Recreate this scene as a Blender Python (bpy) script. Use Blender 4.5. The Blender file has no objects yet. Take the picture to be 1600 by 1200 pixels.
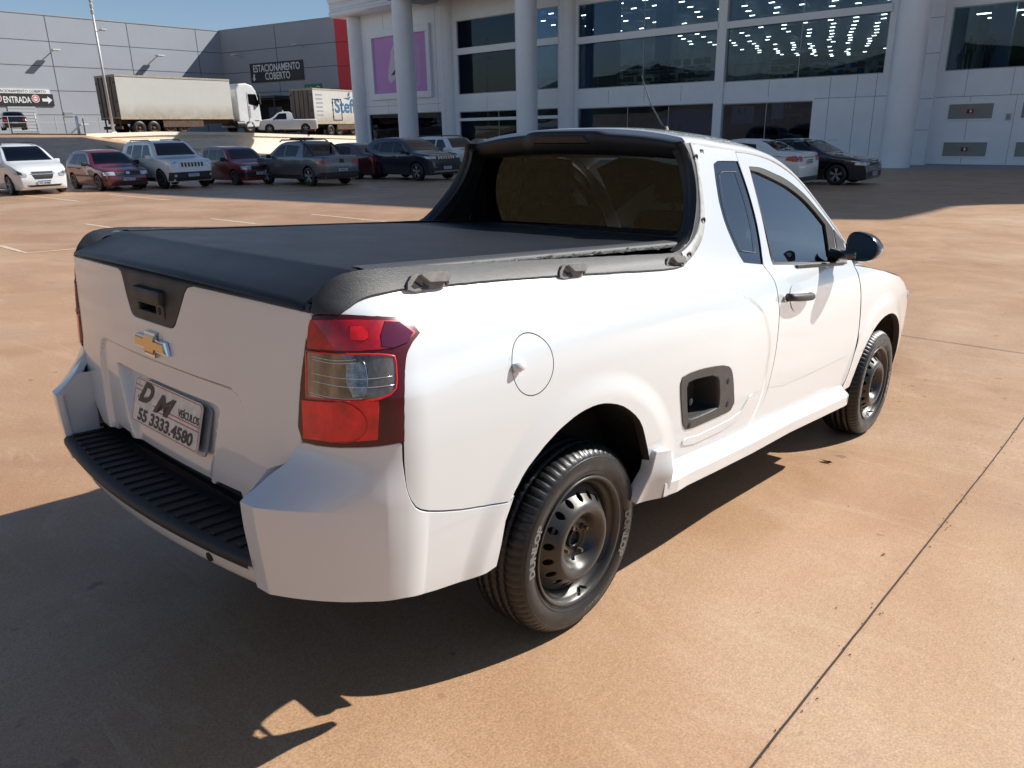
import bpy, bmesh, math, random
from mathutils import Vector, Matrix
from mathutils.bvhtree import BVHTree
random.seed(7)
C = bpy.context.scene.collection
SC = bpy.context.scene
# ---------------------------------------------------------------- camera
cd = bpy.data.cameras.new('camera'); cam = bpy.data.objects.new('camera', cd); C.objects.link(cam)
cd.sensor_width = 36; cd.lens = 1192.563/1600*36; cd.clip_start = .05; cd.clip_end = 2000
_r = Vector((0.67128900, -0.74069866, 0.02713970)); _u = Vector((0.17823297, 0.19685618, 0.96409577)); _f = Vector((0.71944707, 0.64234970, -0.26416431))
_m = Matrix((_r, _u, -_f)).transposed().to_4x4(); _m.translation = Vector((-1.7017970, -2.0243670, 1.3457632))
cam.matrix_world = _m
SC.camera = cam
SC.render.resolution_x = 1024; SC.render.resolution_y = 768
# ---------------------------------------------------------------- sun, sky, exposure
SUN = Vector((1.0, -.507, 1.0)).normalized()
sl = bpy.data.lights.new('sun', 'SUN'); sl.energy = 5.0; sl.angle = math.radians(.53); sl.color = (1, .965, .91)
so = bpy.data.objects.new('sun', sl); C.objects.link(so)
so.rotation_mode = 'QUATERNION'; so.rotation_quaternion = SUN.to_track_quat('Z', 'Y')
w = bpy.data.worlds.new('World'); SC.world = w; w.use_nodes = True
nt = w.node_tree; bgn = nt.nodes['Background']; sky = nt.nodes.new('ShaderNodeTexSky')
sky.sky_type = 'NISHITA'; sky.sun_disc = False
sky.sun_elevation = math.asin(SUN.z); sky.sun_rotation = math.atan2(SUN.x, SUN.y)
sky.air_density = 1.0; sky.dust_density = .25; sky.ozone_density = 2.0; sky.altitude = 300
bgn.inputs[1].default_value = .078
nt.links.new(sky.outputs[0], bgn.inputs[0])
SC.view_settings.view_transform = 'Standard'; SC.view_settings.look = 'None'; SC.view_settings.gamma = 1
SC.view_settings.exposure = .42
# ---------------------------------------------------------------- materials
MATS = {}
def mat(name, col, rough=.5, metal=0., coat=0., spec=.5, noise=0., nscale=8., bump=0., bscale=60., emit=0., nrough=0., stretch=None):
    if name in MATS: return MATS[name]
    m = bpy.data.materials.new(name); m.use_nodes = True; n = m.node_tree; b = n.nodes['Principled BSDF']
    b.inputs['Base Color'].default_value = (*col, 1); b.inputs['Roughness'].default_value = rough; b.inputs['Metallic'].default_value = metal
    b.inputs['Coat Weight'].default_value = coat; b.inputs['Coat Roughness'].default_value = .012; b.inputs['Specular IOR Level'].default_value = spec
    tc = n.nodes.new('ShaderNodeTexCoord'); src = tc.outputs['Object']
    if stretch:
        mp = n.nodes.new('ShaderNodeMapping'); mp.inputs['Scale'].default_value = stretch; n.links.new(src, mp.inputs[0]); src = mp.outputs[0]
    if noise or nrough:
        t = n.nodes.new('ShaderNodeTexNoise'); t.inputs['Scale'].default_value = nscale; t.inputs['Detail'].default_value = 6; t.inputs['Roughness'].default_value = .65
        n.links.new(src, t.inputs['Vector'])
        if noise:
            r = n.nodes.new('ShaderNodeValToRGB'); r.color_ramp.elements[0].position = .3; r.color_ramp.elements[1].position = .7
            r.color_ramp.elements[0].color = (*[max(0, c*(1-noise)) for c in col], 1); r.color_ramp.elements[1].color = (*[min(1, c*(1+noise*.6)) for c in col], 1)
            n.links.new(t.outputs[0], r.inputs[0]); n.links.new(r.outputs[0], b.inputs['Base Color'])
        if nrough:
            mr = n.nodes.new('ShaderNodeMapRange'); mr.inputs[1].default_value = .3; mr.inputs[2].default_value = .7
            mr.inputs[3].default_value = max(0, rough-nrough); mr.inputs[4].default_value = min(1, rough+nrough)
            n.links.new(t.outputs[0], mr.inputs[0]); n.links.new(mr.outputs[0], b.inputs['Roughness'])
    if bump:
        t = n.nodes.new('ShaderNodeTexNoise'); t.inputs['Scale'].default_value = bscale; t.inputs['Detail'].default_value = 4
        n.links.new(src, t.inputs['Vector'])
        bp = n.nodes.new('ShaderNodeBump'); bp.inputs['Strength'].default_value = bump; bp.inputs['Distance'].default_value = .003
        n.links.new(t.outputs[0], bp.inputs['Height']); n.links.new(bp.outputs[0], b.inputs['Normal'])
    if emit:
        b.inputs['Emission Color'].default_value = (*col, 1); b.inputs['Emission Strength'].default_value = emit
    MATS[name] = m; return m
def glass(name, tint, clear, refl=1.0, rough=0.0, ior=1.6):
    """tinted pane: clear = share of light let through where seen face on"""
    if name in MATS: return MATS[name]
    m = bpy.data.materials.new(name); m.use_nodes = True; n = m.node_tree; n.nodes.clear()
    o = n.nodes.new('ShaderNodeOutputMaterial'); tr = n.nodes.new('ShaderNodeBsdfTransparent'); gl = n.nodes.new('ShaderNodeBsdfGlossy')
    tr.inputs[0].default_value = (*[c*clear for c in tint], 1); gl.inputs['Roughness'].default_value = rough; gl.inputs[0].default_value = (*refl, 1) if isinstance(refl, tuple) else (.95*refl, .97*refl, refl, 1)
    fr = n.nodes.new('ShaderNodeFresnel'); fr.inputs[0].default_value = ior
    mx = n.nodes.new('ShaderNodeMixShader'); n.links.new(fr.outputs[0], mx.inputs[0]); n.links.new(tr.outputs[0], mx.inputs[1]); n.links.new(gl.outputs[0], mx.inputs[2])
    n.links.new(mx.outputs[0], o.inputs[0]); MATS[name] = m; return m
# ---------------------------------------------------------------- mesh helpers
def unit(v):
    l = math.sqrt(v[0]**2+v[1]**2+v[2]**2) or 1e-9; return (v[0]/l, v[1]/l, v[2]/l)
def cross(a, b): return (a[1]*b[2]-a[2]*b[1], a[2]*b[0]-a[0]*b[2], a[0]*b[1]-a[1]*b[0])
class MB:
    def __init__(s): s.v = []; s.f = []; s.m = []; s.n = []; s.sm = []
    def add(s, vs, fs, mi=0, ns=None, smooth=False):
        k = len(s.v); s.v += [tuple(v) for v in vs]; s.n += [tuple(x) for x in ns] if ns else [(0, 0, 0)]*len(vs)
        s.f += [tuple(i+k for i in f) for f in fs]; s.m += [mi]*len(fs); s.sm += [smooth]*len(fs); return s
    def box(s, x0, x1, y0, y1, z0, z1, mi=0, bev=0., M=None):
        x0, x1 = min(x0, x1), max(x0, x1); y0, y1 = min(y0, y1), max(y0, y1); z0, z1 = min(z0, z1), max(z0, z1)
        if bev <= 0:
            vs = [(x, y, z) for x in (x0, x1) for y in (y0, y1) for z in (z0, z1)]
            fs = [(0, 1, 3, 2), (4, 6, 7, 5), (0, 4, 5, 1), (2, 3, 7, 6), (0, 2, 6, 4), (1, 5, 7, 3)]
        else:
            b = min(bev, (x1-x0)*.45, (y1-y0)*.45, (z1-z0)*.45); bm = bmesh.new(); bmesh.ops.create_cube(bm, size=1)
            for v in bm.verts: v.co = Vector((x0+(v.co.x+.5)*(x1-x0), y0+(v.co.y+.5)*(y1-y0), z0+(v.co.z+.5)*(z1-z0)))
            bmesh.ops.bevel(bm, geom=bm.edges[:], offset=b, segments=2, affect='EDGES', profile=.6)
            bm.verts.index_update(); vs = [tuple(v.co) for v in bm.verts]; fs = [[v.index for v in f.verts] for f in bm.faces]; bm.free()
        if M is not None: vs = [tuple(M @ Vector(v)) for v in vs]
        return s.add(vs, fs, mi, smooth=False)
    def bar(s, a, b, r, r2=None, seg=8, mi=0, cap=True, smooth=True):
        a = Vector(a); b = Vector(b); d = (b-a).normalized(); u = d.orthogonal().normalized(); w = d.cross(u); r2 = r if r2 is None else r2
        vs = []
        for p, q in ((a, r), (b, r2)):
            for i in range(seg):
                t = 2*math.pi*i/seg; vs.append(p+(u*math.cos(t)+w*math.sin(t))*q)
        fs = [(i, (i+1) % seg, seg+(i+1) % seg, seg+i) for i in range(seg)]
        s.add(vs, fs, mi, smooth=smooth)
        if cap:
            s.add(vs[:seg], [tuple(range(seg))[::-1]], mi); s.add(vs[seg:], [tuple(range(seg))], mi)
        return s
    def tube(s, pts, r, seg=8, mi=0, rr=None):
        pts = [Vector(p) for p in pts]; n = len(pts); vs = []; up = None
        for i, p in enumerate(pts):
            d = (pts[min(i+1, n-1)]-pts[max(i-1, 0)]).normalized()
            u = d.orthogonal().normalized() if up is None else (up-d*up.dot(d)).normalized(); up = u; w = d.cross(u); q = rr[i] if rr else r
            vs += [p+(u*math.cos(2*math.pi*k/seg)+w*math.sin(2*math.pi*k/seg))*q for k in range(seg)]
        fs = [(i*seg+k, i*seg+(k+1) % seg, (i+1)*seg+(k+1) % seg, (i+1)*seg+k) for i in range(n-1) for k in range(seg)]
        fs += [tuple(range(seg))[::-1], tuple(range((n-1)*seg, n*seg))]
        return s.add(vs, fs, mi, smooth=True)
    def lathe(s, prof, seg=64, mi=0, cx=0, cy=0, cz=0, smooth=True, mod=None, axis='y'):
        """prof: (radius, offset along the axis)"""
        n = len(prof); vs = []
        for i in range(seg):
            t = 2*math.pi*i/seg
            for j, (r, y) in enumerate(prof):
                q = r if mod is None else r+mod(i, j)
                a, b = q*math.cos(t), q*math.sin(t)
                vs.append((cx+a, cy+y, cz+b) if axis == 'y' else ((cx+a, cy+b, cz+y) if axis == 'z' else (cx+y, cy+a, cz+b)))
        fs = []
        for i in range(seg):
            k = (i+1) % seg
            for j in range(n-1): fs.append((i*n+j, i*n+j+1, k*n+j+1, k*n+j))
        return s.add(vs, fs, mi, smooth=smooth)
    def prism(s, pts, y0, y1, mi=0, axis='y', M=None, smooth=False):
        """closed outline pts (a, b) swept along an axis"""
        n = len(pts)
        def P3(a, b, c): return (a, c, b) if axis == 'y' else ((a, b, c) if axis == 'z' else (c, a, b))
        vs = [P3(a, b, y0) for a, b in pts]+[P3(a, b, y1) for a, b in pts]
        if M is not None: vs = [tuple(M @ Vector(v)) for v in vs]
        fs = [tuple(range(n)), tuple(range(n, 2*n))[::-1]]+[(i, n+i, n+(i+1) % n, (i+1) % n) for i in range(n)]
        return s.add(vs, fs, mi, smooth=smooth)
    def grid(s, rows, mi=0, ns=None, smooth=True, closed=False):
        n = len(rows[0]); vs = [p for r in rows for p in r]
        fs = [(i*n+j, i*n+j+1, (i+1)*n+j+1, (i+1)*n+j) for i in range(len(rows)-1) for j in range(n-1)]
        return s.add(vs, fs, mi, ns, smooth)
    def mirror(s):
        o = MB(); o.v = [(x, -y, z) for x, y, z in s.v]; o.n = [(x, -y, z) for x, y, z in s.n]; o.f = [f[::-1] for f in s.f]; o.m = s.m[:]; o.sm = s.sm[:]; return o
    def merge(s, o): return s._m(o)
    def _m(s, o):
        k = len(s.v); s.v += o.v; s.n += o.n; s.f += [tuple(i+k for i in f) for f in o.f]; s.m += o.m; s.sm += o.sm; return s
    def xf(s, M):
        s.v = [tuple(M @ Vector(v)) for v in s.v]; R = M.to_3x3(); s.n = [tuple(R @ Vector(v)) for v in s.n]; return s
    def build(s, name, mats, parent=None, fixn=True):
        me = bpy.data.meshes.new(name); me.from_pydata(s.v, [], s.f)
        if not isinstance(mats, (list, tuple)): mats = [mats]
        for m in mats: me.materials.append(m)
        me.polygons.foreach_set('material_index', s.m); me.polygons.foreach_set('use_smooth', s.sm)
        if fixn and not any(n != (0, 0, 0) for n in s.n):
            bm = bmesh.new(); bm.from_mesh(me); bmesh.ops.recalc_face_normals(bm, faces=bm.faces[:]); bm.to_mesh(me); bm.free()
        me.update()
        if any(n != (0, 0, 0) for n in s.n): me.normals_split_custom_set_from_vertices(s.n)
        o = bpy.data.objects.new(name, me); C.objects.link(o)
        if parent is not None: o.parent = parent
        return o
def clip(poly, k, val, keep_less):
    out = []; n = len(poly)
    for i in range(n):
        a = poly[i]; b = poly[(i+1) % n]
        ia = (a[k] <= val) if keep_less else (a[k] >= val); ib = (b[k] <= val) if keep_less else (b[k] >= val)
        if ia: out.append(a)
        if ia != ib:
            t = (val-a[k])/(b[k]-a[k]); q = [a[0]+(b[0]-a[0])*t, a[1]+(b[1]-a[1])*t]; q[k] = val; out.append(tuple(q))
    return out
def area(p): return .5*sum(p[i][0]*p[(i+1) % len(p)][1]-p[(i+1) % len(p)][0]*p[i][1] for i in range(len(p)))
def hull(p):
    p = sorted(set(p)); 
    def half(q):
        h = []
        for c in q:
            while len(h) > 1 and (h[-1][0]-h[-2][0])*(c[1]-h[-2][1])-(h[-1][1]-h[-2][1])*(c[0]-h[-2][0]) <= 1e-12: h.pop()
            h.append(c)
        return h
    a, b = half(p), half(p[::-1]); return a[:-1]+b[:-1]
def cutline(poly, a, b, inside):
    """part of poly left (inside) or right of the line a-b"""
    d = [(b[0]-a[0])*(p[1]-a[1])-(b[1]-a[1])*(p[0]-a[0]) for p in poly]
    if not inside: d = [-x for x in d]
    out = []; n = len(poly)
    for i in range(n):
        j = (i+1) % n
        if d[i] >= 0: out.append(poly[i])
        if (d[i] >= 0) != (d[j] >= 0):
            t = d[i]/(d[i]-d[j]); out.append((poly[i][0]+(poly[j][0]-poly[i][0])*t, poly[i][1]+(poly[j][1]-poly[i][1])*t))
    return out
def minus(poly, h):
    if max(p[0] for p in poly) < h[1][0] or min(p[0] for p in poly) > h[1][1] or max(p[1] for p in poly) < h[1][2] or min(p[1] for p in poly) > h[1][3]: return [poly]
    H = h[0]; cur = poly; pcs = []
    for i in range(len(H)):
        a, b = H[i], H[(i+1) % len(H)]; o = cutline(cur, a, b, False); cur = cutline(cur, a, b, True)
        if len(o) > 2 and abs(area(o)) > 1e-10: pcs.append(o)
        if len(cur) < 3 or abs(area(cur)) < 1e-10: return [poly]
    return pcs
def dens(poly, g):
    out = []
    for i in range(len(poly)):
        a, b = poly[i], poly[(i+1) % len(poly)]; L = math.dist(a, b); k = max(1, int(math.ceil(L/g)))
        out += [(a[0]+(b[0]-a[0])*j/k, a[1]+(b[1]-a[1])*j/k) for j in range(k)]
    return out
def patch(mb, poly, fn, g=.02, th=.012, holes=(), out=(0, -1, 0), mi=0, off=0., gz=None, lip=.0015, rimi=None, zs=None):
    """fill the outline poly (a, b) with a fine grid laid on the surface fn(a, b); outward side towards out; rim of depth th"""
    poly = [tuple(p) for p in poly]; gz = gz or g; rings = [poly]+[list(map(tuple, h)) for h in holes]
    full = poly if area(poly) > 0 else poly[::-1]
    HH = []
    for h in holes: hh = hull([tuple(p) for p in h]); HH.append((hh, (min(p[0] for p in hh), max(p[0] for p in hh), min(p[1] for p in hh), max(p[1] for p in hh)))); 
    rings = [poly]+[h[0] for h in HH]
    a0 = min(p[0] for p in full); a1 = max(p[0] for p in full); b0 = min(p[1] for p in full); b1 = max(p[1] for p in full)
    cache = {}
    def ev(a, b):
        k = (round(a, 5), round(b, 5))
        if k in cache: return cache[k]
        e = 4e-4; p = fn(a, b); pa = fn(a+e, b); pb = fn(a, b+e)
        n = unit(cross([pa[i]-p[i] for i in range(3)], [pb[i]-p[i] for i in range(3)]))
        o = out(p) if callable(out) else out
        if n[0]*o[0]+n[1]*o[1]+n[2]*o[2] < 0: n = (-n[0], -n[1], -n[2])
        cache[k] = (tuple(p[i]+n[i]*off for i in range(3)), n); return cache[k]
    ids = {}; vs = []; ns = []; fs = []
    def vid(a, b):
        k = (round(a, 5), round(b, 5))
        if k not in ids: p, n = ev(a, b); ids[k] = len(vs); vs.append(p); ns.append(n)
        return ids[k]
    na = int((a1-a0)/g)+1
    if zs is None: zl = [b0+i*gz for i in range(int((b1-b0)/gz)+2)]
    else: zl = zs
    for i in range(na):
        A = a0+i*g; st = clip(clip(full, 0, A, False), 0, A+g, True)
        if len(st) < 3: continue
        lo = min(p[1] for p in st); hi = max(p[1] for p in st)
        for B, B2 in zip(zl, zl[1:]):
            if B2 < lo or B > hi: continue
            c = clip(clip(st, 1, B, False), 1, B2, True)
            if len(c) < 3: continue
            pcs = [c]
            for h in HH: pcs = [x for p in pcs for x in minus(p, h)]
            for c in pcs:
                q = []
                for p in c:
                    if not q or math.dist(p, q[-1]) > 2e-5: q.append(p)
                if len(q) > 2 and math.dist(q[0], q[-1]) < 2e-5: q.pop()
                if len(q) < 3 or abs(area(q)) < 1e-9: continue
                f = []
                for p in q:
                    k = vid(*p)
                    if k not in f: f.append(k)
                if len(f) >= 3: fs.append(f)
    # orient
    if fs:
        sc_ = 0.
        for f in fs[::max(1, len(fs)//40)]:
            q_ = [Vector(vs[i]) for i in f]; nn_ = Vector((0, 0, 0))
            for i in range(1, len(q_)-1): nn_ += (q_[i]-q_[0]).cross(q_[i+1]-q_[0])
            sc_ += nn_.dot(Vector(ns[f[0]]))
        if sc_ < 0: fs = [x[::-1] for x in fs]
    mb.add(vs, fs, mi, ns, True)
    if th > 0:
        for ri, ring in enumerate(rings):
            if len(ring) < 3: continue
            r = dens(ring if area(ring) > 0 else ring[::-1], g*1.5); m = len(r); rv = []; rn = []
            sgn = 1 if ri == 0 else -1
            for k in range(m):
                a, b = r[k]; p, n = ev(a, b); p2 = ev(*r[(k+1) % m])[0]; p1 = ev(*r[k-1])[0]
                t = unit([p2[i]-p1[i] for i in range(3)]); o = unit(cross(t, n))
                # outward in the plane: away from the outline's inside
                ta = (r[(k+1) % m][0]-r[k-1][0], r[(k+1) % m][1]-r[k-1][1]); od = (ta[1], -ta[0]); L = math.hypot(*od) or 1
                q = fn(a+od[0]/L*1e-3, b+od[1]/L*1e-3); pr = fn(a, b)
                if sum((q[i]-pr[i])*o[i] for i in range(3)) < 0: o = (-o[0], -o[1], -o[2])
                o = tuple(sgn*c for c in o)
                rv += [p, tuple(p[i]-n[i]*lip+o[i]*lip*.6 for i in range(3)), tuple(p[i]-n[i]*th+o[i]*lip*.6 for i in range(3))]
                rn += [unit([n[i]*.8+o[i]*.3 for i in range(3)]), unit([n[i]*.3+o[i] for i in range(3)]), o]
            rf = []
            for k in range(m):
                k2 = (k+1) % m
                for j in (0, 1): rf.append((k*3+j, k2*3+j, k2*3+j+1, k*3+j+1))
            f = rf[0]; nn = (Vector(rv[f[1]])-Vector(rv[f[0]])).cross(Vector(rv[f[3]])-Vector(rv[f[0]]))
            f = rf[1]; nn = (Vector(rv[f[1]])-Vector(rv[f[0]])).cross(Vector(rv[f[3]])-Vector(rv[f[0]]))
            if nn.dot(Vector(rn[1])) < 0: rf = [x[::-1] for x in rf]
            mb.add(rv, rf, mi if rimi is None else rimi, rn, True)
    return mb
def text(mb, body, origin, right, up, h, mi=0, ext=.001, bold=0., width=None, shear=0., arc=None, res=3, align='C'):
    """raised lettering; h = capital height. arc(x, y, e) maps instead of the plane"""
    cu = bpy.data.curves.new('t', 'FONT'); cu.body = body; cu.size = 1; cu.offset = bold; cu.shear = shear; cu.resolution_u = res; cu.extrude = 0
    o = bpy.data.objects.new('t', cu); C.objects.link(o); dg = bpy.context.evaluated_depsgraph_get(); dg.update()
    me = bpy.data.meshes.new_from_object(o.evaluated_get(dg)); vs = [v.co.copy() for v in me.vertices]; fs = [list(p.vertices) for p in me.polygons]
    bpy.data.objects.remove(o); bpy.data.curves.remove(cu); bpy.data.meshes.remove(me)
    if not vs: return mb
    x0 = min(v.x for v in vs); x1 = max(v.x for v in vs); sc = h/.69; sx = sc if width is None else width/(x1-x0)
    R = Vector(right).normalized(); U = Vector(up).normalized(); N = R.cross(U); O = Vector(origin)
    sh = {'C': -(x0+x1)/2, 'L': -x0}[align]
    def pos(v, e):
        x = (v.x+sh)*sx; y = v.y*sc-(h/2 if align == 'C' else 0)
        return tuple(arc(x, y, e)) if arc else tuple(O+R*x+U*y+N*e)
    n = len(vs); top = [pos(v, ext) for v in vs]; fz = [f for f in fs]
    ec = {}
    for f in fz:
        for a, b in zip(f, f[1:]+f[:1]): ec[(a, b)] = 1
    side = [(a, b) for a, b in ec if (b, a) not in ec]
    bot = [pos(v, 0) for v in vs]
    mb.add(top+bot, [tuple(f) for f in fz]+[(b, a, n+a, n+b) for a, b in side], mi); return mb
def empty(name, loc=(0, 0, 0), rz=0., tilt=0.):
    o = bpy.data.objects.new(name, None); C.objects.link(o); o.empty_display_size = .2
    M = Matrix.Translation(Vector(loc)) @ (Matrix.Rotation(tilt, 4, 'Y') if tilt else Matrix()) @ Matrix.Rotation(rz, 4, 'Z')
    o.matrix_world = M; return o
def tag(o, label=None, cat=None, group=None, kind=None):
    if label: o['label'] = label
    if cat: o['category'] = cat
    if group: o['group'] = group
    if kind: o['kind'] = kind
    return o
def copy_tree(o, parent=None):
    c = o.copy(); C.objects.link(c)
    if parent is not None: c.parent = parent
    for ch in list(o.children): copy_tree(ch, c)
    return c
def lerp(a,b,t): return a+(b-a)*t
def sstep(a,b,x):
    t=max(0.,min(1.,(x-a)/(b-a))); return t*t*(3-2*t)
def pchip(xs,ys):
    n=len(xs);h=[xs[i+1]-xs[i] for i in range(n-1)];d=[(ys[i+1]-ys[i])/h[i] for i in range(n-1)]
    m=[0.0]*n;m[0]=d[0];m[-1]=d[-1]
    for i in range(1,n-1):
        if d[i-1]*d[i]>0:
            w1=2*h[i]+h[i-1];w2=h[i]+2*h[i-1];m[i]=(w1+w2)/(w1/d[i-1]+w2/d[i])
    def f(x):
        if x<=xs[0]: return ys[0]+m[0]*(x-xs[0])
        if x>=xs[-1]: return ys[-1]+m[-1]*(x-xs[-1])
        lo,hi=0,n-1
        while hi-lo>1:
            k=(lo+hi)//2
            if xs[k]<=x: lo=k
            else: hi=k
        i=lo;t=(x-xs[i])/h[i];t2=t*t;t3=t2*t
        return (2*t3-3*t2+1)*ys[i]+(t3-2*t2+t)*h[i]*m[i]+(-2*t3+3*t2)*ys[i+1]+(t3-t2)*h[i]*m[i+1]
    return f
# half width of the truck body by height: bed side and cab side
BED=pchip([.28,.36,.45,.6,.75,.85,.92,.97,1.02,1.055,1.085,1.12,1.2,1.3,1.4,1.46,1.52],[.785,.802,.815,.826,.829,.824,.812,.797,.772,.745,.712,.693,.665,.626,.585,.558,.525])
CAB=pchip([.28,.36,.45,.6,.75,.85,.92,.97,1.0,1.03,1.1,1.2,1.3,1.4,1.46,1.52],[.78,.795,.806,.814,.815,.810,.797,.776,.752,.728,.700,.665,.626,.585,.558,.525])
# crease of the flared bed side, (x,z)
import math
PLX=pchip([.35,.45,.55,.7,.85,.93,.97],[.98,1.09,1.14,1.15,1.08,.95,.80])     # front limit of the flare by z
PLZ=pchip([-.7,-.5,-.3,0.,.4,.8,1.0,1.1],[.905,.925,.94,.955,.965,.955,.93,.90])     # top limit of the flare by x
ARCH_R=(-.015,.315,.395);ARCH_F=(2.60,.29,.405)
def Yside(x,z):
    w=sstep(.75,1.35,x) if z<1.0 else sstep(.55,.95,x)
    if .9<z<1.1:
        q=(z-.9)/.2; w=lerp(sstep(.75,1.35,x),sstep(.55,.95,x),q)
    y=lerp(BED(z),CAB(z),w)
    if x<1.4 and z<1.05:
        dx=PLX(max(.35,min(.97,z)))-x; dz=PLZ(max(-.7,min(1.1,x)))-z
        d=min(dx,dz)
        y+=.010*sstep(-.035,.03,d)
    for cx,cz,r in (ARCH_R,ARCH_F):
        dd=math.hypot(x-cx,z-cz)-r
        if dd<.16 and z>.2: y+=.009*(1-sstep(.035,.115,dd))
    if x>2.55:
        t=x-2.55
        y-=.10*t*t
        if x>3.1: y-=.9*(x-3.1)**2
    return y
X0=-.64
def XT(y,z): # tailgate rear face
    xc=XC(z)
    return xc+.10*y*y
XC=pchip([.45,.62,.75,.89,1.06,1.12],[-.855,-.868,-.869,-.866,-.857,-.845])
def corner(z,t,xa,ya=.60):
    """cubic from rear face (t=0) to the side at X0 (t=1), right side, y negative"""
    yb=Yside(X0,z)
    A=(xa,-ya);B=(X0,-yb)
    hx=(B[0]-A[0]);hy=(yb-ya)
    P1=(A[0]+.2*ya*.55*hy,A[1]-.62*hy);P2=(B[0]-.62*hx,B[1]+.0)
    u=1-t
    return tuple(u*u*u*A[i]+3*u*u*t*P1[i]+3*u*t*t*P2[i]+t*t*t*B[i] for i in (0,1))
CL=.34
def P(s,z):
    """body skin: s is x on the side, below X0 it runs round the rear corner"""
    if s>=X0: return (s,-Yside(s,z),z)
    t=1+(s-X0)/CL
    if t<0:
        y=-.60-(t)*CL*1.0
        return (XT(y,z),-.60-t*CL,z) if False else (XT(.60+t*CL,z),-.60-t*CL,z)
    x,y=corner(z,t,XT(.60,z))
    return (x,y,z)
def PB(s,z):
    """rear bumper skin with its ledge: s like P"""
    q=max(0.,min(1.,(.77-z)/.127))
    w=q**1.7
    a=P(s,z)
    t=1+(s-X0)/CL
    if t>=1: return a
    out=.11*(max(0.,.80-max(0,t))/.80)**1.45 if t>0 else .11
    tt=max(0.,min(1.,t*1.7)); w=lerp(w,q*q*(3-2*q),tt)
    k=w if z>=.643 else 1.0-.12*sstep(.643,.40,z) if False else (w if z>=.643 else 1.0-.10*(.643-z)/.25)
    # push rearward (and outward) from the body skin
    zb=z
    return (a[0]-out*k,a[1]-.012*k*min(1,max(0,1-t)*3)*(1 if t<1 else 0),z)
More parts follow.
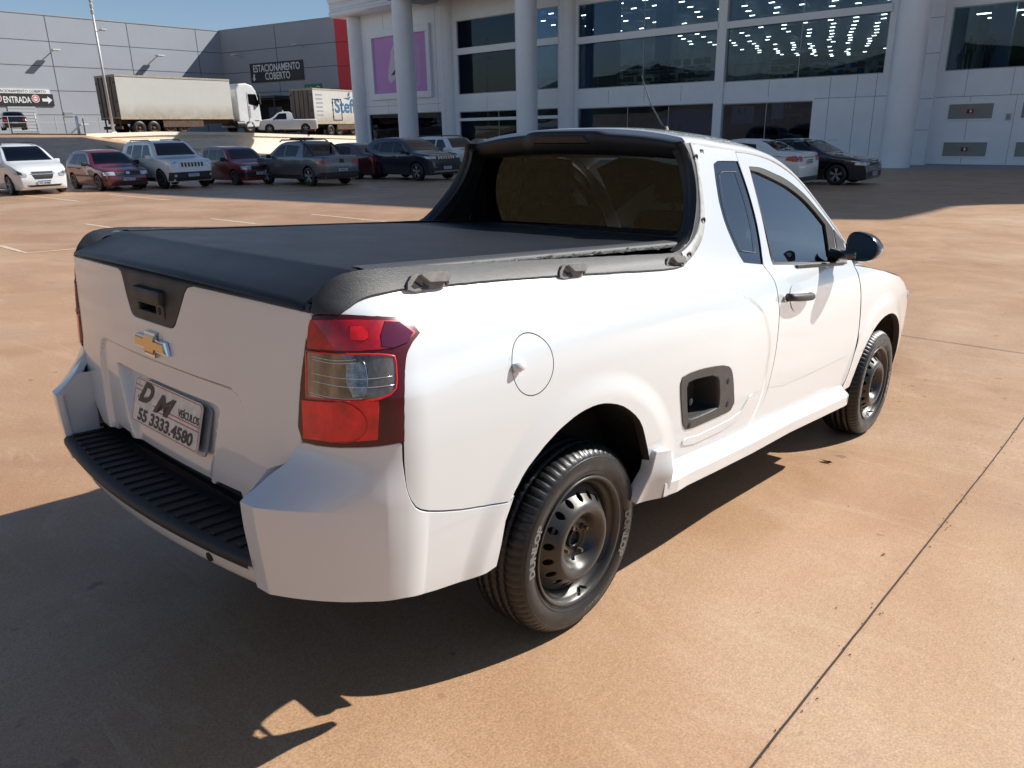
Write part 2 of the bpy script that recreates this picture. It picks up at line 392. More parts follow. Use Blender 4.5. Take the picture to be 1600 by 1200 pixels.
SH = {
 'quarter': [[0.886,1.474],[0.884,1.454],[0.885,1.434],[0.886,1.414],[0.883,1.389],[0.879,1.37],[0.873,1.347],[0.866,1.324],[0.859,1.301],[0.852,1.279],[0.845,1.261],[0.833,1.231],[0.82,1.207],[0.806,1.185],[0.791,1.164],[0.773,1.145],[0.75,1.128],[0.721,1.112],[0.686,1.097],[0.649,1.085],[0.605,1.071],[0.529,1.063],[0.503,1.063],[0.473,1.063],[0.44,1.063],[0.405,1.064],[0.369,1.066],[0.333,1.067],[0.297,1.068],[0.262,1.069],[0.228,1.071],[0.196,1.072],[0.168,1.072],[0.141,1.073],[0.114,1.074],[0.087,1.075],[0.06,1.076],[0.034,1.077],[0.008,1.078],[-0.017,1.079],[-0.042,1.08],[-0.067,1.081],[-0.091,1.081],[-0.116,1.082],[-0.14,1.083],[-0.165,1.084],[-0.189,1.084],[-0.213,1.085],[-0.236,1.086],[-0.258,1.086],[-0.279,1.087],[-0.299,1.088],[-0.318,1.088],[-0.335,1.088],[-0.363,1.089],[-0.386,1.089],[-0.407,1.089],[-0.426,1.09],[-0.445,1.09],[-0.465,1.09],[-0.485,1.09],[-0.506,1.091],[-0.526,1.092],[-0.545,1.092],[-0.564,1.092],[-0.582,1.092],[-0.602,1.092],[-0.622,1.091],[-0.641,1.091],[-0.659,1.09],[-0.676,1.088],[-0.699,1.086],[-0.718,1.083],[-0.738,1.079],[-0.756,1.074],[-0.775,1.068],[-0.795,1.062],[-0.814,1.055],[-0.796,1.055],[-0.778,1.054],[-0.761,1.053],[-0.744,1.052],[-0.727,1.05],[-0.711,1.049],[-0.694,1.047],[-0.678,1.045],[-0.662,1.044],[-0.646,1.041],[-0.631,1.031],[-0.624,1.02],[-0.617,1.007],[-0.636,0.997],[-0.654,0.984],[-0.663,0.976],[-0.671,0.965],[-0.68,0.943],[-0.684,0.934],[-0.687,0.925],[-0.691,0.914],[-0.695,0.902],[-0.699,0.89],[-0.701,0.876],[-0.703,0.862],[-0.704,0.847],[-0.705,0.832],[-0.706,0.817],[-0.707,0.803],[-0.707,0.789],[-0.707,0.774],[-0.707,0.759],[-0.707,0.743],[-0.706,0.729],[-0.705,0.716],[-0.703,0.698],[-0.701,0.683],[-0.697,0.669],[-0.688,0.649],[-0.676,0.632],[-0.663,0.622],[-0.641,0.612],[-0.626,0.607],[-0.608,0.601],[-0.588,0.595],[-0.565,0.589],[-0.539,0.582],[-0.521,0.578],[-0.502,0.574],[-0.48,0.57],[-0.458,0.565],[-0.436,0.562],[-0.416,0.559],[-0.395,0.556],[-0.373,0.553],[-0.364,0.565],[-0.355,0.578],[-0.345,0.59],[-0.334,0.605],[-0.318,0.621],[-0.308,0.63],[-0.295,0.639],[-0.281,0.649],[-0.266,0.659],[-0.252,0.669],[-0.234,0.679],[-0.215,0.689],[-0.196,0.699],[-0.176,0.707],[-0.153,0.715],[-0.129,0.723],[-0.104,0.729],[-0.08,0.733],[-0.049,0.736],[-0.02,0.736],[0.01,0.733],[0.043,0.726],[0.077,0.716],[0.11,0.703],[0.144,0.684],[0.177,0.662],[0.205,0.638],[0.227,0.611],[0.243,0.582],[0.257,0.556],[0.273,0.527],[0.286,0.501],[0.301,0.472],[0.316,0.442],[0.333,0.411],[0.366,0.41],[0.4,0.41],[0.442,0.406],[0.488,0.401],[0.524,0.401],[0.561,0.4],[0.599,0.4],[0.638,0.4],[0.677,0.399],[0.717,0.399],[0.758,0.398],[0.801,0.398],[0.844,0.397],[0.89,0.396],[0.936,0.395],[0.984,0.393],[1.061,0.383],[1.112,0.381],[1.123,0.403],[1.136,0.424],[1.15,0.445],[1.165,0.466],[1.178,0.487],[1.189,0.51],[1.198,0.535],[1.205,0.56],[1.212,0.586],[1.219,0.612],[1.224,0.638],[1.228,0.664],[1.231,0.691],[1.232,0.719],[1.232,0.747],[1.231,0.774],[1.232,0.798],[1.232,0.819],[1.232,0.851],[1.229,0.873],[1.226,0.896],[1.226,0.921],[1.228,0.945],[1.229,0.968],[1.228,0.989],[1.223,1.009],[1.215,1.03],[1.228,1.053],[1.235,1.078],[1.241,1.102],[1.245,1.127],[1.247,1.152],[1.248,1.177],[1.248,1.201],[1.248,1.225],[1.247,1.25],[1.246,1.276],[1.244,1.298],[1.241,1.321],[1.237,1.345],[1.234,1.369],[1.23,1.392],[1.228,1.411],[1.226,1.427],[1.223,1.46],[1.174,1.462],[1.126,1.463],[1.08,1.465],[1.034,1.466],[0.99,1.467],[0.937,1.471]],
 'qwin': [[1.012,1.404],[1.05,1.417],[1.098,1.419],[1.155,1.42],[1.223,1.422],[1.226,1.401],[1.229,1.38],[1.233,1.359],[1.237,1.337],[1.241,1.317],[1.244,1.296],[1.246,1.276],[1.247,1.255],[1.248,1.233],[1.248,1.213],[1.248,1.193],[1.248,1.172],[1.247,1.152],[1.246,1.132],[1.243,1.111],[1.238,1.091],[1.234,1.071],[1.228,1.051],[1.217,1.032],[1.163,1.038],[1.11,1.043],[1.058,1.049],[1.05,1.064],[1.04,1.08],[1.028,1.099],[1.02,1.114],[1.011,1.132],[1.002,1.15],[0.993,1.169],[0.987,1.186],[0.981,1.207],[0.979,1.227],[0.978,1.247],[0.978,1.266],[0.98,1.285],[0.984,1.304],[0.988,1.322],[0.992,1.339],[0.998,1.361],[1.005,1.383]],
 'fuel': [[-0.266,0.969],[-0.285,0.965],[-0.303,0.962],[-0.321,0.956],[-0.331,0.95],[-0.341,0.942],[-0.35,0.934],[-0.358,0.926],[-0.364,0.917],[-0.369,0.909],[-0.373,0.9],[-0.375,0.89],[-0.376,0.881],[-0.375,0.873],[-0.373,0.86],[-0.367,0.848],[-0.357,0.838],[-0.344,0.83],[-0.327,0.823],[-0.31,0.819],[-0.297,0.819],[-0.283,0.821],[-0.27,0.825],[-0.258,0.831],[-0.25,0.837],[-0.242,0.845],[-0.236,0.854],[-0.23,0.863],[-0.225,0.872],[-0.22,0.882],[-0.216,0.893],[-0.213,0.903],[-0.212,0.914],[-0.213,0.924],[-0.214,0.934],[-0.217,0.943],[-0.222,0.951],[-0.233,0.958],[-0.25,0.963]],
 'cup': [[0.446,0.707],[0.454,0.727],[0.49,0.733],[0.51,0.734],[0.537,0.734],[0.566,0.734],[0.597,0.733],[0.624,0.731],[0.654,0.729],[0.685,0.726],[0.714,0.723],[0.737,0.72],[0.783,0.708],[0.801,0.696],[0.817,0.676],[0.825,0.66],[0.834,0.64],[0.842,0.62],[0.848,0.602],[0.856,0.583],[0.862,0.568],[0.864,0.555],[0.845,0.533],[0.828,0.53],[0.805,0.529],[0.766,0.529],[0.742,0.528],[0.713,0.528],[0.68,0.528],[0.647,0.528],[0.616,0.528],[0.589,0.528],[0.568,0.528],[0.519,0.533],[0.497,0.552],[0.49,0.565],[0.483,0.582],[0.476,0.602],[0.469,0.621],[0.464,0.638],[0.459,0.652],[0.455,0.666],[0.452,0.68],[0.449,0.693]],
 'cupin': [[0.487,0.686],[0.495,0.704],[0.537,0.707],[0.564,0.706],[0.599,0.704],[0.635,0.701],[0.662,0.699],[0.702,0.687],[0.715,0.675],[0.724,0.655],[0.729,0.641],[0.734,0.624],[0.738,0.605],[0.741,0.588],[0.741,0.575],[0.736,0.563],[0.708,0.561],[0.686,0.56],[0.658,0.559],[0.627,0.559],[0.596,0.559],[0.569,0.56],[0.55,0.56],[0.522,0.569],[0.517,0.579],[0.513,0.591],[0.508,0.606],[0.504,0.621],[0.499,0.638],[0.495,0.655],[0.491,0.671]],
 'door': [[1.223,1.46],[1.272,1.46],[1.322,1.459],[1.373,1.456],[1.425,1.452],[1.478,1.446],[1.53,1.438],[1.582,1.426],[1.633,1.412],[1.679,1.398],[1.73,1.378],[1.775,1.356],[1.806,1.338],[1.836,1.318],[1.866,1.298],[1.897,1.276],[1.927,1.254],[1.958,1.231],[1.991,1.206],[2.025,1.18],[2.057,1.155],[2.099,1.123],[2.131,1.096],[2.164,1.064],[2.174,1.031],[2.156,1.001],[2.137,0.971],[2.156,0.928],[2.167,0.896],[2.178,0.857],[2.187,0.826],[2.194,0.791],[2.202,0.751],[2.209,0.724],[2.216,0.694],[2.222,0.663],[2.224,0.633],[2.22,0.605],[2.21,0.572],[2.2,0.539],[2.19,0.508],[2.182,0.48],[2.171,0.447],[2.161,0.419],[2.151,0.395],[2.13,0.369],[2.107,0.348],[2.038,0.349],[1.963,0.352],[1.891,0.355],[1.822,0.358],[1.754,0.36],[1.688,0.363],[1.623,0.365],[1.561,0.368],[1.5,0.37],[1.441,0.373],[1.383,0.375],[1.326,0.377],[1.271,0.38],[1.215,0.382],[1.161,0.385],[1.108,0.388],[1.12,0.408],[1.134,0.428],[1.149,0.447],[1.164,0.467],[1.178,0.488],[1.189,0.51],[1.198,0.534],[1.205,0.559],[1.212,0.585],[1.219,0.612],[1.224,0.638],[1.228,0.664],[1.231,0.691],[1.232,0.719],[1.232,0.747],[1.231,0.774],[1.232,0.798],[1.232,0.819],[1.232,0.851],[1.229,0.873],[1.226,0.896],[1.226,0.921],[1.228,0.945],[1.229,0.968],[1.228,0.989],[1.223,1.009],[1.215,1.03],[1.228,1.053],[1.235,1.078],[1.241,1.102],[1.245,1.127],[1.247,1.152],[1.248,1.177],[1.248,1.201],[1.248,1.225],[1.247,1.25],[1.246,1.276],[1.244,1.298],[1.241,1.321],[1.237,1.345],[1.234,1.369],[1.23,1.392],[1.228,1.411],[1.226,1.427]],
 'dwin': [[1.308,1.405],[1.354,1.405],[1.402,1.404],[1.445,1.399],[1.496,1.389],[1.542,1.381],[1.597,1.371],[1.65,1.357],[1.689,1.344],[1.729,1.329],[1.766,1.313],[1.8,1.298],[1.836,1.278],[1.865,1.26],[1.895,1.24],[1.93,1.218],[1.965,1.195],[1.996,1.176],[2.042,1.143],[2.038,1.117],[2.032,1.091],[2.028,1.065],[2.019,1.037],[1.991,1.01],[1.954,0.985],[1.893,0.988],[1.833,0.992],[1.775,0.995],[1.718,0.999],[1.663,1.002],[1.608,1.006],[1.555,1.009],[1.504,1.012],[1.453,1.015],[1.404,1.018],[1.355,1.021],[1.306,1.024],[1.315,1.044],[1.318,1.066],[1.318,1.087],[1.318,1.108],[1.318,1.129],[1.317,1.15],[1.314,1.174],[1.312,1.198],[1.31,1.221],[1.309,1.243],[1.308,1.264],[1.307,1.287],[1.306,1.308],[1.305,1.327],[1.305,1.345],[1.305,1.367],[1.306,1.386]],
 'dglass': [[1.311,1.392],[1.388,1.384],[1.429,1.376],[1.48,1.365],[1.526,1.356],[1.579,1.344],[1.633,1.331],[1.672,1.318],[1.712,1.304],[1.75,1.289],[1.784,1.274],[1.821,1.255],[1.852,1.236],[1.881,1.218],[1.909,1.199],[1.936,1.181],[1.964,1.162],[1.961,1.138],[1.958,1.114],[1.953,1.088],[1.949,1.067],[1.94,1.044],[1.923,1.022],[1.891,1.002],[1.835,1.005],[1.78,1.008],[1.727,1.011],[1.675,1.014],[1.623,1.017],[1.573,1.02],[1.523,1.023],[1.474,1.026],[1.425,1.029],[1.378,1.032],[1.331,1.035],[1.334,1.057],[1.333,1.08],[1.332,1.103],[1.331,1.126],[1.329,1.149],[1.326,1.173],[1.323,1.197],[1.321,1.221],[1.32,1.244],[1.32,1.264],[1.319,1.291],[1.317,1.314],[1.316,1.336],[1.314,1.356],[1.313,1.374]],
 'rail': [[0.886,1.474],[0.884,1.454],[0.885,1.434],[0.886,1.414],[0.883,1.389],[0.879,1.373],[0.875,1.354],[0.869,1.334],[0.863,1.314],[0.857,1.295],[0.851,1.277],[0.845,1.261],[0.836,1.237],[0.827,1.218],[0.817,1.201],[0.806,1.185],[0.791,1.164],[0.773,1.145],[0.75,1.128],[0.721,1.112],[0.686,1.097],[0.649,1.085],[0.619,1.075],[0.588,1.067],[0.529,1.063],[0.505,1.063],[0.478,1.063],[0.449,1.063],[0.418,1.064],[0.386,1.065],[0.353,1.066],[0.32,1.067],[0.287,1.068],[0.256,1.07],[0.225,1.071],[0.196,1.072],[0.171,1.072],[0.145,1.073],[0.12,1.074],[0.096,1.075],[0.071,1.076],[0.047,1.077],[0.023,1.077],[-0.0,1.078],[-0.024,1.079],[-0.047,1.08],[-0.069,1.081],[-0.091,1.081],[-0.114,1.082],[-0.136,1.083],[-0.158,1.083],[-0.181,1.084],[-0.203,1.085],[-0.224,1.085],[-0.245,1.086],[-0.265,1.087],[-0.285,1.087],[-0.303,1.088],[-0.32,1.088],[-0.335,1.088],[-0.359,1.089],[-0.38,1.089],[-0.398,1.089],[-0.415,1.089],[-0.432,1.09],[-0.448,1.09],[-0.465,1.09],[-0.482,1.09],[-0.5,1.091],[-0.517,1.091],[-0.534,1.092],[-0.55,1.092],[-0.566,1.092],[-0.582,1.092],[-0.599,1.092],[-0.616,1.092],[-0.632,1.091],[-0.647,1.09],[-0.662,1.089],[-0.676,1.088],[-0.699,1.086],[-0.718,1.083],[-0.738,1.079],[-0.756,1.074],[-0.775,1.068],[-0.795,1.062],[-0.814,1.055],[-0.83,1.056],[-0.846,1.056],[-0.863,1.056],[-0.88,1.056],[-0.898,1.056],[-0.889,1.07],[-0.88,1.085],[-0.864,1.094],[-0.849,1.103],[-0.834,1.112],[-0.818,1.119],[-0.802,1.124],[-0.787,1.128],[-0.769,1.132],[-0.748,1.134],[-0.733,1.136],[-0.717,1.137],[-0.699,1.138],[-0.681,1.138],[-0.66,1.139],[-0.636,1.139],[-0.625,1.138],[-0.613,1.138],[-0.6,1.138],[-0.587,1.138],[-0.573,1.137],[-0.558,1.137],[-0.542,1.136],[-0.526,1.136],[-0.508,1.135],[-0.488,1.134],[-0.468,1.134],[-0.445,1.133],[-0.432,1.133],[-0.417,1.132],[-0.402,1.132],[-0.387,1.132],[-0.37,1.131],[-0.353,1.131],[-0.335,1.13],[-0.317,1.13],[-0.298,1.129],[-0.279,1.129],[-0.259,1.128],[-0.238,1.128],[-0.217,1.127],[-0.196,1.127],[-0.174,1.126],[-0.152,1.125],[-0.13,1.125],[-0.107,1.124],[-0.084,1.124],[-0.061,1.123],[-0.038,1.122],[-0.016,1.122],[0.007,1.121],[0.03,1.121],[0.054,1.12],[0.078,1.119],[0.103,1.119],[0.128,1.118],[0.154,1.117],[0.18,1.116],[0.206,1.116],[0.233,1.115],[0.261,1.114],[0.289,1.113],[0.317,1.113],[0.347,1.112],[0.376,1.111],[0.406,1.11],[0.437,1.109],[0.468,1.108],[0.5,1.107],[0.532,1.107],[0.564,1.106],[0.614,1.114],[0.66,1.126],[0.694,1.142],[0.722,1.166],[0.737,1.181],[0.752,1.2],[0.768,1.219],[0.783,1.239],[0.794,1.256],[0.805,1.273],[0.814,1.291],[0.823,1.309],[0.829,1.327],[0.834,1.345],[0.838,1.363],[0.84,1.382],[0.842,1.399],[0.842,1.415],[0.84,1.435],[0.835,1.451],[0.83,1.467]],
 'lamp': [[-0.909,1.05],[-0.894,1.05],[-0.88,1.051],[-0.867,1.051],[-0.854,1.052],[-0.841,1.052],[-0.827,1.052],[-0.813,1.052],[-0.797,1.052],[-0.786,1.051],[-0.774,1.051],[-0.761,1.051],[-0.749,1.05],[-0.736,1.049],[-0.723,1.048],[-0.71,1.048],[-0.697,1.046],[-0.684,1.045],[-0.671,1.044],[-0.659,1.043],[-0.646,1.041],[-0.631,1.031],[-0.627,1.024],[-0.622,1.016],[-0.617,1.007],[-0.63,1.0],[-0.643,0.993],[-0.654,0.984],[-0.661,0.978],[-0.667,0.971],[-0.673,0.961],[-0.68,0.943],[-0.683,0.936],[-0.685,0.929],[-0.688,0.922],[-0.691,0.914],[-0.694,0.905],[-0.697,0.896],[-0.7,0.886],[-0.701,0.876],[-0.703,0.865],[-0.704,0.855],[-0.704,0.843],[-0.705,0.832],[-0.706,0.821],[-0.706,0.81],[-0.707,0.799],[-0.707,0.789],[-0.719,0.789],[-0.731,0.788],[-0.743,0.787],[-0.756,0.786],[-0.767,0.785],[-0.779,0.784],[-0.791,0.783],[-0.804,0.782],[-0.817,0.781],[-0.828,0.78],[-0.839,0.779],[-0.85,0.778],[-0.862,0.776],[-0.873,0.775],[-0.884,0.774],[-0.894,0.773],[-0.907,0.772],[-0.918,0.771],[-0.929,0.771],[-0.94,0.771],[-0.951,0.77],[-0.954,0.781],[-0.958,0.793],[-0.961,0.804],[-0.96,0.815],[-0.959,0.826],[-0.958,0.837],[-0.957,0.848],[-0.956,0.858],[-0.955,0.869],[-0.954,0.879],[-0.952,0.89],[-0.951,0.9],[-0.949,0.911],[-0.946,0.923],[-0.944,0.934],[-0.941,0.945],[-0.939,0.956],[-0.936,0.966],[-0.934,0.976],[-0.931,0.986],[-0.928,0.998],[-0.925,1.009],[-0.921,1.019],[-0.917,1.029],[-0.913,1.04]],
 'lamp_mid': [[-0.93,0.975],[-0.917,0.976],[-0.905,0.976],[-0.893,0.976],[-0.881,0.977],[-0.868,0.977],[-0.855,0.977],[-0.841,0.977],[-0.83,0.978],[-0.818,0.978],[-0.805,0.978],[-0.792,0.978],[-0.779,0.978],[-0.766,0.978],[-0.754,0.977],[-0.743,0.977],[-0.733,0.976],[-0.725,0.975],[-0.707,0.972],[-0.7,0.97],[-0.7,0.958],[-0.702,0.945],[-0.704,0.936],[-0.707,0.925],[-0.711,0.915],[-0.715,0.907],[-0.732,0.895],[-0.74,0.893],[-0.751,0.89],[-0.763,0.887],[-0.778,0.885],[-0.796,0.883],[-0.805,0.883],[-0.815,0.883],[-0.825,0.882],[-0.837,0.882],[-0.849,0.881],[-0.861,0.881],[-0.874,0.88],[-0.886,0.879],[-0.899,0.878],[-0.912,0.876],[-0.925,0.875],[-0.937,0.873],[-0.937,0.883],[-0.937,0.894],[-0.936,0.904],[-0.935,0.914],[-0.934,0.924],[-0.933,0.935],[-0.932,0.945],[-0.932,0.955],[-0.931,0.965]],
 'lamp_low': [[-0.948,0.865],[-0.936,0.867],[-0.924,0.868],[-0.913,0.869],[-0.901,0.871],[-0.888,0.872],[-0.874,0.873],[-0.864,0.875],[-0.854,0.876],[-0.843,0.877],[-0.832,0.878],[-0.821,0.879],[-0.809,0.879],[-0.797,0.88],[-0.785,0.881],[-0.774,0.881],[-0.763,0.881],[-0.764,0.871],[-0.765,0.861],[-0.766,0.851],[-0.767,0.84],[-0.768,0.83],[-0.769,0.82],[-0.77,0.81],[-0.771,0.799],[-0.783,0.798],[-0.794,0.797],[-0.806,0.796],[-0.817,0.794],[-0.829,0.793],[-0.84,0.791],[-0.852,0.789],[-0.863,0.788],[-0.875,0.786],[-0.887,0.785],[-0.899,0.785],[-0.911,0.784],[-0.923,0.783],[-0.935,0.781],[-0.948,0.78],[-0.947,0.791],[-0.947,0.801],[-0.947,0.812],[-0.947,0.823],[-0.947,0.833],[-0.948,0.844],[-0.948,0.855]],
 'lamp_top': [[-0.911,1.041],[-0.895,1.041],[-0.879,1.042],[-0.864,1.043],[-0.848,1.043],[-0.834,1.043],[-0.819,1.043],[-0.805,1.043],[-0.791,1.043],[-0.778,1.043],[-0.766,1.043],[-0.752,1.042],[-0.739,1.041],[-0.727,1.041],[-0.715,1.04],[-0.703,1.039],[-0.691,1.038],[-0.68,1.037],[-0.668,1.036],[-0.656,1.035],[-0.65,1.028],[-0.643,1.022],[-0.636,1.015],[-0.629,1.009],[-0.642,1.003],[-0.654,0.997],[-0.665,0.991],[-0.679,0.99],[-0.691,0.988],[-0.705,0.986],[-0.722,0.986],[-0.732,0.985],[-0.744,0.985],[-0.756,0.985],[-0.769,0.985],[-0.783,0.984],[-0.796,0.984],[-0.81,0.984],[-0.823,0.983],[-0.835,0.983],[-0.847,0.983],[-0.86,0.983],[-0.872,0.983],[-0.885,0.983],[-0.898,0.982],[-0.911,0.982],[-0.924,0.981],[-0.923,0.991],[-0.921,1.001],[-0.919,1.011],[-0.916,1.021],[-0.914,1.031]]
}
# ================================================================ ground
GZ = pchip([-60, 2.5, 7, 10, 14, 18.6, 24, 39.8, 90], [0, 0, .25, .43, .67, 1.0, 1.32, 2.19, 5.85])
def GZc(x): return 0. if x <= 2.5 else GZ(x)
TILT = math.radians(-4.18)        # the lot behind climbs; things on it stand along this tilt
def concrete():
    m = bpy.data.materials.new('terracotta_concrete'); m.use_nodes = True; n = m.node_tree; b = n.nodes['Principled BSDF']; L = n.links.new
    tc = n.nodes.new('ShaderNodeTexCoord'); P_ = tc.outputs['Object']
    def noise(s, d=6, r=.6, w=0, st=None):
        t = n.nodes.new('ShaderNodeTexNoise'); t.inputs['Scale'].default_value = s; t.inputs['Detail'].default_value = d; t.inputs['Roughness'].default_value = r; t.inputs['Distortion'].default_value = w
        if st:
            mp = n.nodes.new('ShaderNodeMapping'); mp.inputs['Scale'].default_value = st; mp.inputs['Rotation'].default_value = (0, 0, .5); L(P_, mp.inputs[0]); L(mp.outputs[0], t.inputs['Vector'])
        else: L(P_, t.inputs['Vector'])
        return t.outputs[0]
    def ramp(src, stops):
        r = n.nodes.new('ShaderNodeValToRGB'); e = r.color_ramp.elements
        while len(e) < len(stops): e.new(.5)
        for k, (p, c_) in zip(e, stops): k.position = p; k.color = (*c_, 1)
        L(src, r.inputs[0]); return r.outputs[0]
    def mix(a, c2, fac, mode='MIX'):
        x = n.nodes.new('ShaderNodeMix'); x.data_type = 'RGBA'; x.blend_type = mode
        (L(fac, x.inputs[0]) if not isinstance(fac, (int, float)) else setattr(x.inputs[0], 'default_value', fac))
        for s_, i_ in ((a, 6), (c2, 7)):
            if isinstance(s_, tuple): x.inputs[i_].default_value = (*s_, 1)
            else: L(s_, x.inputs[i_])
        return x.outputs[2]
    base = ramp(noise(.55, 8, .62, .6), [(.24, (.350, .185, .090)), (.5, (.460, .276, .153)), (.76, (.545, .368, .235))])
    big = ramp(noise(.12, 4, .5, .4), [(.35, (.82, .79, .76)), (.65, (1.02, 1.04, 1.07))]); c1 = mix(base, big, .8, 'MULTIPLY')
    speck = ramp(noise(150, 3, .75), [(.36, (.66, .63, .61)), (.50, (1, 1, 1)), (.64, (1.25, 1.28, 1.30))]); c2 = mix(c1, speck, .75, 'MULTIPLY')
    fine = ramp(noise(45, 5, .75), [(.3, (.80, .80, .80)), (.7, (1.16, 1.16, 1.16))]); c3 = mix(c2, fine, .7, 'MULTIPLY')
    streak = ramp(noise(3.2, 5, .7, 2.2, (1, .22, 1)), [(.56, (0, 0, 0)), (.63, (1, 1, 1)), (.70, (0, 0, 0))]); c4 = mix(c3, (.62, .46, .32), n_mul(n, L, streak, .17))
    worn = ramp(noise(1.3, 9, .75, 1.2), [(.55, (0, 0, 0)), (.66, (1, 1, 1))]); c5 = mix(c4, (.29, .165, .10), n_mul(n, L, worn, .30))
    spots = ramp(noise(9, 2, .4), [(.735, (0, 0, 0)), (.76, (1, 1, 1))]); c6 = mix(c5, (.13, .07, .045), n_mul(n, L, spots, .5))
    c7 = c6
    L(c7, b.inputs['Base Color'])
    rr_ = n.nodes.new('ShaderNodeMapRange'); rr_.inputs[1].default_value = .3; rr_.inputs[2].default_value = .7; rr_.inputs[3].default_value = .36; rr_.inputs[4].default_value = .60; L(noise(1.1, 6, .7, .8), rr_.inputs[0]); L(rr_.outputs[0], b.inputs['Roughness'])
    b.inputs['Specular IOR Level'].default_value = .55
    bp = n.nodes.new('ShaderNodeBump'); bp.inputs['Strength'].default_value = .35; bp.inputs['Distance'].default_value = .002; L(noise(160, 4, .8), bp.inputs['Height']); L(bp.outputs[0], b.inputs['Normal'])
    return m
def n_mul(n, L, src, k):
    x = n.nodes.new('ShaderNodeMath'); x.operation = 'MULTIPLY'; L(src, x.inputs[0]); x.inputs[1].default_value = k; return x.outputs[0]
CONC = concrete()
mb = MB(); xs = [-300, -120, -60, -30, -15, -8, -4, 0, 2.5]+[2.5+.5*i for i in range(1, 50)]+[28, 30, 33, 36, 39, 45, 55, 70, 90, 140, 300]; ys = [-300, -120, -60, -30, -15, -8, -4, 0, 4, 8, 15, 25, 40, 60, 90, 140, 300]
mb.grid([[(x, y, GZc(x)) for y in ys] for x in xs]); tag(mb.build('ground', CONC), kind='structure')
def strip(pts, w, name, m, kind='structure', lift=.004, th=0):
    """a thin line laid on the ground along pts [(x, y), ...]"""
    P_ = []
    for (a, b) in zip(pts, pts[1:]):
        L = math.dist(a, b); k = max(1, int(L/.5)); P_ += [(lerp(a[0], b[0], i/k), lerp(a[1], b[1], i/k)) for i in range(k)]
    P_.append(pts[-1]); r1, r2 = [], []
    for i, p in enumerate(P_):
        a, b = P_[max(0, i-1)], P_[min(len(P_)-1, i+1)]; tx, ty = b[0]-a[0], b[1]-a[1]; L = math.hypot(tx, ty); nx, ny = -ty/L*w/2, tx/L*w/2
        for r, s_ in ((r1, 1), (r2, -1)): x, y = p[0]+nx*s_, p[1]+ny*s_; r.append((x, y, GZc(x)+lift))
    mb = MB(); mb.grid([r1, r2], smooth=False); o = mb.build(name, m); o['kind'] = kind; return o
JOINT = mat('joint_filler', (.04, .022, .014), .8, noise=.5, nscale=30)
def wob(a, b, n_, amp):
    rnd = random.Random(int(a[0]*100+b[1]*10)); return [(lerp(a[0], b[0], i/n_)+rnd.uniform(-amp, amp), lerp(a[1], b[1], i/n_)+rnd.uniform(-amp, amp)) for i in range(n_+1)]
strip(wob((-0.921, -1.471), (5.832, -1.366), 60, .0007), 0.0065, "expansion_joint", JOINT)
strip(wob((5.219, -0.208), (5.208, -1.647), 60, .0007), 0.008, "expansion_joint", JOINT)

PAINT = mat('faded_yellow_paint', (.62, .50, .36), .6, noise=.4, nscale=14)
strip([(2.063, 12.65), (2.033, 11.227), (2.819, 11.532)], 0.1, "parking_line", PAINT)
strip([(4.552, 15.981), (4.585, 14.475)], 0.1, "parking_line", PAINT)
strip([(6.628, 14.465), (6.648, 12.614)], 0.1, "parking_line", PAINT)
strip([(8.534, 13.49), (8.509, 9.967)], 0.1, "parking_line", PAINT)
strip([(6.804, 29.123), (6.878, 22.87)], 0.12, "parking_line", PAINT)
strip([(8.684, 25.46), (8.668, 20.956)], 0.12, "parking_line", PAINT)
strip([(15.783, 21.336), (15.274, 19.579)], 0.12, "parking_line", PAINT)
strip([(12.406, 25.727), (12.173, 23.359)], 0.1, "parking_line", PAINT)

# chips and crumbs along the joint, dry leaves
# ================================================================ the white pickup truck
WHITE = mat('white_paint', (.655, .685, .69), .30, coat=1.0, spec=.5)
BLACKP = mat('black_plastic', (.028, .029, .031), .52, bump=.35, bscale=420, nrough=.08, nscale=14)
RAILM = mat('sun_faded_black_trim', (.036, .038, .041), .50, noise=.35, nscale=24, bump=.3, bscale=300, stretch=(1, 1, 2.5))
STRIPM = mat('bleached_trim_edge', (.42, .425, .41), .6, noise=.35, nscale=26, bump=.2, bscale=200)
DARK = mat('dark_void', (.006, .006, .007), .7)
VINYL = mat('black_vinyl', (.013, .0145, .018), .40, bump=.3, bscale=700, nrough=.06, nscale=3, spec=.36)
THREAD = mat('frayed_edge', (.26, .24, .21), .8, noise=.5, nscale=80)
RUB = mat('tyre_rubber', (.012, .012, .0125), .42, nrough=.12, nscale=18, bump=.15, bscale=120)
STEEL = mat('painted_steel_rim', (.075, .071, .065), .38, metal=.6, nrough=.08, nscale=12)
CHROME = mat('chrome', (.8, .8, .8), .07, metal=1.)
GOLD = mat('brushed_gold', (.62, .47, .26), .22, metal=1., nrough=.05)
GREYCLIP = mat('weathered_grey_plastic', (.20, .19, .175), .62, noise=.3, nscale=60)
REDL = mat('red_lens', (.50, .003, .012), .3, coat=.7, noise=.6, nscale=20)
REDD = mat('dark_red_lens', (.075, .003, .006), .25, coat=.15)
REDB = mat('bright_red_lens', (.82, .006, .010), .35, coat=.6, noise=.45, nscale=17)
CLEARL = mat('smoked_reflector', (.22, .185, .15), .14, metal=.45, coat=1., noise=.75, nscale=22, stretch=(1, 1, .25))
TINT = glass('tinted_glass', (.50, .56, .58), .04, ior=2.35)
TINT2 = glass('rear_glass', (.50, .54, .52), .55, ior=1.42)
SEATM = mat('seat_cloth', (.022, .022, .024), .85)
HDR = mat('cabin_trim', (.035, .036, .04), .7)
truck = empty('pickup_truck')
tag(truck, 'white two-seat pickup truck with a black vinyl bed cover, seen from its rear right corner', 'pickup truck')
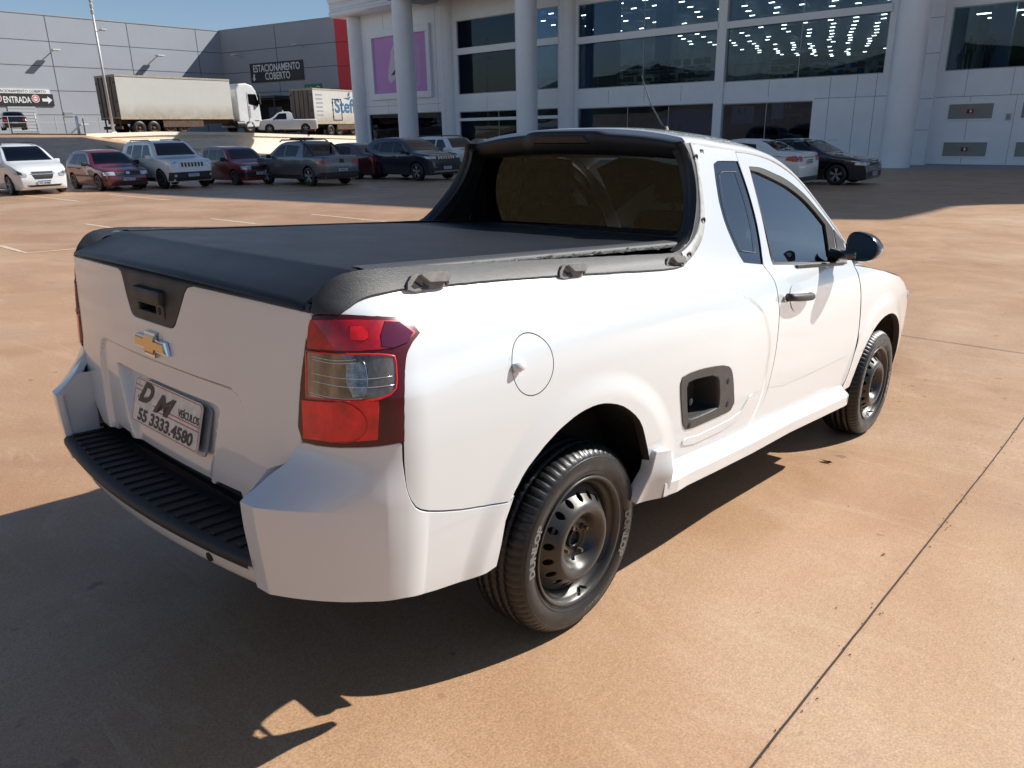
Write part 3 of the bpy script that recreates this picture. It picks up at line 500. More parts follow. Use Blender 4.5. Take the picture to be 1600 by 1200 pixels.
def both(name, fn, mats, label=None, parent=truck, kids=None):
    """a part on the right side and its mirror on the left"""
    mb = MB(); fn(mb); a = mb.build(name, mats, parent); b = mb.mirror().build(name, mats, parent)
    if label:
        for o in (a, b): o['label'] = label
    return a, b
def outR(p): return (-.35 if p[0] < -.72 else 0, -1, 0) if p[0] > -.80 else (-1, -.35, 0)
Q = lambda k: [tuple(p) for p in SH[k]]
# --- quarter panels (bed side with rear pillar)
def inset(poly, d):
    cx = sum(p[0] for p in poly)/len(poly); cz = sum(p[1] for p in poly)/len(poly); o = []
    for x, z in poly:
        r = math.hypot(x-cx, z-cz); o.append((cx+(x-cx)*(1+d/r), cz+(z-cz)*(1+d/r)))
    return o
quarter = [p for p in Q('quarter')]
def FUEL(r): return [(-.284+r*1.0*math.cos(k*math.pi/24), .889+r*.97*math.sin(k*math.pi/24)) for k in range(48)]
both('quarter_panel', lambda mb: patch(mb, quarter, P, g=.016, th=.03, holes=[FUEL(.0805), inset(Q('cup'), -.004), inset(Q('qwin'), .001)], out=outR, rimi=1), [WHITE, DARK])  # rims coloured black so the panel gaps read as deep shade
def f_fuel(mb):
    patch(mb, FUEL(.0775), P, g=.02, th=.012, out=outR)
fu, fu2 = MB(), None
f_fuel(fu); fu = fu.build('fuel_cap_door', WHITE, truck)
mb = MB(); patch(mb, FUEL(.085), P, g=.03, th=0, out=outR, off=-.011); mb.build('fuel_recess', DARK, fu)
# round dimple knob at the rear edge of the fuel door
mb = MB(); kx, kz = -.352, .895; ky = -Yside(kx, kz)
mb.tube([(kx-.008, ky-.001, kz-.003), (kx+.004, ky-.010, kz), (kx+.016, ky-.009, kz+.002), (kx+.03, ky-.001, kz+.004)], .011, 12, rr=[.011, .013, .012, .006]); mb.build('pull_tab', WHITE, fu)
fu_l = MB(); f_fuel(fu_l); fu_l.mirror().build('quarter_panel', WHITE, truck)
# --- quarter windows
def f_qw(mb): patch(mb, Q('qwin'), P, g=.025, th=.004, out=outR, off=-.004)
qa = both('quarter_window', f_qw, glass('quarter_glass', (.5, .56, .58), .05, .9, ior=2.35))
qi = [(lerp(x, 1.09, .30), lerp(z, 1.24, .22)) for x, z in Q('qwin')]
for o, sg in zip(qa, (1, -1)):
    mb = MB(); pts = [P(x, z) for x, z in qi]; mb.tube([(p[0], p[1]*1-.0005, p[2]) for p in pts+pts[:1]], .0011, 5)
    (mb if sg > 0 else mb.mirror()).build('heater_line', mat('pale_line', (.20, .22, .25), .6), o)
# --- doors
SAIL = [(2.047, 1.137), (2.13, 1.081), (2.132, 1.036), (2.06, 0.984), (1.973, 0.986), (2.037, 1.053)]
both_d = both('door', lambda mb: patch(mb, inset(Q('door'), -.0055), P, g=.015, th=.03, holes=[Q('dwin')], out=outR, rimi=1), [WHITE, DARK])  # black rim paints the shade of the door gap
dw = Q('dwin'); dg = Q('dglass')
for d, sg in zip(both_d, (1, -1)):
    def put(mb, n, m, par=d): return (mb if sg > 0 else mb.mirror()).build(n, m, par)
    mb = MB(); patch(mb, inset(dw, -.0005), P, g=.03, th=.02, holes=[dg], out=outR, off=-.001); wf = put(mb, 'window_frame', mat('rubber_black', (.007, .007, .008), .6))
    mb = MB(); patch(mb, inset(dg, .004), P, g=.03, th=.003, out=outR, off=-.010); put(mb, 'window', TINT)
    # weather strip under the glass
    mb = MB(); rows = []
    for i in range(9):
        x = lerp(1.50, 2.02, i/8); z = lerp(1.003, .985, i/8); y = -Yside(x, z)
        rows.append([(x, y+.004, z+.014), (x, y-.006, z+.012), (x, y-.008, z), (x, y+.002, z-.006)])
    mb.grid(rows); put(mb, 'weather_strip', RAILM)
    # handle: recess, bar
    hx, hz = 1.405, .892; hy = -Yside(hx, hz)
    mb = MB(); rows = []
    for i in range(9):
        r = .066*math.sin(i/8*math.pi/2); dp = .001+.0*i
        rows.append([(hx+r*math.cos(t*math.pi/12)*1.0, -Yside(hx+r*math.cos(t*math.pi/12), hz+r*.86*math.sin(t*math.pi/12))-.0025+.022*(1-(i/8)**2)*(1 if i < 8 else 0)*0, hz+r*.86*math.sin(t*math.pi/12)) for t in range(25)])
    mb.grid(rows); put(mb, 'handle_recess', mat('recess_white', (.62, .63, .64), .3, coat=1.))
    mb = MB(); pts = []
    for i in range(11):
        x = lerp(1.285, 1.525, i/10); pts.append((x, -Yside(x, hz)-.012-.022*math.sin(math.pi*min(1, max(0, i/10)))**.35, lerp(.905, .888, i/10)))
    mb.tube(pts, .0155, 12, rr=[.016]*11)
    mb.bar((1.33, hy+.01, .90), (1.33, hy-.03, .90), .012); mb.bar((1.50, hy+.01, .888), (1.50, hy-.03, .888), .012)
    put(mb, 'handle', BLACKP)
# black sheets standing in for the shade behind the panel gaps
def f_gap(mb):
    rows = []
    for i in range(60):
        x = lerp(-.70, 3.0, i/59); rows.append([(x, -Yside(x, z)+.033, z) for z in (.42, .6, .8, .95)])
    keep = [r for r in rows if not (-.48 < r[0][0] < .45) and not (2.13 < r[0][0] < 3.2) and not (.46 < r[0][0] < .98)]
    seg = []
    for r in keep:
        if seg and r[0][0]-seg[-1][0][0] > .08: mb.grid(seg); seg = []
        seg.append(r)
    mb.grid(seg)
both('dark_gap_backing', f_gap, DARK)
# --- front fenders
fen = [(2.139, .971), (2.162, .928), (2.184, .857), (2.2, .791), (2.216, .724), (2.228, .663), (2.230, .604), (2.218, .571), (2.2, .535), (2.186, .49), (2.172, .448), (2.155, .40), (2.135, .366), (2.116, .346)]
fen += [(2.215, .30)] if False else []
for i in range(0, 25):
    a = math.radians(172-i*(172+2)/24); fen.append((2.655+.41*math.cos(a)*1.02, .30+.385*math.sin(a)))
fen += [(3.08, .290), (3.13, .30), (3.155, .45), (3.155, .60), (3.12, .69), (3.01, .785), (2.92, .83), (2.81, .868), (2.55, .915), (2.35, .945)]
both('fender', lambda mb: patch(mb, fen, P, g=.014, th=.03, out=(0, -1, 0), rimi=1), [WHITE, DARK])  # black rim paints the shade of the fender gap
# --- bed rails and rear pillar trim
rail = Q('rail')
rail_lo = clip(rail, 0, .60, True); rail_up = clip(rail, 0, .60, False)
def f_rail(mb): patch(mb, rail_lo, P, g=.02, th=.055, out=lambda p: (-.6 if p[0] < -.75 else 0, -1, 0), off=.007, lip=.004)
rl = both('bed_rail', f_rail, [RAILM])
FR = mat('satin_black_frame', (.016, .0165, .018), .50, nrough=.06, nscale=8)
def f_pil(mb): patch(mb, rail_up, P, g=.02, th=.055, out=(0, -1, 0), off=.006, lip=.004)
pil_ = both('pillar_trim', f_pil, FR)
# bleached strip with screws on the pillar edge
def f_strip(mb):
    edge = [(1.474, .883), (1.434, .884), (1.389, .882), (1.347, .872), (1.301, .858), (1.261, .844), (1.231, .833), (1.207, .821), (1.185, .807), (1.164, .791), (1.145, .772), (1.128, .748), (1.112, .719), (1.097, .685), (1.085, .649), (1.078, .622)]
    rows = []
    for i, (z, x) in enumerate(edge):
        zz = z; y = -Yside(x, zz)-.009; wd = lerp(.020, .032, min(1, i/8))
        a = edge[min(i+1, len(edge)-1)]; b = edge[max(i-1, 0)]; tx, tz = a[1]-b[1], a[0]-b[0]; L = math.hypot(tx, tz); nx, nz = tz/L, -tx/L
        c = [(x+nx*wd*k, -Yside(x+nx*wd*k, zz+nz*wd*k)-.0095, zz+nz*wd*k) for k in (0, .5, 1)]
        rows.append([(c[0][0], c[0][1]+.01, c[0][2])]+c+[(c[2][0], c[2][1]+.012, c[2][2])])
    mb.grid(rows, smooth=True)
st = both('pillar_strip', f_strip, STRIPM)
for o, sg in zip(st, (1, -1)):
    for (x, z) in ((.873, 1.425), (.808, 1.208), (.655, 1.098)):
        mb = MB(); y = -Yside(x, z)-.008; mb.lathe([(0, .004), (.006, .004), (.0065, -.002), (.0105, -.0045), (.013, -.001)], 20, cx=x, cy=y-.001, cz=z); (mb if sg > 0 else mb.mirror()).build('screw', BLACKP, o)
# --- lashing clips on the rail
for (x, z, L) in ((-.533, 1.104, .128), (-.005, 1.091, .118), (.535, 1.081, .112)):
    for sg in (1, -1):
        y = -Yside(x, z)-.008; mb = MB(); hl = L/2; T = Matrix.Translation((x, y, z)) @ Matrix.Rotation(math.radians(-14), 4, 'X') @ Matrix.Scale(.76, 4, (0, 0, 1)) @ Matrix.Scale(.8, 4, (0, 1, 0))
        o1 = [(-hl, -.018), (-hl+.004, .004), (-hl+.018, .021), (-hl+.034, .027), (hl-.018, .027), (hl-.004, .018), (hl, -.002), (hl-.006, -.016), (hl-.02, -.024), (-hl+.02, -.026)]
        mb.prism([(a, b) for a, b in o1], .010, -.010, M=T); b0 = mb
        o2 = [(-.028, .020), (-.012, .004), (-.004, -.003), (hl-.012, -.006), (hl-.004, .010), (hl-.014, .023), (-.006, .025), (-.020, .006+.018)]
        mb.prism([(a, b) for a, b in o2], -.010, -.027, M=T)
        mb.prism([(-hl+.012, -.008), (-hl+.024, .004), (-hl+.036, -.004), (-hl+.045, -.014), (-hl+.02, -.017)], -.010, -.0115, mi=1, M=T)
        mb.prism([(hl-.013, -.018), (hl-.003, -.012), (hl-.003, -.004), (hl-.013, -.007)], -.010, -.0125, mi=1, M=T)
        mb.prism([(-hl+.048, -.004), (-.018, -.003), (-.002, -.014), (-.004, -.024), (-hl+.04, -.024)], -.010, -.0112, mi=2, M=T)
        o = (mb if sg > 0 else mb.mirror()).build('lashing_clip', [GREYCLIP, DARK, BLACKP], truck)
        md = o.modifiers.new('b', 'BEVEL'); md.width = .0022; md.segments = 2; md.limit_method = 'ANGLE'
# --- side step cup (frame, pocket)
cup = Q('cup'); ci = Q('cupin')
def f_cup(mb):
    n = len(cup); patch(mb, cup, P, g=.03, th=.02, holes=[ci], out=outR, off=.003, lip=.004)
    # flared pocket walls
    pc = (.66, .60); rows = []
    r0 = dens(ci, .02)
    def wall(k):
        rr = []
        for x, z in r0:
            y = -Yside(x, z)-.003; xx = lerp(x, pc[0], k*.12); zz = lerp(z, pc[1], k*.10); rr.append((xx, y+.10*k, zz))
        return rr+rr[:1]
    mb.grid([wall(0), wall(.08), wall(1)], smooth=False)
    last = wall(1)[:-1]; mb.add(last, [tuple(range(len(last)))])
cu = both('step_cup', f_cup, [mat('charcoal_plastic', (.045, .043, .041), .5, bump=.3, bscale=400, nrough=.1)])
for o, sg in zip(cu, (1, -1)):
    for (x, z) in ((.785, .655), (.805, .565), (.525, .63), (.536, .545)):
        mb = MB(); y = -Yside(x, z)-.0035; mb.lathe([(0, -.0008), (.010, -.0008), (.0125, .0005)], 16, cx=x, cy=y, cz=z); (mb if sg > 0 else mb.mirror()).build('bolt_hole', DARK, o)
    for i in range(5): mb = MB(); mb.lathe([(0, .006), (.006, .006), (.008, 0)], 12, cx=.55+.045*i, cy=-.775, cz=.522, axis='z'); (mb if sg > 0 else mb.mirror()).build('stud', mat('dull_steel', (.4, .4, .4), .4, metal=.7), o)
# crease under the cup
def f_cr(mb):
    pl = [(.52, .475), (.60, .462), (.80, .462), (.93, .478), (1.0, .515), (1.03, .56), (.995, .55), (.94, .505), (.86, .492), (.62, .488), (.53, .497), (.505, .487)]
    patch(mb, pl, P, g=.012, th=.004, out=outR, off=.0035, lip=.003)
both('body_crease', f_cr, WHITE)
# --- side skirts
def f_sk(mb):
    xs = [.345, .42, .5, .7, 1.0, 1.4, 1.8, 2.0, 2.07, 2.118]; rows = []
    for x in xs:
        e = (1 if x < 2.08 else .8)*lerp(.80, 1, sstep(.34, .44, x)); ys = -Yside(x, .42); zt = lerp(.425, .372, (x-.39)/1.72)
        rows.append([(x, ys+.03, zt+.012), (x, ys-.001, zt+.010), (x, ys-.010*e, zt), (x, ys-.044*e, zt-.022), (x, ys-.052*e, zt-.030), (x, ys-.048*e, zt-.075), (x, ys-.035*e, zt-.084), (x, ys+.05, zt-.086)])
    n = len(rows[0]); vs = [p for r in rows for p in r]
    for i in range(len(rows)-1):
        for j in range(n-1): mb.add([rows[i][j], rows[i][j+1], rows[i+1][j+1], rows[i+1][j]], [(0, 1, 2, 3)], smooth=False)
    mb.add(rows[-1], [tuple(range(n))]); 
    # rear kick-up hugging the wheel arch
    patch(mb, [(.246, .346), (.258, .375), (.285, .445), (.300, .512), (.372, .505), (.372, .346)], lambda x, z: (x, -Yside(x, z)-.014-.040*sstep(.24, .40, x)*(.35+.65*sstep(.515, .42, z)), z), g=.012, th=.05, out=(0, -1, 0), lip=.004)
sk = both('side_skirt', f_sk, WHITE)
for o, sg in zip(sk, (1, -1)):
    mb = MB(); mb.lathe([(0, -.0005), (.006, -.0005)], 12, cx=.312, cy=-Yside(.31, .495)-.0185, cz=.495); (mb if sg > 0 else mb.mirror()).build('screw', DARK, o)
# --- tail lamps
lamp = Q('lamp')
def f_lamp(mb): patch(mb, lamp, P, g=.016, th=.03, out=lambda p: (-.7, -1, 0), off=.003, lip=.003)
la, lb = both('tail_lamp', f_lamp, [REDD])
for o, sg in ((la, 1), (lb, -1)):
    for nm, key, m, of in (('upper_lens', 'lamp_top', REDL, .0048), ('clear_lens', 'lamp_mid', CLEARL, .0052), ('lower_lens', 'lamp_low', REDB, .0048)):
        mb = MB(); patch(mb, Q(key), P, g=.016, th=.002, out=lambda p: (-.7, -1, 0), off=of, lip=.0012); q = (mb if sg > 0 else mb.mirror()).build(nm, m, o)
        if nm == 'clear_lens':
            ring = Q(key); mb = MB(); pts = [P(*p) for p in ring]; nn = [Vector((-.6, -.8, 0)).normalized()*.0062]*len(pts)
            mb.tube([Vector(p)+n for p, n in zip(pts+pts[:1], nn+nn[:1])], .0022, 6); (mb if sg > 0 else mb.mirror()).build('lens_rim', REDB, q)
            mb = MB()
            for zz, a, b in ((.931, -.93, -.715), (.914, -.93, -.715), (.967, -.92, -.80), (.961, -.92, -.80), (.888, -.935, -.80), (.883, -.935, -.80)):
                mb.tube([Vector(P(lerp(a, b, k/12), zz-.004*math.sin(k/12*math.pi)))+nn[0] for k in range(13)], .0009, 4)
            (mb if sg > 0 else mb.mirror()).build('lens_line', mat('silver_line', (.8, .8, .8), .3, metal=.8), q)
            # bulb and its reflector bowl seen through the lens
            mb = MB(); patch(mb, [(-.825, .955), (-.79, .962), (-.774, .950), (-.782, .915), (-.792, .892), (-.822, .888), (-.832, .92)], P, g=.01, th=.001, out=lambda p: (-.7, -1, 0), off=.0062)
            pts = [P(*p) for p in ((-.782, .972), (-.779, .95), (-.780, .925), (-.790, .90), (-.80, .885))]; mb.tube([Vector(p)+nn[0] for p in pts], .0015, 5)
            (mb if sg > 0 else mb.mirror()).build('bulb_holder', mat('silver_bulb', (.30, .34, .39), .25, metal=.8, noise=.7, nscale=50), q)
        if nm == 'upper_lens':
            mb = MB(); patch(mb, [(-.805, 1.004), (-.795, 1.031), (-.762, 1.031), (-.752, 1.020), (-.755, 1.008), (-.768, 1.003)], P, g=.02, th=.001, out=lambda p: (-.7, -1, 0), off=.0062); (mb if sg > 0 else mb.mirror()).build('bulb', REDB, q)
            mb = MB(); patch(mb, [(-.700, 1.036), (-.662, 1.032), (-.637, 1.009), (-.660, .992), (-.700, .985), (-.728, .990), (-.722, 1.012)], P, g=.02, th=.001, out=lambda p: (-.4, -1, 0), off=.0060); (mb if sg > 0 else mb.mirror()).build('side_marker', mat('plum_lens', (.10, .008, .03), .12, coat=1.), q)
        if nm == 'lower_lens':
            mb = MB(); patch(mb, [(-.80, .95), (-.80, .85)], P, th=0) if False else None
            for zz in (.0,):
                pts = [(-.86+.066*math.cos(t*math.pi/12), .833+.045*math.sin(t*math.pi/12)) for t in range(-6, 7)]
                mb.tube([Vector(P(*p))+Vector((-.0045, -.0048, 0)) for p in pts], .0010, 5)
            (mb if sg > 0 else mb.mirror()).build('reflector_ring', REDL, q)
# --- tailgate
def TG(y, z):
    x = XT(y, z); a = abs(y)
    # lower field set in behind the crease, with rounded upper corner
    zc = .842-.0*a; dd = min((.385-a) if True else 0, zc-z)
    cxr, czr, rr = .355, .772, .07
    if a > cxr and z > czr: dd = rr-math.hypot(a-cxr, z-czr)
    else: dd = min(cxr+rr-a, zc-z)
    x += .009*sstep(-.004, .004, dd)
    # number plate bay
    w0 = lerp(.235, .30, min(1, max(0, (z-.57)/.2))); d2 = min(w0-a, .778-z)
    dep = lerp(.014, .040, min(1, max(0, (z-.58)/.19)))
    x += dep*sstep(-.006, .030, w0-a)*sstep(-.002, .009, .778-z)
    return (x, y, z)
rt = [(0, 1.066), (.30, 1.064), (.50, 1.060), (.661, 1.055), (.648, .97), (.637, .90), (.628, .83), (.627, .78), (.627, .74), (.618, .70), (.602, .66), (.575, .618), (.54, .58), (.50, .548), (.44, .545), (.382, .552), (.372, .574), (.30, .573), (.262, .572), (.248, .560), (.18, .560), (0, .560)]
cut = [(.205, 1.067), (.190, 1.052), (.158, .99), (.134, .952), (.105, .944), (0, .944)]
rt2 = [(y, z) for y, z in rt if y > .205]
half = [(.215, 1.064)]+rt2[0:]
half = [p for p in rt if p[0] > .22]
outl = [(.205, 1.063)]+[p for p in rt[1:] if p[0] > .205]
low = [p for p in rt if p[1] < .62 or p[0] > .55]
tgp = [(.222, 1.061), (.205, 1.048)]
tg_poly = cut[1:][::-1]
right = [(.225, 1.0645), (.30, 1.064), (.50, 1.060)]+rt[3:]
full = [(.0, .944), (.105, .944), (.122, .948), (.134, .958), (.158, .995), (.186, 1.044), (.198, 1.058), (.225, 1.0645)]+right[1:]
left = [(-y, z) for y, z in full if y > 0][::-1]
mb = MB(); patch(mb, [(y, z) for y, z in full]+left, TG, g=.011, gz=.007, th=.03, out=(-1, 0, 0), lip=.004); tgate = mb.build('tailgate', WHITE, truck)
# black upper trim of the tailgate with the handle
trim = [(.0, .9475), (.103, .9475), (.119, .951), (.131, .961), (.155, .997), (.183, 1.046), (.196, 1.0615), (.225, 1.068), (.30, 1.067), (.50, 1.063), (.659, 1.058), (.659, 1.074), (.50, 1.079), (.30, 1.083), (.0, 1.085)]
trim = trim+[(-y, z) for y, z in trim[1:-1]][::-1]
mb = MB(); patch(mb, trim, lambda y, z: (XT(y, z)-.001+.016*sstep(1.066, 1.088, z), y, z), g=.02, gz=.01, th=.03, out=(-1, 0, 0), lip=.003, holes=[[(-.078, .965), (.078, .965), (.085, .975), (.085, 1.03), (.078, 1.038), (-.078, 1.038), (-.085, 1.03), (-.085, .975)]])
tt = mb.build('upper_trim', BLACKP, tgate)
mb = MB(); hx = XT(0, 1.0)
mb.grid([[(hx+.040, y, z) for y in (-.09, .09)] for z in (.96, 1.04)]); mb.build('handle_bay', DARK, tt)
mb = MB(); mb.box(hx-.016, hx+.03, -.084, .084, 1.001, 1.037, bev=.010); mb.box(hx-.008, hx+.012, -.084, .084, .994, 1.003, bev=.004); h1 = mb.build('handle', BLACKP, tt)
mb = MB(); mb.box(hx-.004, hx+.03, -.084, .084, .962, .974, bev=.004); mb.box(hx-.004, hx+.03, .068, .084, .966, 1.002, bev=.004); mb.box(hx-.005, hx+.03, -.084, -.036, .966, 1.003, bev=.005); mb.build('handle_frame', BLACKP, tt)
mb = MB(); mb.lathe([(0, -.0062), (.009, -.0062), (.010, -.004)], 16, cx=hx, cy=-.058, cz=.984, axis='x'); mb.box(hx-.0064, hx-.004, -.061, -.055, .974, .984); mb.build('key_hole', DARK, tt)
# emblem: cross-shaped badge, gold face in a chrome border
def bow(s, e=0.):
    pts = [(-.098, -.017), (-.028, -.017), (-.036, -.034), (.026, -.034), (.034, -.017), (.104, -.017), (.090, .017), (.030, .017), (.037, .034), (-.025, .034), (-.033, .017), (-.090, .017)]
    return [(a*s, b*s) for a, b in pts]
ex, ez = XT(0, .89)-.001, .889
TM = Matrix.Translation((ex, 0, ez)) @ Matrix(((0, 0, -1, 0), (-1, 0, 0, 0), (0, 1, 0, 0), (0, 0, 0, 1)))
def badge(mb, s0, s1, z0, z1, mi):
    a = bow(s0); b = bow(s1); n = len(a)
    vs = [TM @ Vector((x, y, z0)) for x, y in a]+[TM @ Vector((x, y, z1)) for x, y in b]
    mb.add(vs, [(i, (i+1) % n, n+(i+1) % n, n+i) for i in range(n)]+[tuple(range(n, 2*n))], mi)
mb = MB(); badge(mb, 1.0, .99, .0, .006, 0); badge(mb, .99, .94, .006, .009, 0); em = mb.build('emblem', CHROME, tgate)
mb = MB(); bp_ = [(a*(1-.05)*.98, b*.82) for a, b in bow(1)]; n = len(bp_); mb.add([TM @ Vector((x, y, .0085)) for x, y in bp_]+[TM @ Vector((x*.95, y*.72, .0125)) for x, y in bp_], [(i, (i+1) % n, n+(i+1) % n, n+i) for i in range(n)]+[tuple(range(n, 2*n))]); mb.build('emblem_face', GOLD, em)
# number plate
PW, PH = .40, .130
pm = Matrix.Translation((-.862, .0, .690)) @ Matrix.Rotation(math.radians(-12.5), 4, 'Y') @ Matrix(((0, 0, -1, 0), (-1, 0, 0, 0), (0, 1, 0, 0), (0, 0, 0, 1)))
pm = Matrix.Translation((-.850, 0, .694)) @ Matrix.Rotation(math.radians(12.5), 4, 'Y') @ Matrix(((0, 0, -1, 0), (-1, 0, 0, 0), (0, 1, 0, 0), (0, 0, 0, 1)))
def rrect(w, h, r, n=5):
    o = []
    for cx, cy, a in ((w-r, h-r, 0), (-w+r, h-r, 90), (-w+r, -h+r, 180), (w-r, -h+r, 270)):
        for k in range(n): t = math.radians(a+90*k/(n-1)); o.append((cx+r*math.cos(t), cy+r*math.sin(t)))
    return o
PLW = mat('plate_aged_white', (.74, .72, .66), .35, noise=.25, nscale=30); PRED = mat('plate_red', (.50, .10, .13), .5, noise=.3, nscale=90); PBLK = mat('plate_black', (.035, .03, .03), .5)
mb = MB(); mb.prism(rrect(PW/2, PH/2, .015), 0, .003, axis='z', M=pm); plate = mb.build('number_plate', [PLW], tgate)
mb = MB()
o_, i_ = rrect(PW/2-.003, PH/2-.003, .013), rrect(PW/2-.0055, PH/2-.0055, .011); n = len(o_)
mb.add([pm @ Vector((x, y, .0034)) for x, y in o_]+[pm @ Vector((x, y, .0034)) for x, y in i_], [(i, (i+1) % n, n+(i+1) % n, n+i) for i in range(n)], 0)
for (x0, x1, y0, y1) in ((-.195, .195, -.001, .002), (-.195, .195, -.015, -.0125)):
    pass
def quadp(x0, y0, x1, y1, t, e=.0034): mb.add([pm @ Vector((x0, y0-t, e)), pm @ Vector((x1, y1-t, e)), pm @ Vector((x1, y1+t, e)), pm @ Vector((x0, y0+t, e))], [(0, 1, 2, 3)], 0)
quadp(-.194, .043, -.150, .043, .0014); quadp(-.194, .030, -.128, .030, .0014)
quadp(-.075, .0025, .194, .0025, .0016); quadp(-.070, -.0085, .194, -.0085, .0016)
mb.build('plate_stripes', [PRED], plate)
mb = MB(); R_ = pm.to_3x3() @ Vector((1, 0, 0)); U_ = pm.to_3x3() @ Vector((0, 1, 0))
def pt(b, x, y, h, w_=None, sh=0., bo=.02): text(mb, b, pm @ Vector((x, y, .0032)), R_, U_, h, ext=.0012, bold=bo, width=w_, shear=sh)
pt('D', -.122, .029, .054, .094, .5, .045); pt('M', -.006, .016, .052, .128, .5, .035); pt('VEÍCULOS', .133, .0175, .020, .116, 0, .006)
pt('55 3333.4580', .004, -.037, .033, .330, .12, .028)
for k in range(7):
    xx = -.175+.010*k; mb.add([pm @ Vector((xx, .008+.003*(k % 3), .0036)), pm @ Vector((xx+.008, .006+.004*(k % 2), .0036)), pm @ Vector((xx+.004, .018+.004*(k % 2), .0036))], [(0, 1, 2)])
mb.build('plate_writing', [PBLK], plate)
mb = MB(); bm_ = pm @ Matrix.Translation((.020, -.006, -.016)); mb.prism(rrect(PW/2, PH/2, .015), 0, .006, axis='z', M=bm_); mb.build('plate_bracket', mat('bracket_blue_grey', (.30, .34, .40), .3, metal=.6), tgate)
# left edge lamps are mirrored above; gap backing behind the tailgate
mb = MB(); rows = [[(XT(y, z)+.055, y, z) for y in [-.60+.1*i for i in range(13)]] for z in (.52, .7, .9, 1.07)]; mb.grid(rows); mb.build('dark_gap_backing', DARK, truck)
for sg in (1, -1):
    mb = MB(); mb.grid([[(-.80, -.60, z), (-.77, -.65, z), (-.69, -.69, z), (-.60, -.70, z)] for z in (.45, .7, 1.03)]); (mb if sg > 0 else mb.mirror()).build('dark_gap_backing', DARK, truck)
# --- rear bumper
def ang(z): return z
zs = [.33+.009*i for i in range(34)]+[.630, .636, .640, .643, .646, .650, .656, .664, .674, .686, .70, .715, .73, .745, .757, .766, .775, .79, .80]
zs = sorted(set(round(z, 4) for z in zs))
sT = X0-CL; sI = X0-CL-.055
QE = []
qs = quarter[107:136]
for k in range(1, len(qs)-1):
    tx, tz = qs[k+1][0]-qs[k-1][0], qs[k+1][1]-qs[k-1][1]; L_ = math.hypot(tx, tz)
    if L_ > 1e-6 and qs[k][0] < -.36: QE.append((qs[k][0]+tz/L_*.006, qs[k][1]-tx/L_*.006))
QE[0] = (QE[0][0], .783)
bumper = [(sI+.012, .476), (sI+.008, .58), (sI+.008, .640), (sI+.010, .652), (sI+.02, .668), (sI+.032, .69), (-.975, .72), (-.966, .752), (-.955, .765)]
bumper += [(p[0], p[1]-.004) for p in [q for q in lamp if q[1] < .79 and q[0] < -.70]][::-1] if False else []
lb_ = sorted([(p[0], p[1]-.0035) for p in lamp if p[1] < .792 and -.945 < p[0] < -.71])
bumper += lb_+QE
bumper += [(-.384, .50), (-.39, .44), (-.397, .372), (-.43, .366), (-.5, .370), (-.6, .385), (-.7, .405), (-.8, .415), (-.88, .418), (-.94, .420), (-.985, .422), (sI+.012, .424)]
def PBs(s, z): return PB(s, z)
def f_bump(mb): patch(mb, bumper, PBs, g=.008, th=.02, out=lambda p: (-1, -.3, .3) if p[0] < -.8 else (-.4, -1, 0), zs=zs, lip=.004, rimi=1)
ba, bb = both('rear_bumper', f_bump, [WHITE, WHITE])
# inner faces of the bumper horns
for sg in (1, -1):
    mb = MB(); yy = PB(sI+.010, .6)[1]; col = []
    pr = [(PB(sI+.010, z)[0], z) for z in (.43, .476, .52, .58, .62, .640, .652, .67, .69, .70)]
    rows = [[(x, yy+.001, z) for x, z in pr], [(-.83, yy+.001, z) for x, z in pr]]
    mb.grid(rows, smooth=False); (mb if sg > 0 else mb.mirror()).build('bumper_horn', WHITE, ba if sg > 0 else bb)
# lower white lip under the step, whole width
yi = abs(PB(sI+.012, .6)[1])-.0
def XB(y, z): e = PB(sI+.012, z)[0]; return (e-.050*(1-(y/yi)**2)*(1 if abs(y) < yi else 0)+.0, y, z)
mb = MB(); ny = 40; rows = []
for z in (.476, .462, .445, .430, .424, .420, .418):
    inn = {.476: .0, .462: .0, .445: .002, .430: .006, .424: .010, .420: .018, .418: .06}[z]
    rows.append([(XB(lerp(-yi, yi, i/ny), z)[0]+inn, lerp(-yi, yi, i/ny), z) for i in range(ny+1)])
mb.grid(rows); lipo = mb.build('bumper_lip', WHITE, ba)
for y in (-.40,):
    mb = MB(); x = XB(y, .45)[0]; mb.lathe([(0, -.002), (.012, -.002), (.014, .004)], 16, cx=x+.001, cy=y, cz=.449, axis='x'); mb.build('tow_hole', DARK, lipo)
# step pad
PAD = mat('step_pad_black', (.018, .018, .019), .55, bump=.25, bscale=500); mb = MB()
def pedge(y): return XB(y, .49)[0]-.006
ny = 60; rows = []
for k, (dx, z) in enumerate(((.0, .472), (-.004, .478), (-.004, .492), (.002, .499), (.010, .5015), (.03, .502), (.07, .502), (.11, .502), (.16, .502))):
    rows.append([(pedge(lerp(-yi, yi, i/ny))+dx, lerp(-yi+.002, yi-.002, i/ny), z) for i in range(ny+1)])
mb.grid(rows)
for i in range(25):
    y = -.60+i*.05
    xe = pedge(y); mb.box(xe+.022, xe+.135, y-.009, y+.009, .5015, .5075, bev=.0035)
mb.build('step_pad', PAD, truck)
mb = MB(); mb.box(-.80, -.70, -.62, .62, .40, .50); mb.build('bumper_beam', DARK, truck)
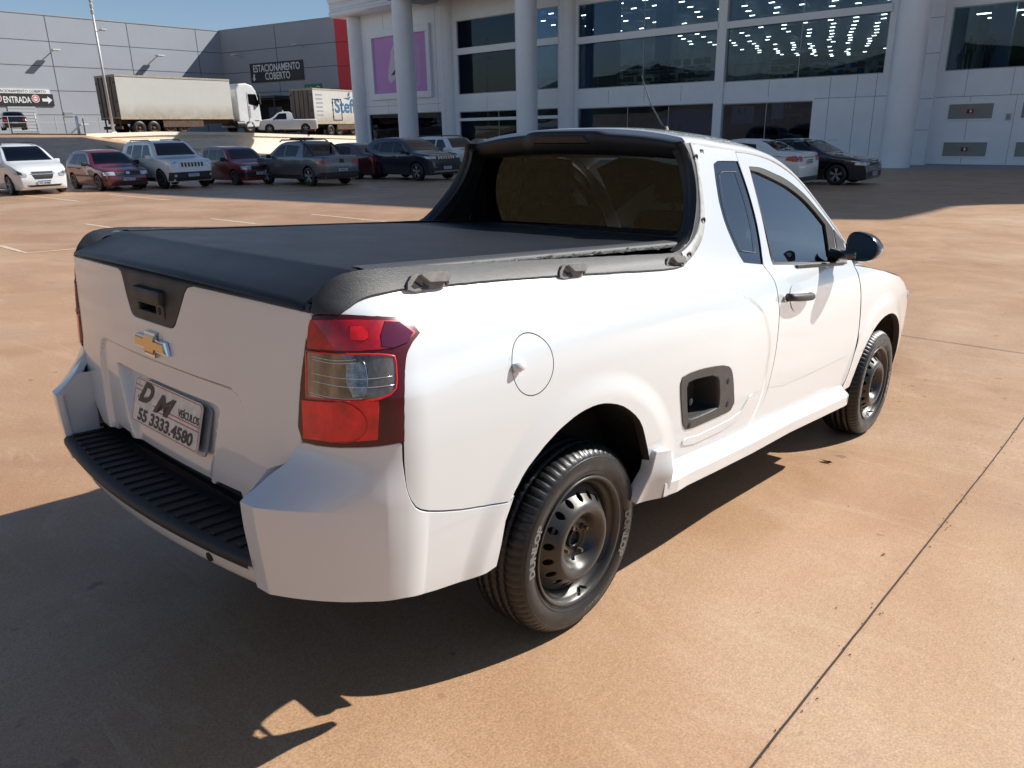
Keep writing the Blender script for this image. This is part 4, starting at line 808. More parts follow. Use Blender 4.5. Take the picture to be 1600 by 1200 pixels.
# --- bed cover
def BC(x, y):
    z = 1.134+.004*math.cos(y/.66*math.pi/2)+.0022*math.sin(x*9+y*3)*math.cos(y*7)*.6
    return (x, y, z)
E1 = Vector((-.683, 0, 1.134)); mb = MB(); yc = .650
prof = [(.94, 1.128), (.6, 1.131), (.2, 1.133), (-.2, 1.134), (-.45, 1.1345), (-.62, 1.135), (-.672, 1.1348), (-.680, 1.1342), (-.686, 1.1322), (-.70, 1.1255), (-.76, 1.100), (-.806, 1.080), (-.818, 1.073), (-.821, 1.064)]
rows = []
for i, (x, z) in enumerate(prof):
    r = []
    for j in range(41):
        t = -1+2*j/40; k = 0.004*(1-t*t)+.016*(1-t*t)*sstep(-.70, -.81, x); xx = x-.050*(1-t*t)*sstep(-.55, -.8, x); e = abs(t)
        ylim = lerp(.652, .645, max(0., min(1., (-.66-x)/.17))) if x < 0 else lerp(.652, .640, sstep(.5, .94, x))
        zz = z+k-(.006 if e > .985 else 0)-.0018*math.exp(-((e-.93)/.02)**2)
        if x > -.6: zz += .0012*math.sin(x*7.3+j*.35)
        r.append((xx, t*ylim, zz))
    rows.append(r)
mb.grid(rows); cover = mb.build('bed_cover', VINYL, truck)
# hem along both sides and the frayed seam
for sg in (1, -1):
    mb = MB(); rows = []
    for i in range(31):
        x = lerp(-.66, .93, i/30); yl = lerp(.652, .640, sstep(.5, .94, x))
        rows.append([(x, -(yl-.052), 1.1372), (x, -(yl-.048), 1.1388), (x, -(yl-.008), 1.1362), (x, -(yl+.001), 1.132), (x, -(yl+.002), 1.120)])
    mb.grid(rows); (mb if sg > 0 else mb.mirror()).build('hem', mat('worn_vinyl_hem', (.055, .057, .060), .6, noise=.35, nscale=140), cover)
    mb = MB()
    for i in range(210):
        x = random.uniform(-.70, .86) if i > 70 else random.uniform(-.72, -.50)
        yl = lerp(.655, .643, sstep(.5, .94, x))+random.uniform(-.006, .010); z = 1.124+random.uniform(-.004, .006); L = random.uniform(.012, .045) if x > -.5 else random.uniform(.015, .05)
        p = Vector((x, -yl, z)); q = p+Vector((L, random.uniform(-.006, .006), random.uniform(-.004, .006))); mid = (p+q)/2+Vector((0, random.uniform(-.006, .002), random.uniform(-.002, .005)))
        mb.tube([p, mid, q], random.uniform(.0005, .0012), 4)
    (mb if sg > 0 else mb.mirror()).build('frayed_seam', THREAD, cover)
mb = MB(); mb.box(-.78, .92, -.62, .62, .45, 1.05); mb.build('cargo_bed', DARK, truck)
# --- cab rear frame, roof spoiler
def edgeX(z): return pchip([1.10, 1.115, 1.142, 1.181, 1.219, 1.256, 1.291, 1.327, 1.363, 1.40, 1.43, 1.466, 1.5], [.57, .611, .692, .737, .768, .793, .812, .827, .835, .838, .835, .823, .81])(z)
for sg in (1, -1):
    mb = MB(); rows = []
    for z in [1.112, 1.125, 1.14, 1.16, 1.18, 1.21, 1.25, 1.3, 1.35, 1.4, 1.44, 1.475]:
        x = edgeX(z); y = Yside(x, z); xg = .94
        rows.append([(x+.02, -y-.004, z), (x+.004, -y-.004, z), (x-.004, -y+.004, z), (x-.002, -y+.026, z), (x+.008, -y+.034, z), (lerp(x, xg, .5), -y+.040, z), (xg, -y+.044, z)])
    mb.grid(rows); (mb if sg > 0 else mb.mirror()).build('cab_rear_frame', FR, truck)
# spoiler
def zc_roof(x): return pchip([.80, .86, 1.0, 1.2, 1.5, 1.75], [1.515, 1.527, 1.545, 1.553, 1.550, 1.535])(x)
def ze_roof(x): return pchip([.82, .9, 1.0, 1.13, 1.22, 1.37, 1.53, 1.68, 1.806, 1.897, 1.99, 2.10, 2.17, 2.25, 2.45], [1.480, 1.482, 1.482, 1.476, 1.473, 1.468, 1.451, 1.411, 1.351, 1.289, 1.219, 1.137, 1.08, 1.02, .95])(x)
mb = MB(); rows = []
for j in range(49):
    t = -1+2*j/48; y = t*.553; a = abs(t); top = lerp(1.513, 1.470, a**2.6); rise = sstep(.40, .30, a)
    bot = lerp(1.440, 1.418, a**2); xr = .838+.012*a*a-.020*rise
    rows.append([(xr+.07, y, top+.003+.004*rise), (xr+.03, y, top+.002+.009*rise), (xr+.004, y, top-.004+.010*rise), (xr, y, top-.014+.008*rise), (xr+.004, y, lerp(top, bot, .45)), (xr+.016, y, bot+.012), (xr+.03, y, bot), (xr+.07, y, bot-.004), (xr+.13, y, bot-.002)])
mb.grid(rows); spo = mb.build('roof_spoiler', FR, truck)
mb = MB(); mb.add([(.819, .118, 1.504), (.819, -.118, 1.504), (.823, -.145, 1.472), (.823, .145, 1.472), (.812, .110, 1.500), (.812, -.110, 1.500), (.816, -.135, 1.476), (.816, .135, 1.476)], [(4, 5, 6, 7), (0, 1, 5, 4), (1, 2, 6, 5), (2, 3, 7, 6), (3, 0, 4, 7)]); mb.build('brake_lamp', mat('brake_lens', (.03, .02, .022), .4), spo)
# rear window
def RG(y, z): return (.915+.010*(z-1.1)/.34-.012*(1-(y/.55)**2)+.012, y, z)
def rr2(w0, w1, z0, z1, r): # trapezoid with round corners, w0 bottom
    o = []; ctr = [(w1-r, z1-r, 0), (-w1+r, z1-r, 90), (-w0+r, z0+r, 180), (w0-r, z0+r, 270)]
    for cx, cz, a in ctr:
        for k in range(6): t = math.radians(a+90*k/5); o.append((cx+r*math.cos(t), cz+r*math.sin(t)))
    return o
gpoly = rr2(.515, .530, 1.135, 1.425, .045)
mb = MB(); patch(mb, gpoly, RG, g=.05, th=.004, out=(-1, 0, 0)); mb.build('rear_window', TINT2, truck)
mb = MB(); patch(mb, [(-.63, 1.08), (.63, 1.08), (.565, 1.455), (-.565, 1.455)], RG, g=.05, th=.02, holes=[gpoly], out=(-1, 0, 0), off=-.002); mb.build('window_surround', mat('gloss_black', (.004, .004, .005), .25), truck)
mb = MB(); mb.box(.93, 1.06, -.64, .64, 1.06, 1.118); mb.build('cab_bulkhead', FR, truck)
mb = MB(); mb.box(1.06, 1.10, -.66, .66, .35, 1.14); mb.build('cab_back_wall', DARK, truck)
# --- roof
mb = MB(); rows = []
for i in range(22):
    x = lerp(.895, 1.78, i/21); ze = ze_roof(x)+.001; ye = Yside(x, ze); zc = zc_roof(x); r = []
    for j in range(33):
        t = -1+2*j/32; a = abs(t); r.append((x, t*ye*(1 if a < 1 else 1), ze+(zc-ze)*(1-a**2.6)**.9))
    rows.append(r)
rows = [[(x-.002, y, z-.07) for x, y, z in rows[0]]]+rows; mb.grid(rows); roof = mb.build('roof', WHITE, truck)
# cantrail and windscreen pillar from the roof edge forward, and the strip above the quarter window
def f_cant(mb):
    rows = []
    for i in range(30):
        x = lerp(.848, 2.34, i/29); ze = ze_roof(x); z1 = ze-.012; y0 = Yside(x, z1); ye = Yside(x, ze+.001); inn = .0 if x < 1.78 else .055*sstep(1.78, 1.95, x)
        zc = zc_roof(min(x, 1.75))
        rows.append([(x, -y0+.004, z1-.006), (x, -y0, z1), (x, -ye, ze+.001), (x, -ye+.012+inn*.25, ze+.012), (x, -ye+.03+inn, ze+.018)])
    mb.grid(rows)
both('roof_pillar', f_cant, WHITE)
mb = MB(); patch(mb, [(.86, 1.46)]*0 or [(1, 1)]*0, P) if False else None
# gutter line and antenna
mb = MB(); mb.lathe([(0, .03), (.012, .028), (.02, .01), (.024, 0)], 16, cx=1.41, cy=-.118, cz=1.545, axis='z'); an = mb.build('antenna_base', BLACKP, roof)
mb = MB(); mb.tube([(1.405, -.118, 1.56), (1.35, -.075, 1.66), (1.28, -.06, 1.774)], .004, 8, rr=[.0042, .003, .0016]); mb.build('antenna_mast', BLACKP, an)
# windscreen
mb = MB(); rows = []
for i in range(16):
    t = i/15; x = lerp(1.77, 2.50, t); r = []
    for j in range(21):
        s_ = -1+2*j/20; a = abs(s_); xx = x+.14*(1-a*a)*t; ze = ze_roof(x)+.018; r.append((xx, s_*(Yside(x, ze)-.08), ze+(lerp(1.526, 1.03, t**1.05)-ze)*(1-a*a)*.9))
    rows.append(r)
mb.grid(rows); mb.build('windscreen', TINT, truck)
# hood and nose
mb = MB(); rows = []
hz = pchip([2.14, 2.35, 2.55, 2.81, 2.92, 3.01, 3.12], [.973, .947, .917, .870, .832, .787, .692])
for i in range(20):
    x = lerp(2.14, 3.12, i/19); ze = hz(x)+.001; ye = Yside(x, ze)-.003; r = []
    for j in range(25):
        t = -1+2*j/24; a = abs(t); r.append((x+.20*(1-a*a)*sstep(2.5, 3.12, x)*1.5-(0.0), t*ye, ze+.075*(1-a**2.2)*(1-.3*sstep(2.7, 3.12, x))))
    rows.append(r)
mb.grid(rows); mb.build('hood', WHITE, truck)
mb = MB(); rows = []
for k, z in enumerate((.26, .35, .45, .55, .64, .70, .722, .76)):
    r = []
    for j in range(25):
        t = -1+2*j/24; a = abs(t); xx = 3.15 if z < .65 else 3.12; ye = Yside(xx, z)-.002; bul = (.30+.06*math.sin(math.pi*min(1, (z-.2)/.5)))*(1-a**2.4); r.append((xx+bul, t*ye, z+(.045*(1-a*a) if z > .7 else 0)))
    rows.append(r)
mb.grid(rows); fb = mb.build('front_bumper', WHITE, truck)
mb = MB(); rows = [[(3.155+.345*(1-abs((-1+2*j/12)*.5)**2.4)+.012, (-1+2*j/12)*.40, z) for j in range(13)] for z in (.42, .56)]; mb.grid(rows); mb.build('grille', BLACKP, fb)
for sg in (1, -1):
    mb = MB(); rows = [[(3.165+.345*(1-abs((.36+.28*k/5)/.78)**2.4)+.01, -(.36+.28*k/5), z) for k in range(6)] for z in (.60, .70)]; mb.grid(rows); (mb if sg > 0 else mb.mirror()).build('headlamp', CLEARL, fb)
# cabin interior
for sg in (1, -1):
    mb = MB(); T = Matrix.Translation((1.42, sg*.36, .62)); TB = T @ Matrix.Rotation(math.radians(-14), 4, 'Y')
    mb.box(-.02, .52, -.25, .25, -.02, .13, bev=.05, M=T); mb.box(-.10, .04, -.25, .25, .06, .62, bev=.06, M=TB); se = mb.build('seat', SEATM, truck)
    mb = MB(); mb.box(-.09, .0, -.13, .13, .66, .84, bev=.04, M=TB); mb.bar(TB @ Vector((-.04, -.06, .6)), TB @ Vector((-.04, -.06, .7)), .008); mb.bar(TB @ Vector((-.04, .06, .6)), TB @ Vector((-.04, .06, .7)), .008); mb.build('headrest', SEATM, se)
mb = MB(); mb.box(2.10, 2.60, -.66, .66, .60, .98, bev=.05); da = mb.build('dashboard', HDR, truck)
mb = MB(); TW = Matrix.Translation((1.98, .36, .90)) @ Matrix.Rotation(math.radians(-65), 4, 'Y')
ring = [TW @ Vector((.18*math.cos(i*math.pi/12), .18*math.sin(i*math.pi/12), 0)) for i in range(25)]; mb.tube(ring, .015, 8); mb.bar(TW @ Vector((-.17, 0, 0)), TW @ Vector((.17, 0, 0)), .015); mb.bar(TW @ Vector((0, 0, 0)), TW @ Vector((0, 0, -.3)), .03); mb.build('steering_wheel', HDR, truck)
mb = MB(); mb.box(1.0, 2.6, -.70, .70, .30, .36); mb.build('cabin_floor', DARK, truck)
mb = MB(); mb.box(1.93, 1.97, -.12, .12, 1.36, 1.42, bev=.01); mb.build('inner_mirror', HDR, truck)
# --- door mirrors
for sg, d in ((1, both_d[0]), (-1, both_d[1])):
    mb = MB()
    def ring_m(s, x): # rounded lozenge in (y, z), s scale
        cy, cz = -.895, 1.078; o = []
        base = [(.078, -.052), (.084, .02), (.068, .062), (.03, .072), (-.03, .058), (-.070, .022), (-.082, -.01), (-.070, -.042), (-.03, -.062), (.04, -.066)]
        n = len(base)
        for i in range(n):
            for k in range(3):
                p0, p1, p2, p3 = base[i-1], base[i], base[(i+1) % n], base[(i+2) % n]; t = k/3
                q = [.5*(2*p1[c]+(p2[c]-p0[c])*t+(2*p0[c]-5*p1[c]+4*p2[c]-p3[c])*t*t+(3*p1[c]-p0[c]-3*p2[c]+p3[c])*t**3) for c in (0, 1)]
                o.append((x+.25*(0)-.10*q[0]*0, cy+q[0]*s, cz+q[1]*s))
        return o+o[:1]
    xr = 1.862
    rows = [ring_m(.90, xr+.006), ring_m(.97, xr), ring_m(1.0, xr+.010), ring_m(1.0, xr+.035), ring_m(.93, xr+.062), ring_m(.74, xr+.082), ring_m(.40, xr+.094), ring_m(.02, xr+.098)]
    sk_ = Matrix.Translation((xr, -.885, 1.078)) @ Matrix.Scale(.93, 4) @ Matrix.Rotation(math.radians(-14), 4, 'Z') @ Matrix.Translation((-xr, .895, -1.078))
    mb.grid(rows).xf(sk_)
    mb.tube([(1.885, -.86, 1.045), (1.90, -.80, 1.035), (1.915, -.745, 1.03)], .03, 10, rr=[.026, .022, .035])
    rim_m = (mb if sg > 0 else mb.mirror()).build('side_mirror', mat('mirror_black', (.012, .012, .013), .16, coat=1.), d)
    mb = MB(); rg = ring_m(.90, xr+.004)[:-1]; mb.add(rg, [tuple(range(len(rg)))]).xf(sk_); (mb if sg > 0 else mb.mirror()).build('mirror_glass', mat('mirror_silver', (.35, .38, .40), .03, metal=1.), rim_m)
    # black sail panel in front of the door glass
    mb = MB(); patch(mb, SAIL, P, g=.04, th=.02, out=outR, off=.004); (mb if sg > 0 else mb.mirror()).build('mirror_base', RAILM, d)
# --- wheels
def make_wheel():
    root = MB(); R0 = .297
    prof = []  # tyre, y: outward is negative
    side = [(.200, -.0), (.205, .002), (.215, -.005), (.232, -.0115), (.248, -.013), (.262, -.0105), (.272, -.0065), (.280, .001), (.2865, .010), (.2915, .020)]
    tread = [(.2945, .030), (.296, .040), (.290, .0405), (.290, .046), (.2966, .0465), (.297, .070), (.2895, .0705), (.2895, .079), (.2972, .0795), (.2972, .101), (.2895, .1015), (.2895, .110), (.297, .1105), (.2966, .133), (.290, .1335), (.290, .139), (.296, .1395), (.2945, .150)]
    oth = [(r, .180-y) for r, y in side[::-1]]
    prof = [(r, y-.0) for r, y in side]+tread+oth
    ns, nt_ = len(side), len(tread); SEG = 360
    def mod(i, j):
        if ns-3 <= j < ns+2:   # shoulder blocks
            return -.0055 if (i % 5) in (0,) else 0
        if ns+2 <= j < ns+nt_-2 and (i+ (3 if j > ns+6 else 0)) % 5 == 0 and (j-ns) % 4 in (0, 1): return -.0035
        if ns+nt_-2 <= j < ns+nt_+3: return -.0055 if (i % 5) in (0,) else 0
        return 0
    mb = MB(); mb.lathe(prof, SEG, mod=mod, cy=-.797)
    # flatten the contact patch
    mb.v = [(x, y, max(z, -.2925)) for x, y, z in mb.v]
    return mb
tyre_mb = make_wheel()
# side wall ridges and lettering
def wall_text(mb, body, r, a0, h, dep=.0011, width=None, ys=-.8095, bold=.03):
    # reads with the tops of the letters outward; a0 = centre angle in degrees
    def arc(x, y, e):
        a = math.radians(a0)-x/r; q = r+y
        yy = ys+.0 - e + abs(q-.247)**1.6*.9
        return (q*math.cos(a), yy, q*math.sin(a))
    text(mb, body, (0, 0, 0), (1, 0, 0), (0, 0, 1), h, ext=dep, arc=arc, width=width, bold=bold)
RIMR = .200
def rim_mb():
    mb = MB()
    barrel = [(.2015, .003), (.2035, -.0035), (.2015, -.0065), (.196, -.005), (.191, .002), (.187, .012), (.1845, .020), (.179, .024), (.172, .036), (.168, .060), (.168, .15), (.19, .17)]
    mb.lathe([(r, y-.797) for r, y in barrel], 96)
    # disc: profile from the barrel to the hub
    dp = pchip([.018, .032, .046, .060, .066, .080, .095, .108, .118, .130, .150, .160, .1685], [.0, .0, -.001, -.001, -.004, -.028, -.043, -.046, -.041, -.028, -.006, .004, .012])
    base = .030
    def D(t, r): # t angle
        a = t; return (r*math.cos(a), -.797+base+dp(r), r*math.sin(a))
    N = 18
    sec = 2*math.pi/N
    hole = [(.5*sec+.105/1*math.cos(k*math.pi/8)*(.0105/.137)/.105*1.0, .138+.0115*math.sin(k*math.pi/8)) for k in range(16)]
    one = MB(); hole = [(.5*sec+(.0108/.138)*math.cos(k*math.pi/8), .138+.0118*math.sin(k*math.pi/8)) for k in range(16)]
    patch(one, [(0, .112), (0, .1685), (sec, .1685), (sec, .112)], D, g=sec/4, gz=.006, th=.0, holes=[hole], out=(0, -1, 0))
    # hole walls
    rw = []
    for (a, r) in hole+hole[:1]:
        p = D(a, r); rw.append([p, (p[0], p[1]+.006, p[2])])
    one.grid(rw)
    for i in range(N):
        M = Matrix.Rotation(-i*sec, 4, 'Y'); mb._m(MB()._m(one).xf(M))
    inner = [(r, -.797+base+dp(r)) for r in [.112, .106, .10, .094, .088, .082, .076, .070, .066, .062, .058, .052, .045, .038, .032, .030]]+[(.030, -.797+base+.012)]
    mb.lathe(inner, 72)
    return mb
rm = rim_mb()
def wheel(x, sg, name='wheel'):
    e = empty(name, (x, 0, .2925)); e.parent = truck
    def put(mb, n, m, par=e): return (mb if sg > 0 else mb.mirror()).build(n, m, par, fixn=False)
    ty = (tyre_mb if sg > 0 else tyre_mb.mirror()).build('tyre', RUB, e, fixn=True)
    LR = mat('letter_rubber', (.13, .13, .125), .30)  # lighter grey stands in for the sheen on the raised letters
    if sg > 0:
        for wd_, r_, a_, h_, w2, b_ in (('DUNLOP', .235, 168, .024, .155, .05), ('DUNLOP', .235, -12, .024, .155, .05), ('185/60R15', .240, -75, .008, .075, .01)):
            mb = MB(); wall_text(mb, wd_, r_, a_, h_, width=w2, bold=b_); mb.build('tyre_lettering', LR, ty)
    for pr_ in ([(.2165, -.8040), (.2175, -.8052), (.2185, -.8044)], [(.2620, -.8076), (.2635, -.8086), (.2650, -.8066)]):
        rg = MB(); rg.lathe(pr_, 96); (rg if sg > 0 else rg.mirror()).build('sidewall_rib', RUB, ty)
    r = put(rm, 'rim', STEEL)
    mb = MB(); mb.lathe([(.030, -.760), (.029, -.776), (.024, -.778), (.022, -.772), (.020, -.762), (.0, -.760)], 32); put(mb, 'hub', mat('greasy_black', (.012, .011, .011), .35, metal=.4), r)
    for k in range(4):
        a = math.radians(k*90+28); mb = MB(); cx, cz = .050*math.cos(a), .050*math.sin(a)
        mb.lathe([(.0, -.790), (.006, -.790), (.0065, -.776), (.0095, -.7755), (.0105, -.760)], 6, cx=cx, cz=cz, smooth=False); put(mb, 'wheel_bolt', mat('rusty_bolt', (.16, .11, .085), .55, metal=.5, noise=.4, nscale=120), r)
    a = math.radians(-78); mb = MB(); mb.bar((.180*math.cos(a), -.778, .180*math.sin(a)), (.172*math.cos(a), -.806, .172*math.sin(a)), .0045, mi=0); put(mb, 'valve', BLACKP, r)
    mb = MB(); mb.lathe([(.0, -.70), (.165, -.70)], 48); mb.lathe([(.03, -.735), (.11, -.735), (.115, -.70)], 40); put(mb, 'brake_drum', DARK, e)
    return e
for x in (0.0, 2.662):
    for sg in (1, -1): wheel(x, sg)
# wheel arches (inner liners)
for cx, r, cz in ((-.02, .41, .315), (2.655, .43, .30)):
    def f_lin(mb):
        rows = []; ae = .55 if cx < 1 else .18
        for k in range(25):
            a = .09+(math.pi-.09-ae)*k/24; x, z = cx+r*1.0*math.cos(a), cz+r*math.sin(a); rows.append([(x, -Yside(max(-.6, min(3.2, x)), max(.3, z))+.012, z), (x, -.62, z), (x, -.45, z)])
        mb.grid(rows); n = 24; vs = [(cx+r*math.cos(.09+(math.pi-.18)*k/n), -.46, cz+r*math.sin(.09+(math.pi-.18)*k/n)) for k in range(n+1)]; mb.add(vs, [tuple(range(n+1))])
    both('wheel_arch_liner', f_lin, mat('liner_black', (.012, .012, .013), .7, bump=.5, bscale=60))
for sg in (1, -1):
    mb = MB(); mb.box(-.352, -.342, -.78, -.60, .355, .425); mb.box(-.36, -.34, -.79, -.62, .40, .43); (mb if sg > 0 else mb.mirror()).build('shadow_flap', DARK, truck)  # unseen flap added to close a lit notch in the ground shadow
mb = MB(); mb.box(.30, 3.10, -.46, .46, .26, .44); mb.box(-.70, .30, -.40, .40, .46, .55); mb.box(-.60, -.48, -.72, .72, .42, .55); mb.box(.30, 2.235, -.785, .785, .305, .42); mb.bar((0, -.66, .29), (0, .66, .29), .035); mb.bar((2.66, -.66, .29), (2.66, .66, .29), .03); mb.build('underbody_light_block', DARK, truck)  # boxes shaped to block light leaking under the body, plus axles
# ================================================================ the white store behind
def frame(O, X, Y, Z):
    M = Matrix((Vector(X), Vector(Y), Vector(Z))).transposed().to_4x4(); M.translation = Vector(O); return M
BX, BY, BZ = Vector((-.00708478, -.99996509, -.00442934)), Vector((.99731675, -.00738863, .07283348)), Vector((-.07286366, -.00390145, .99733428))
BF = frame((39.7525, 10.2745, 2.190), BX, BY, BZ)
PANEL = mat('white_metal_panel', (.78, .80, .85), .42, noise=.06, nscale=.7, coat=.25, nrough=.1)
SEAM = mat('panel_seam', (.20, .21, .23), .7); VENTM = mat('grey_louvre', (.27, .26, .25), .6, noise=.1, nscale=3)
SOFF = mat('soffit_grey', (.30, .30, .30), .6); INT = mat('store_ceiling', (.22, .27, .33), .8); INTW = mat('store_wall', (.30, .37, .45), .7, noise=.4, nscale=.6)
PANE = glass('store_glass', (.70, .85, 1.0), .66, (.42, .58, .85), ior=1.5)
store = empty('store_building'); store.matrix_world = BF
tag(store, 'big white panelled store with round columns and tall glass windows, in its own shade', 'store')
W0 = 3.0
def seams(mb, a0, a1, z0, z1, av, zv, y, t=.012, mi=1):
    for a in av:
        if a0 < a < a1: mb.box(a-t, a+t, y-.004, y+.01, z0, z1, mi)
    for z in zv:
        if z0 < z < z1: mb.box(a0, a1, y-.005, y+.01, z-t, z+t, mi)
# openings: (a0, a1, z0, z1, mullions, transoms)
OPEN = [(-45.4, -35.9, .55, 3.57, [-41.2], []), (-33.8, -23.7, .12, 3.48, [-29.6, -27.7], []), (-33.8, -23.7, 4.75, 10.0, [], []), (-22.0, -11.62, .5, 3.40, [-17.9, -14.8], []), (-22.0, -11.6, 4.62, 9.85, [-16.8], []),
        (-11.02, -5.58, 1.12, 3.33, [-8.3], []), (-11.02, -2.03, 4.52, 10.4, [-6.6], []), (.85, 9.5, 4.45, 7.3, [5.4], []), (11.5, 18.6, 4.45, 7.3, [15], [])]
mb = MB()
# wall built from the strips between the openings
av = sorted(set([-47.4, 19.3]+[o[0] for o in OPEN]+[o[1] for o in OPEN])); zv = sorted(set([-.6, 15]+[o[2] for o in OPEN]+[o[3] for o in OPEN]))
for z0, z1 in zip(zv, zv[1:]):
    run = None
    for a0, a1 in zip(av, av[1:]):
        hole = any(o[0] <= a0+1e-6 and a1 <= o[1]+1e-6 and o[2] <= z0+1e-6 and z1 <= o[3]+1e-6 for o in OPEN)
        if not hole: run = (run[0], a1) if run else (a0, a1)
        if hole or a1 == av[-1]:
            if run: mb.box(run[0], run[1], W0, W0+.35, z0, z1)
            run = None
seams(mb, -35, -5.6, 3.6, 4.5, [-30.7, -27.5, -19.4, -16.6, -13.9, -8.2, -4.9], [], W0)
seams(mb, -5.5, -2.0, 0, 4.5, [-4.7, -3.3, -2.3], [], W0); seams(mb, -11.6, 24, 0, 11, [], [3.42 if False else 99], W0)
mb.box(-5.5, -.5, W0-.005, W0+.01, 3.41, 3.435, 1); mb.box(.62, 19.3, W0-.005, W0+.01, 3.24, 3.265, 1); mb.box(.62, 19.3, W0-.02, W0+.01, -.05, .06, 1)
for a in (2.2, 4.15, 6.9, 9.8, 12.7): mb.box(a-.008, a+.008, W0-.004, W0+.01, .06, 3.24, 1); mb.box(a-.3, a-.284, W0-.004, W0+.01, 3.27, 4.45, 1)
seams(mb, -47, -35.9, 3.6, 11.3, [-42.6, -39.1, -36.2], [4.2], W0)
mb.build('wall', [PANEL, SEAM], store)
for (a0, a1, z0, z1, mu, trn) in OPEN:
    fr = MB(); t = .05
    for bx in ((a0, a1, z1-t, z1), (a0, a1, z0, z0+t), (a0, a0+t, z0+t, z1-t), (a1-t, a1, z0+t, z1-t)): fr.box(bx[0], bx[1], W0+.09, W0+.17, bx[2], bx[3])
    for m_ in mu: fr.box(m_-.02, m_+.02, W0+.10, W0+.16, z0+t, z1-t)
    f_ = fr.build('window', mat('alu_frame', (.30, .33, .36), .4, metal=.4), store)
    g_ = MB(); g_.box(a0+t*.6, a1-t*.6, W0+.12, W0+.13, z0+t*.6, z1-t*.6); g_.build('pane', PANE, f_)
# white bands across the tall windows and the door head
for (a0, a1, z0, z1) in ((-33.9, -23.6, 7.60, 8.06), (-22.1, -11.5, 7.44, 7.87), (-11.1, -1.95, 7.42, 7.80), (-33.9, -23.6, 2.78, 3.0), (-11.6, -11.02, 0, 11)):
    mb = MB(); mb.box(a0, a1, W0-.12, W0+.08, z0, z1, bev=.02); mb.build('band', PANEL, store)
# sliding doors
mb = MB(); mb.box(-29.9, -27.9, W0+.3, W0+.5, .1, 2.78); mb.build('door_gap', DARK, store)
# columns
def column(a, y, r, z1, name='column'):
    prof = [(r, -.7)]
    for k in range(1, 12):
        z = 2.15*k+1.3-2.15
        if 0 < z < z1: prof += [(r, z-.02), (r-.014, z-.012), (r-.014, z+.012), (r, z+.02)]
    prof.append((r, z1)); seg = 64; n_ = len(prof); ns = [(math.cos(2*math.pi*i/seg), math.sin(2*math.pi*i/seg), 0) for i in range(seg) for j in range(n_)]
    mb = MB(); mb.lathe(prof, seg, cx=a, cy=y, axis='z'); mb.n = ns
    mb.f = [f[::-1] for f in mb.f]; v0, v1, v2 = (Vector(mb.v[i]) for i in mb.f[0][:3])
    if (v1-v0).cross(v2-v0).dot(Vector(ns[mb.f[0][0]])) < 0: mb.f = [f[::-1] for f in mb.f]
    return mb.build(name, PANEL, store)
for a, y, r in ((0.0, 0, .72), (-24.0, 0, .73), (-36.5, 0, .78), (-46.4, 3, .72), (-34.9, 3.1, .68), (-22.9, 3.1, .72), (12, 0, .72)): column(a, y, r, 11.6)
mb = MB(); mb.box(-.52, .60, W0-.35, W0+.1, -.5, 11.5); seams(mb, -.52, .60, 0, 11.5, [], [1.72, 3.2, 5.3, 6.9, 8.9], W0-.35); mb.build('pilaster', [PANEL, SEAM], store)
# entablature, portico ceiling, cornices, tall block whose roof line shades the lot
mb = MB(); mb.box(-37.4, 19.3, -.9, 3.4, 11.5, 11.7); mb.build('portico_ceiling', SOFF, store)
mb = MB(); mb.box(-37.4, 19.3, -1.0, 8, 11.7, 15.5); mb.build('entablature', PANEL, store)
mb = MB(); mb.box(-48.0, -37.4, 1.6, 8, 11.5, 12.75)
for k, (z, r) in enumerate(((11.75, .22), (12.25, .16), (12.78, .28))): mb.tube([(-48.1, 8, z), (-48.1, 1.75, z), (-47.9, 1.6, z), (-37.4, 1.6, z)], r, 16)
mb.build('cornice', PANEL, store)
mb = MB(); top = [(-34, 11.7), (-34, 28), (-2.6, 27.5), (3.75, 26.8), (9.2, 25.9), (11.9, 25.6), (15.5, 24.3), (19.2, 23.05), (19.75, 22.7), (19.2, 21.3), (18.5, 19.9), (18.7, 19.2), (19.05, 18.7), (19.3, 17.5), (19.3, 14.), (19.3, 11.7)]
mb.prism(top, .6, 14, mi=0); mb.build('upper_block', PANEL, store)
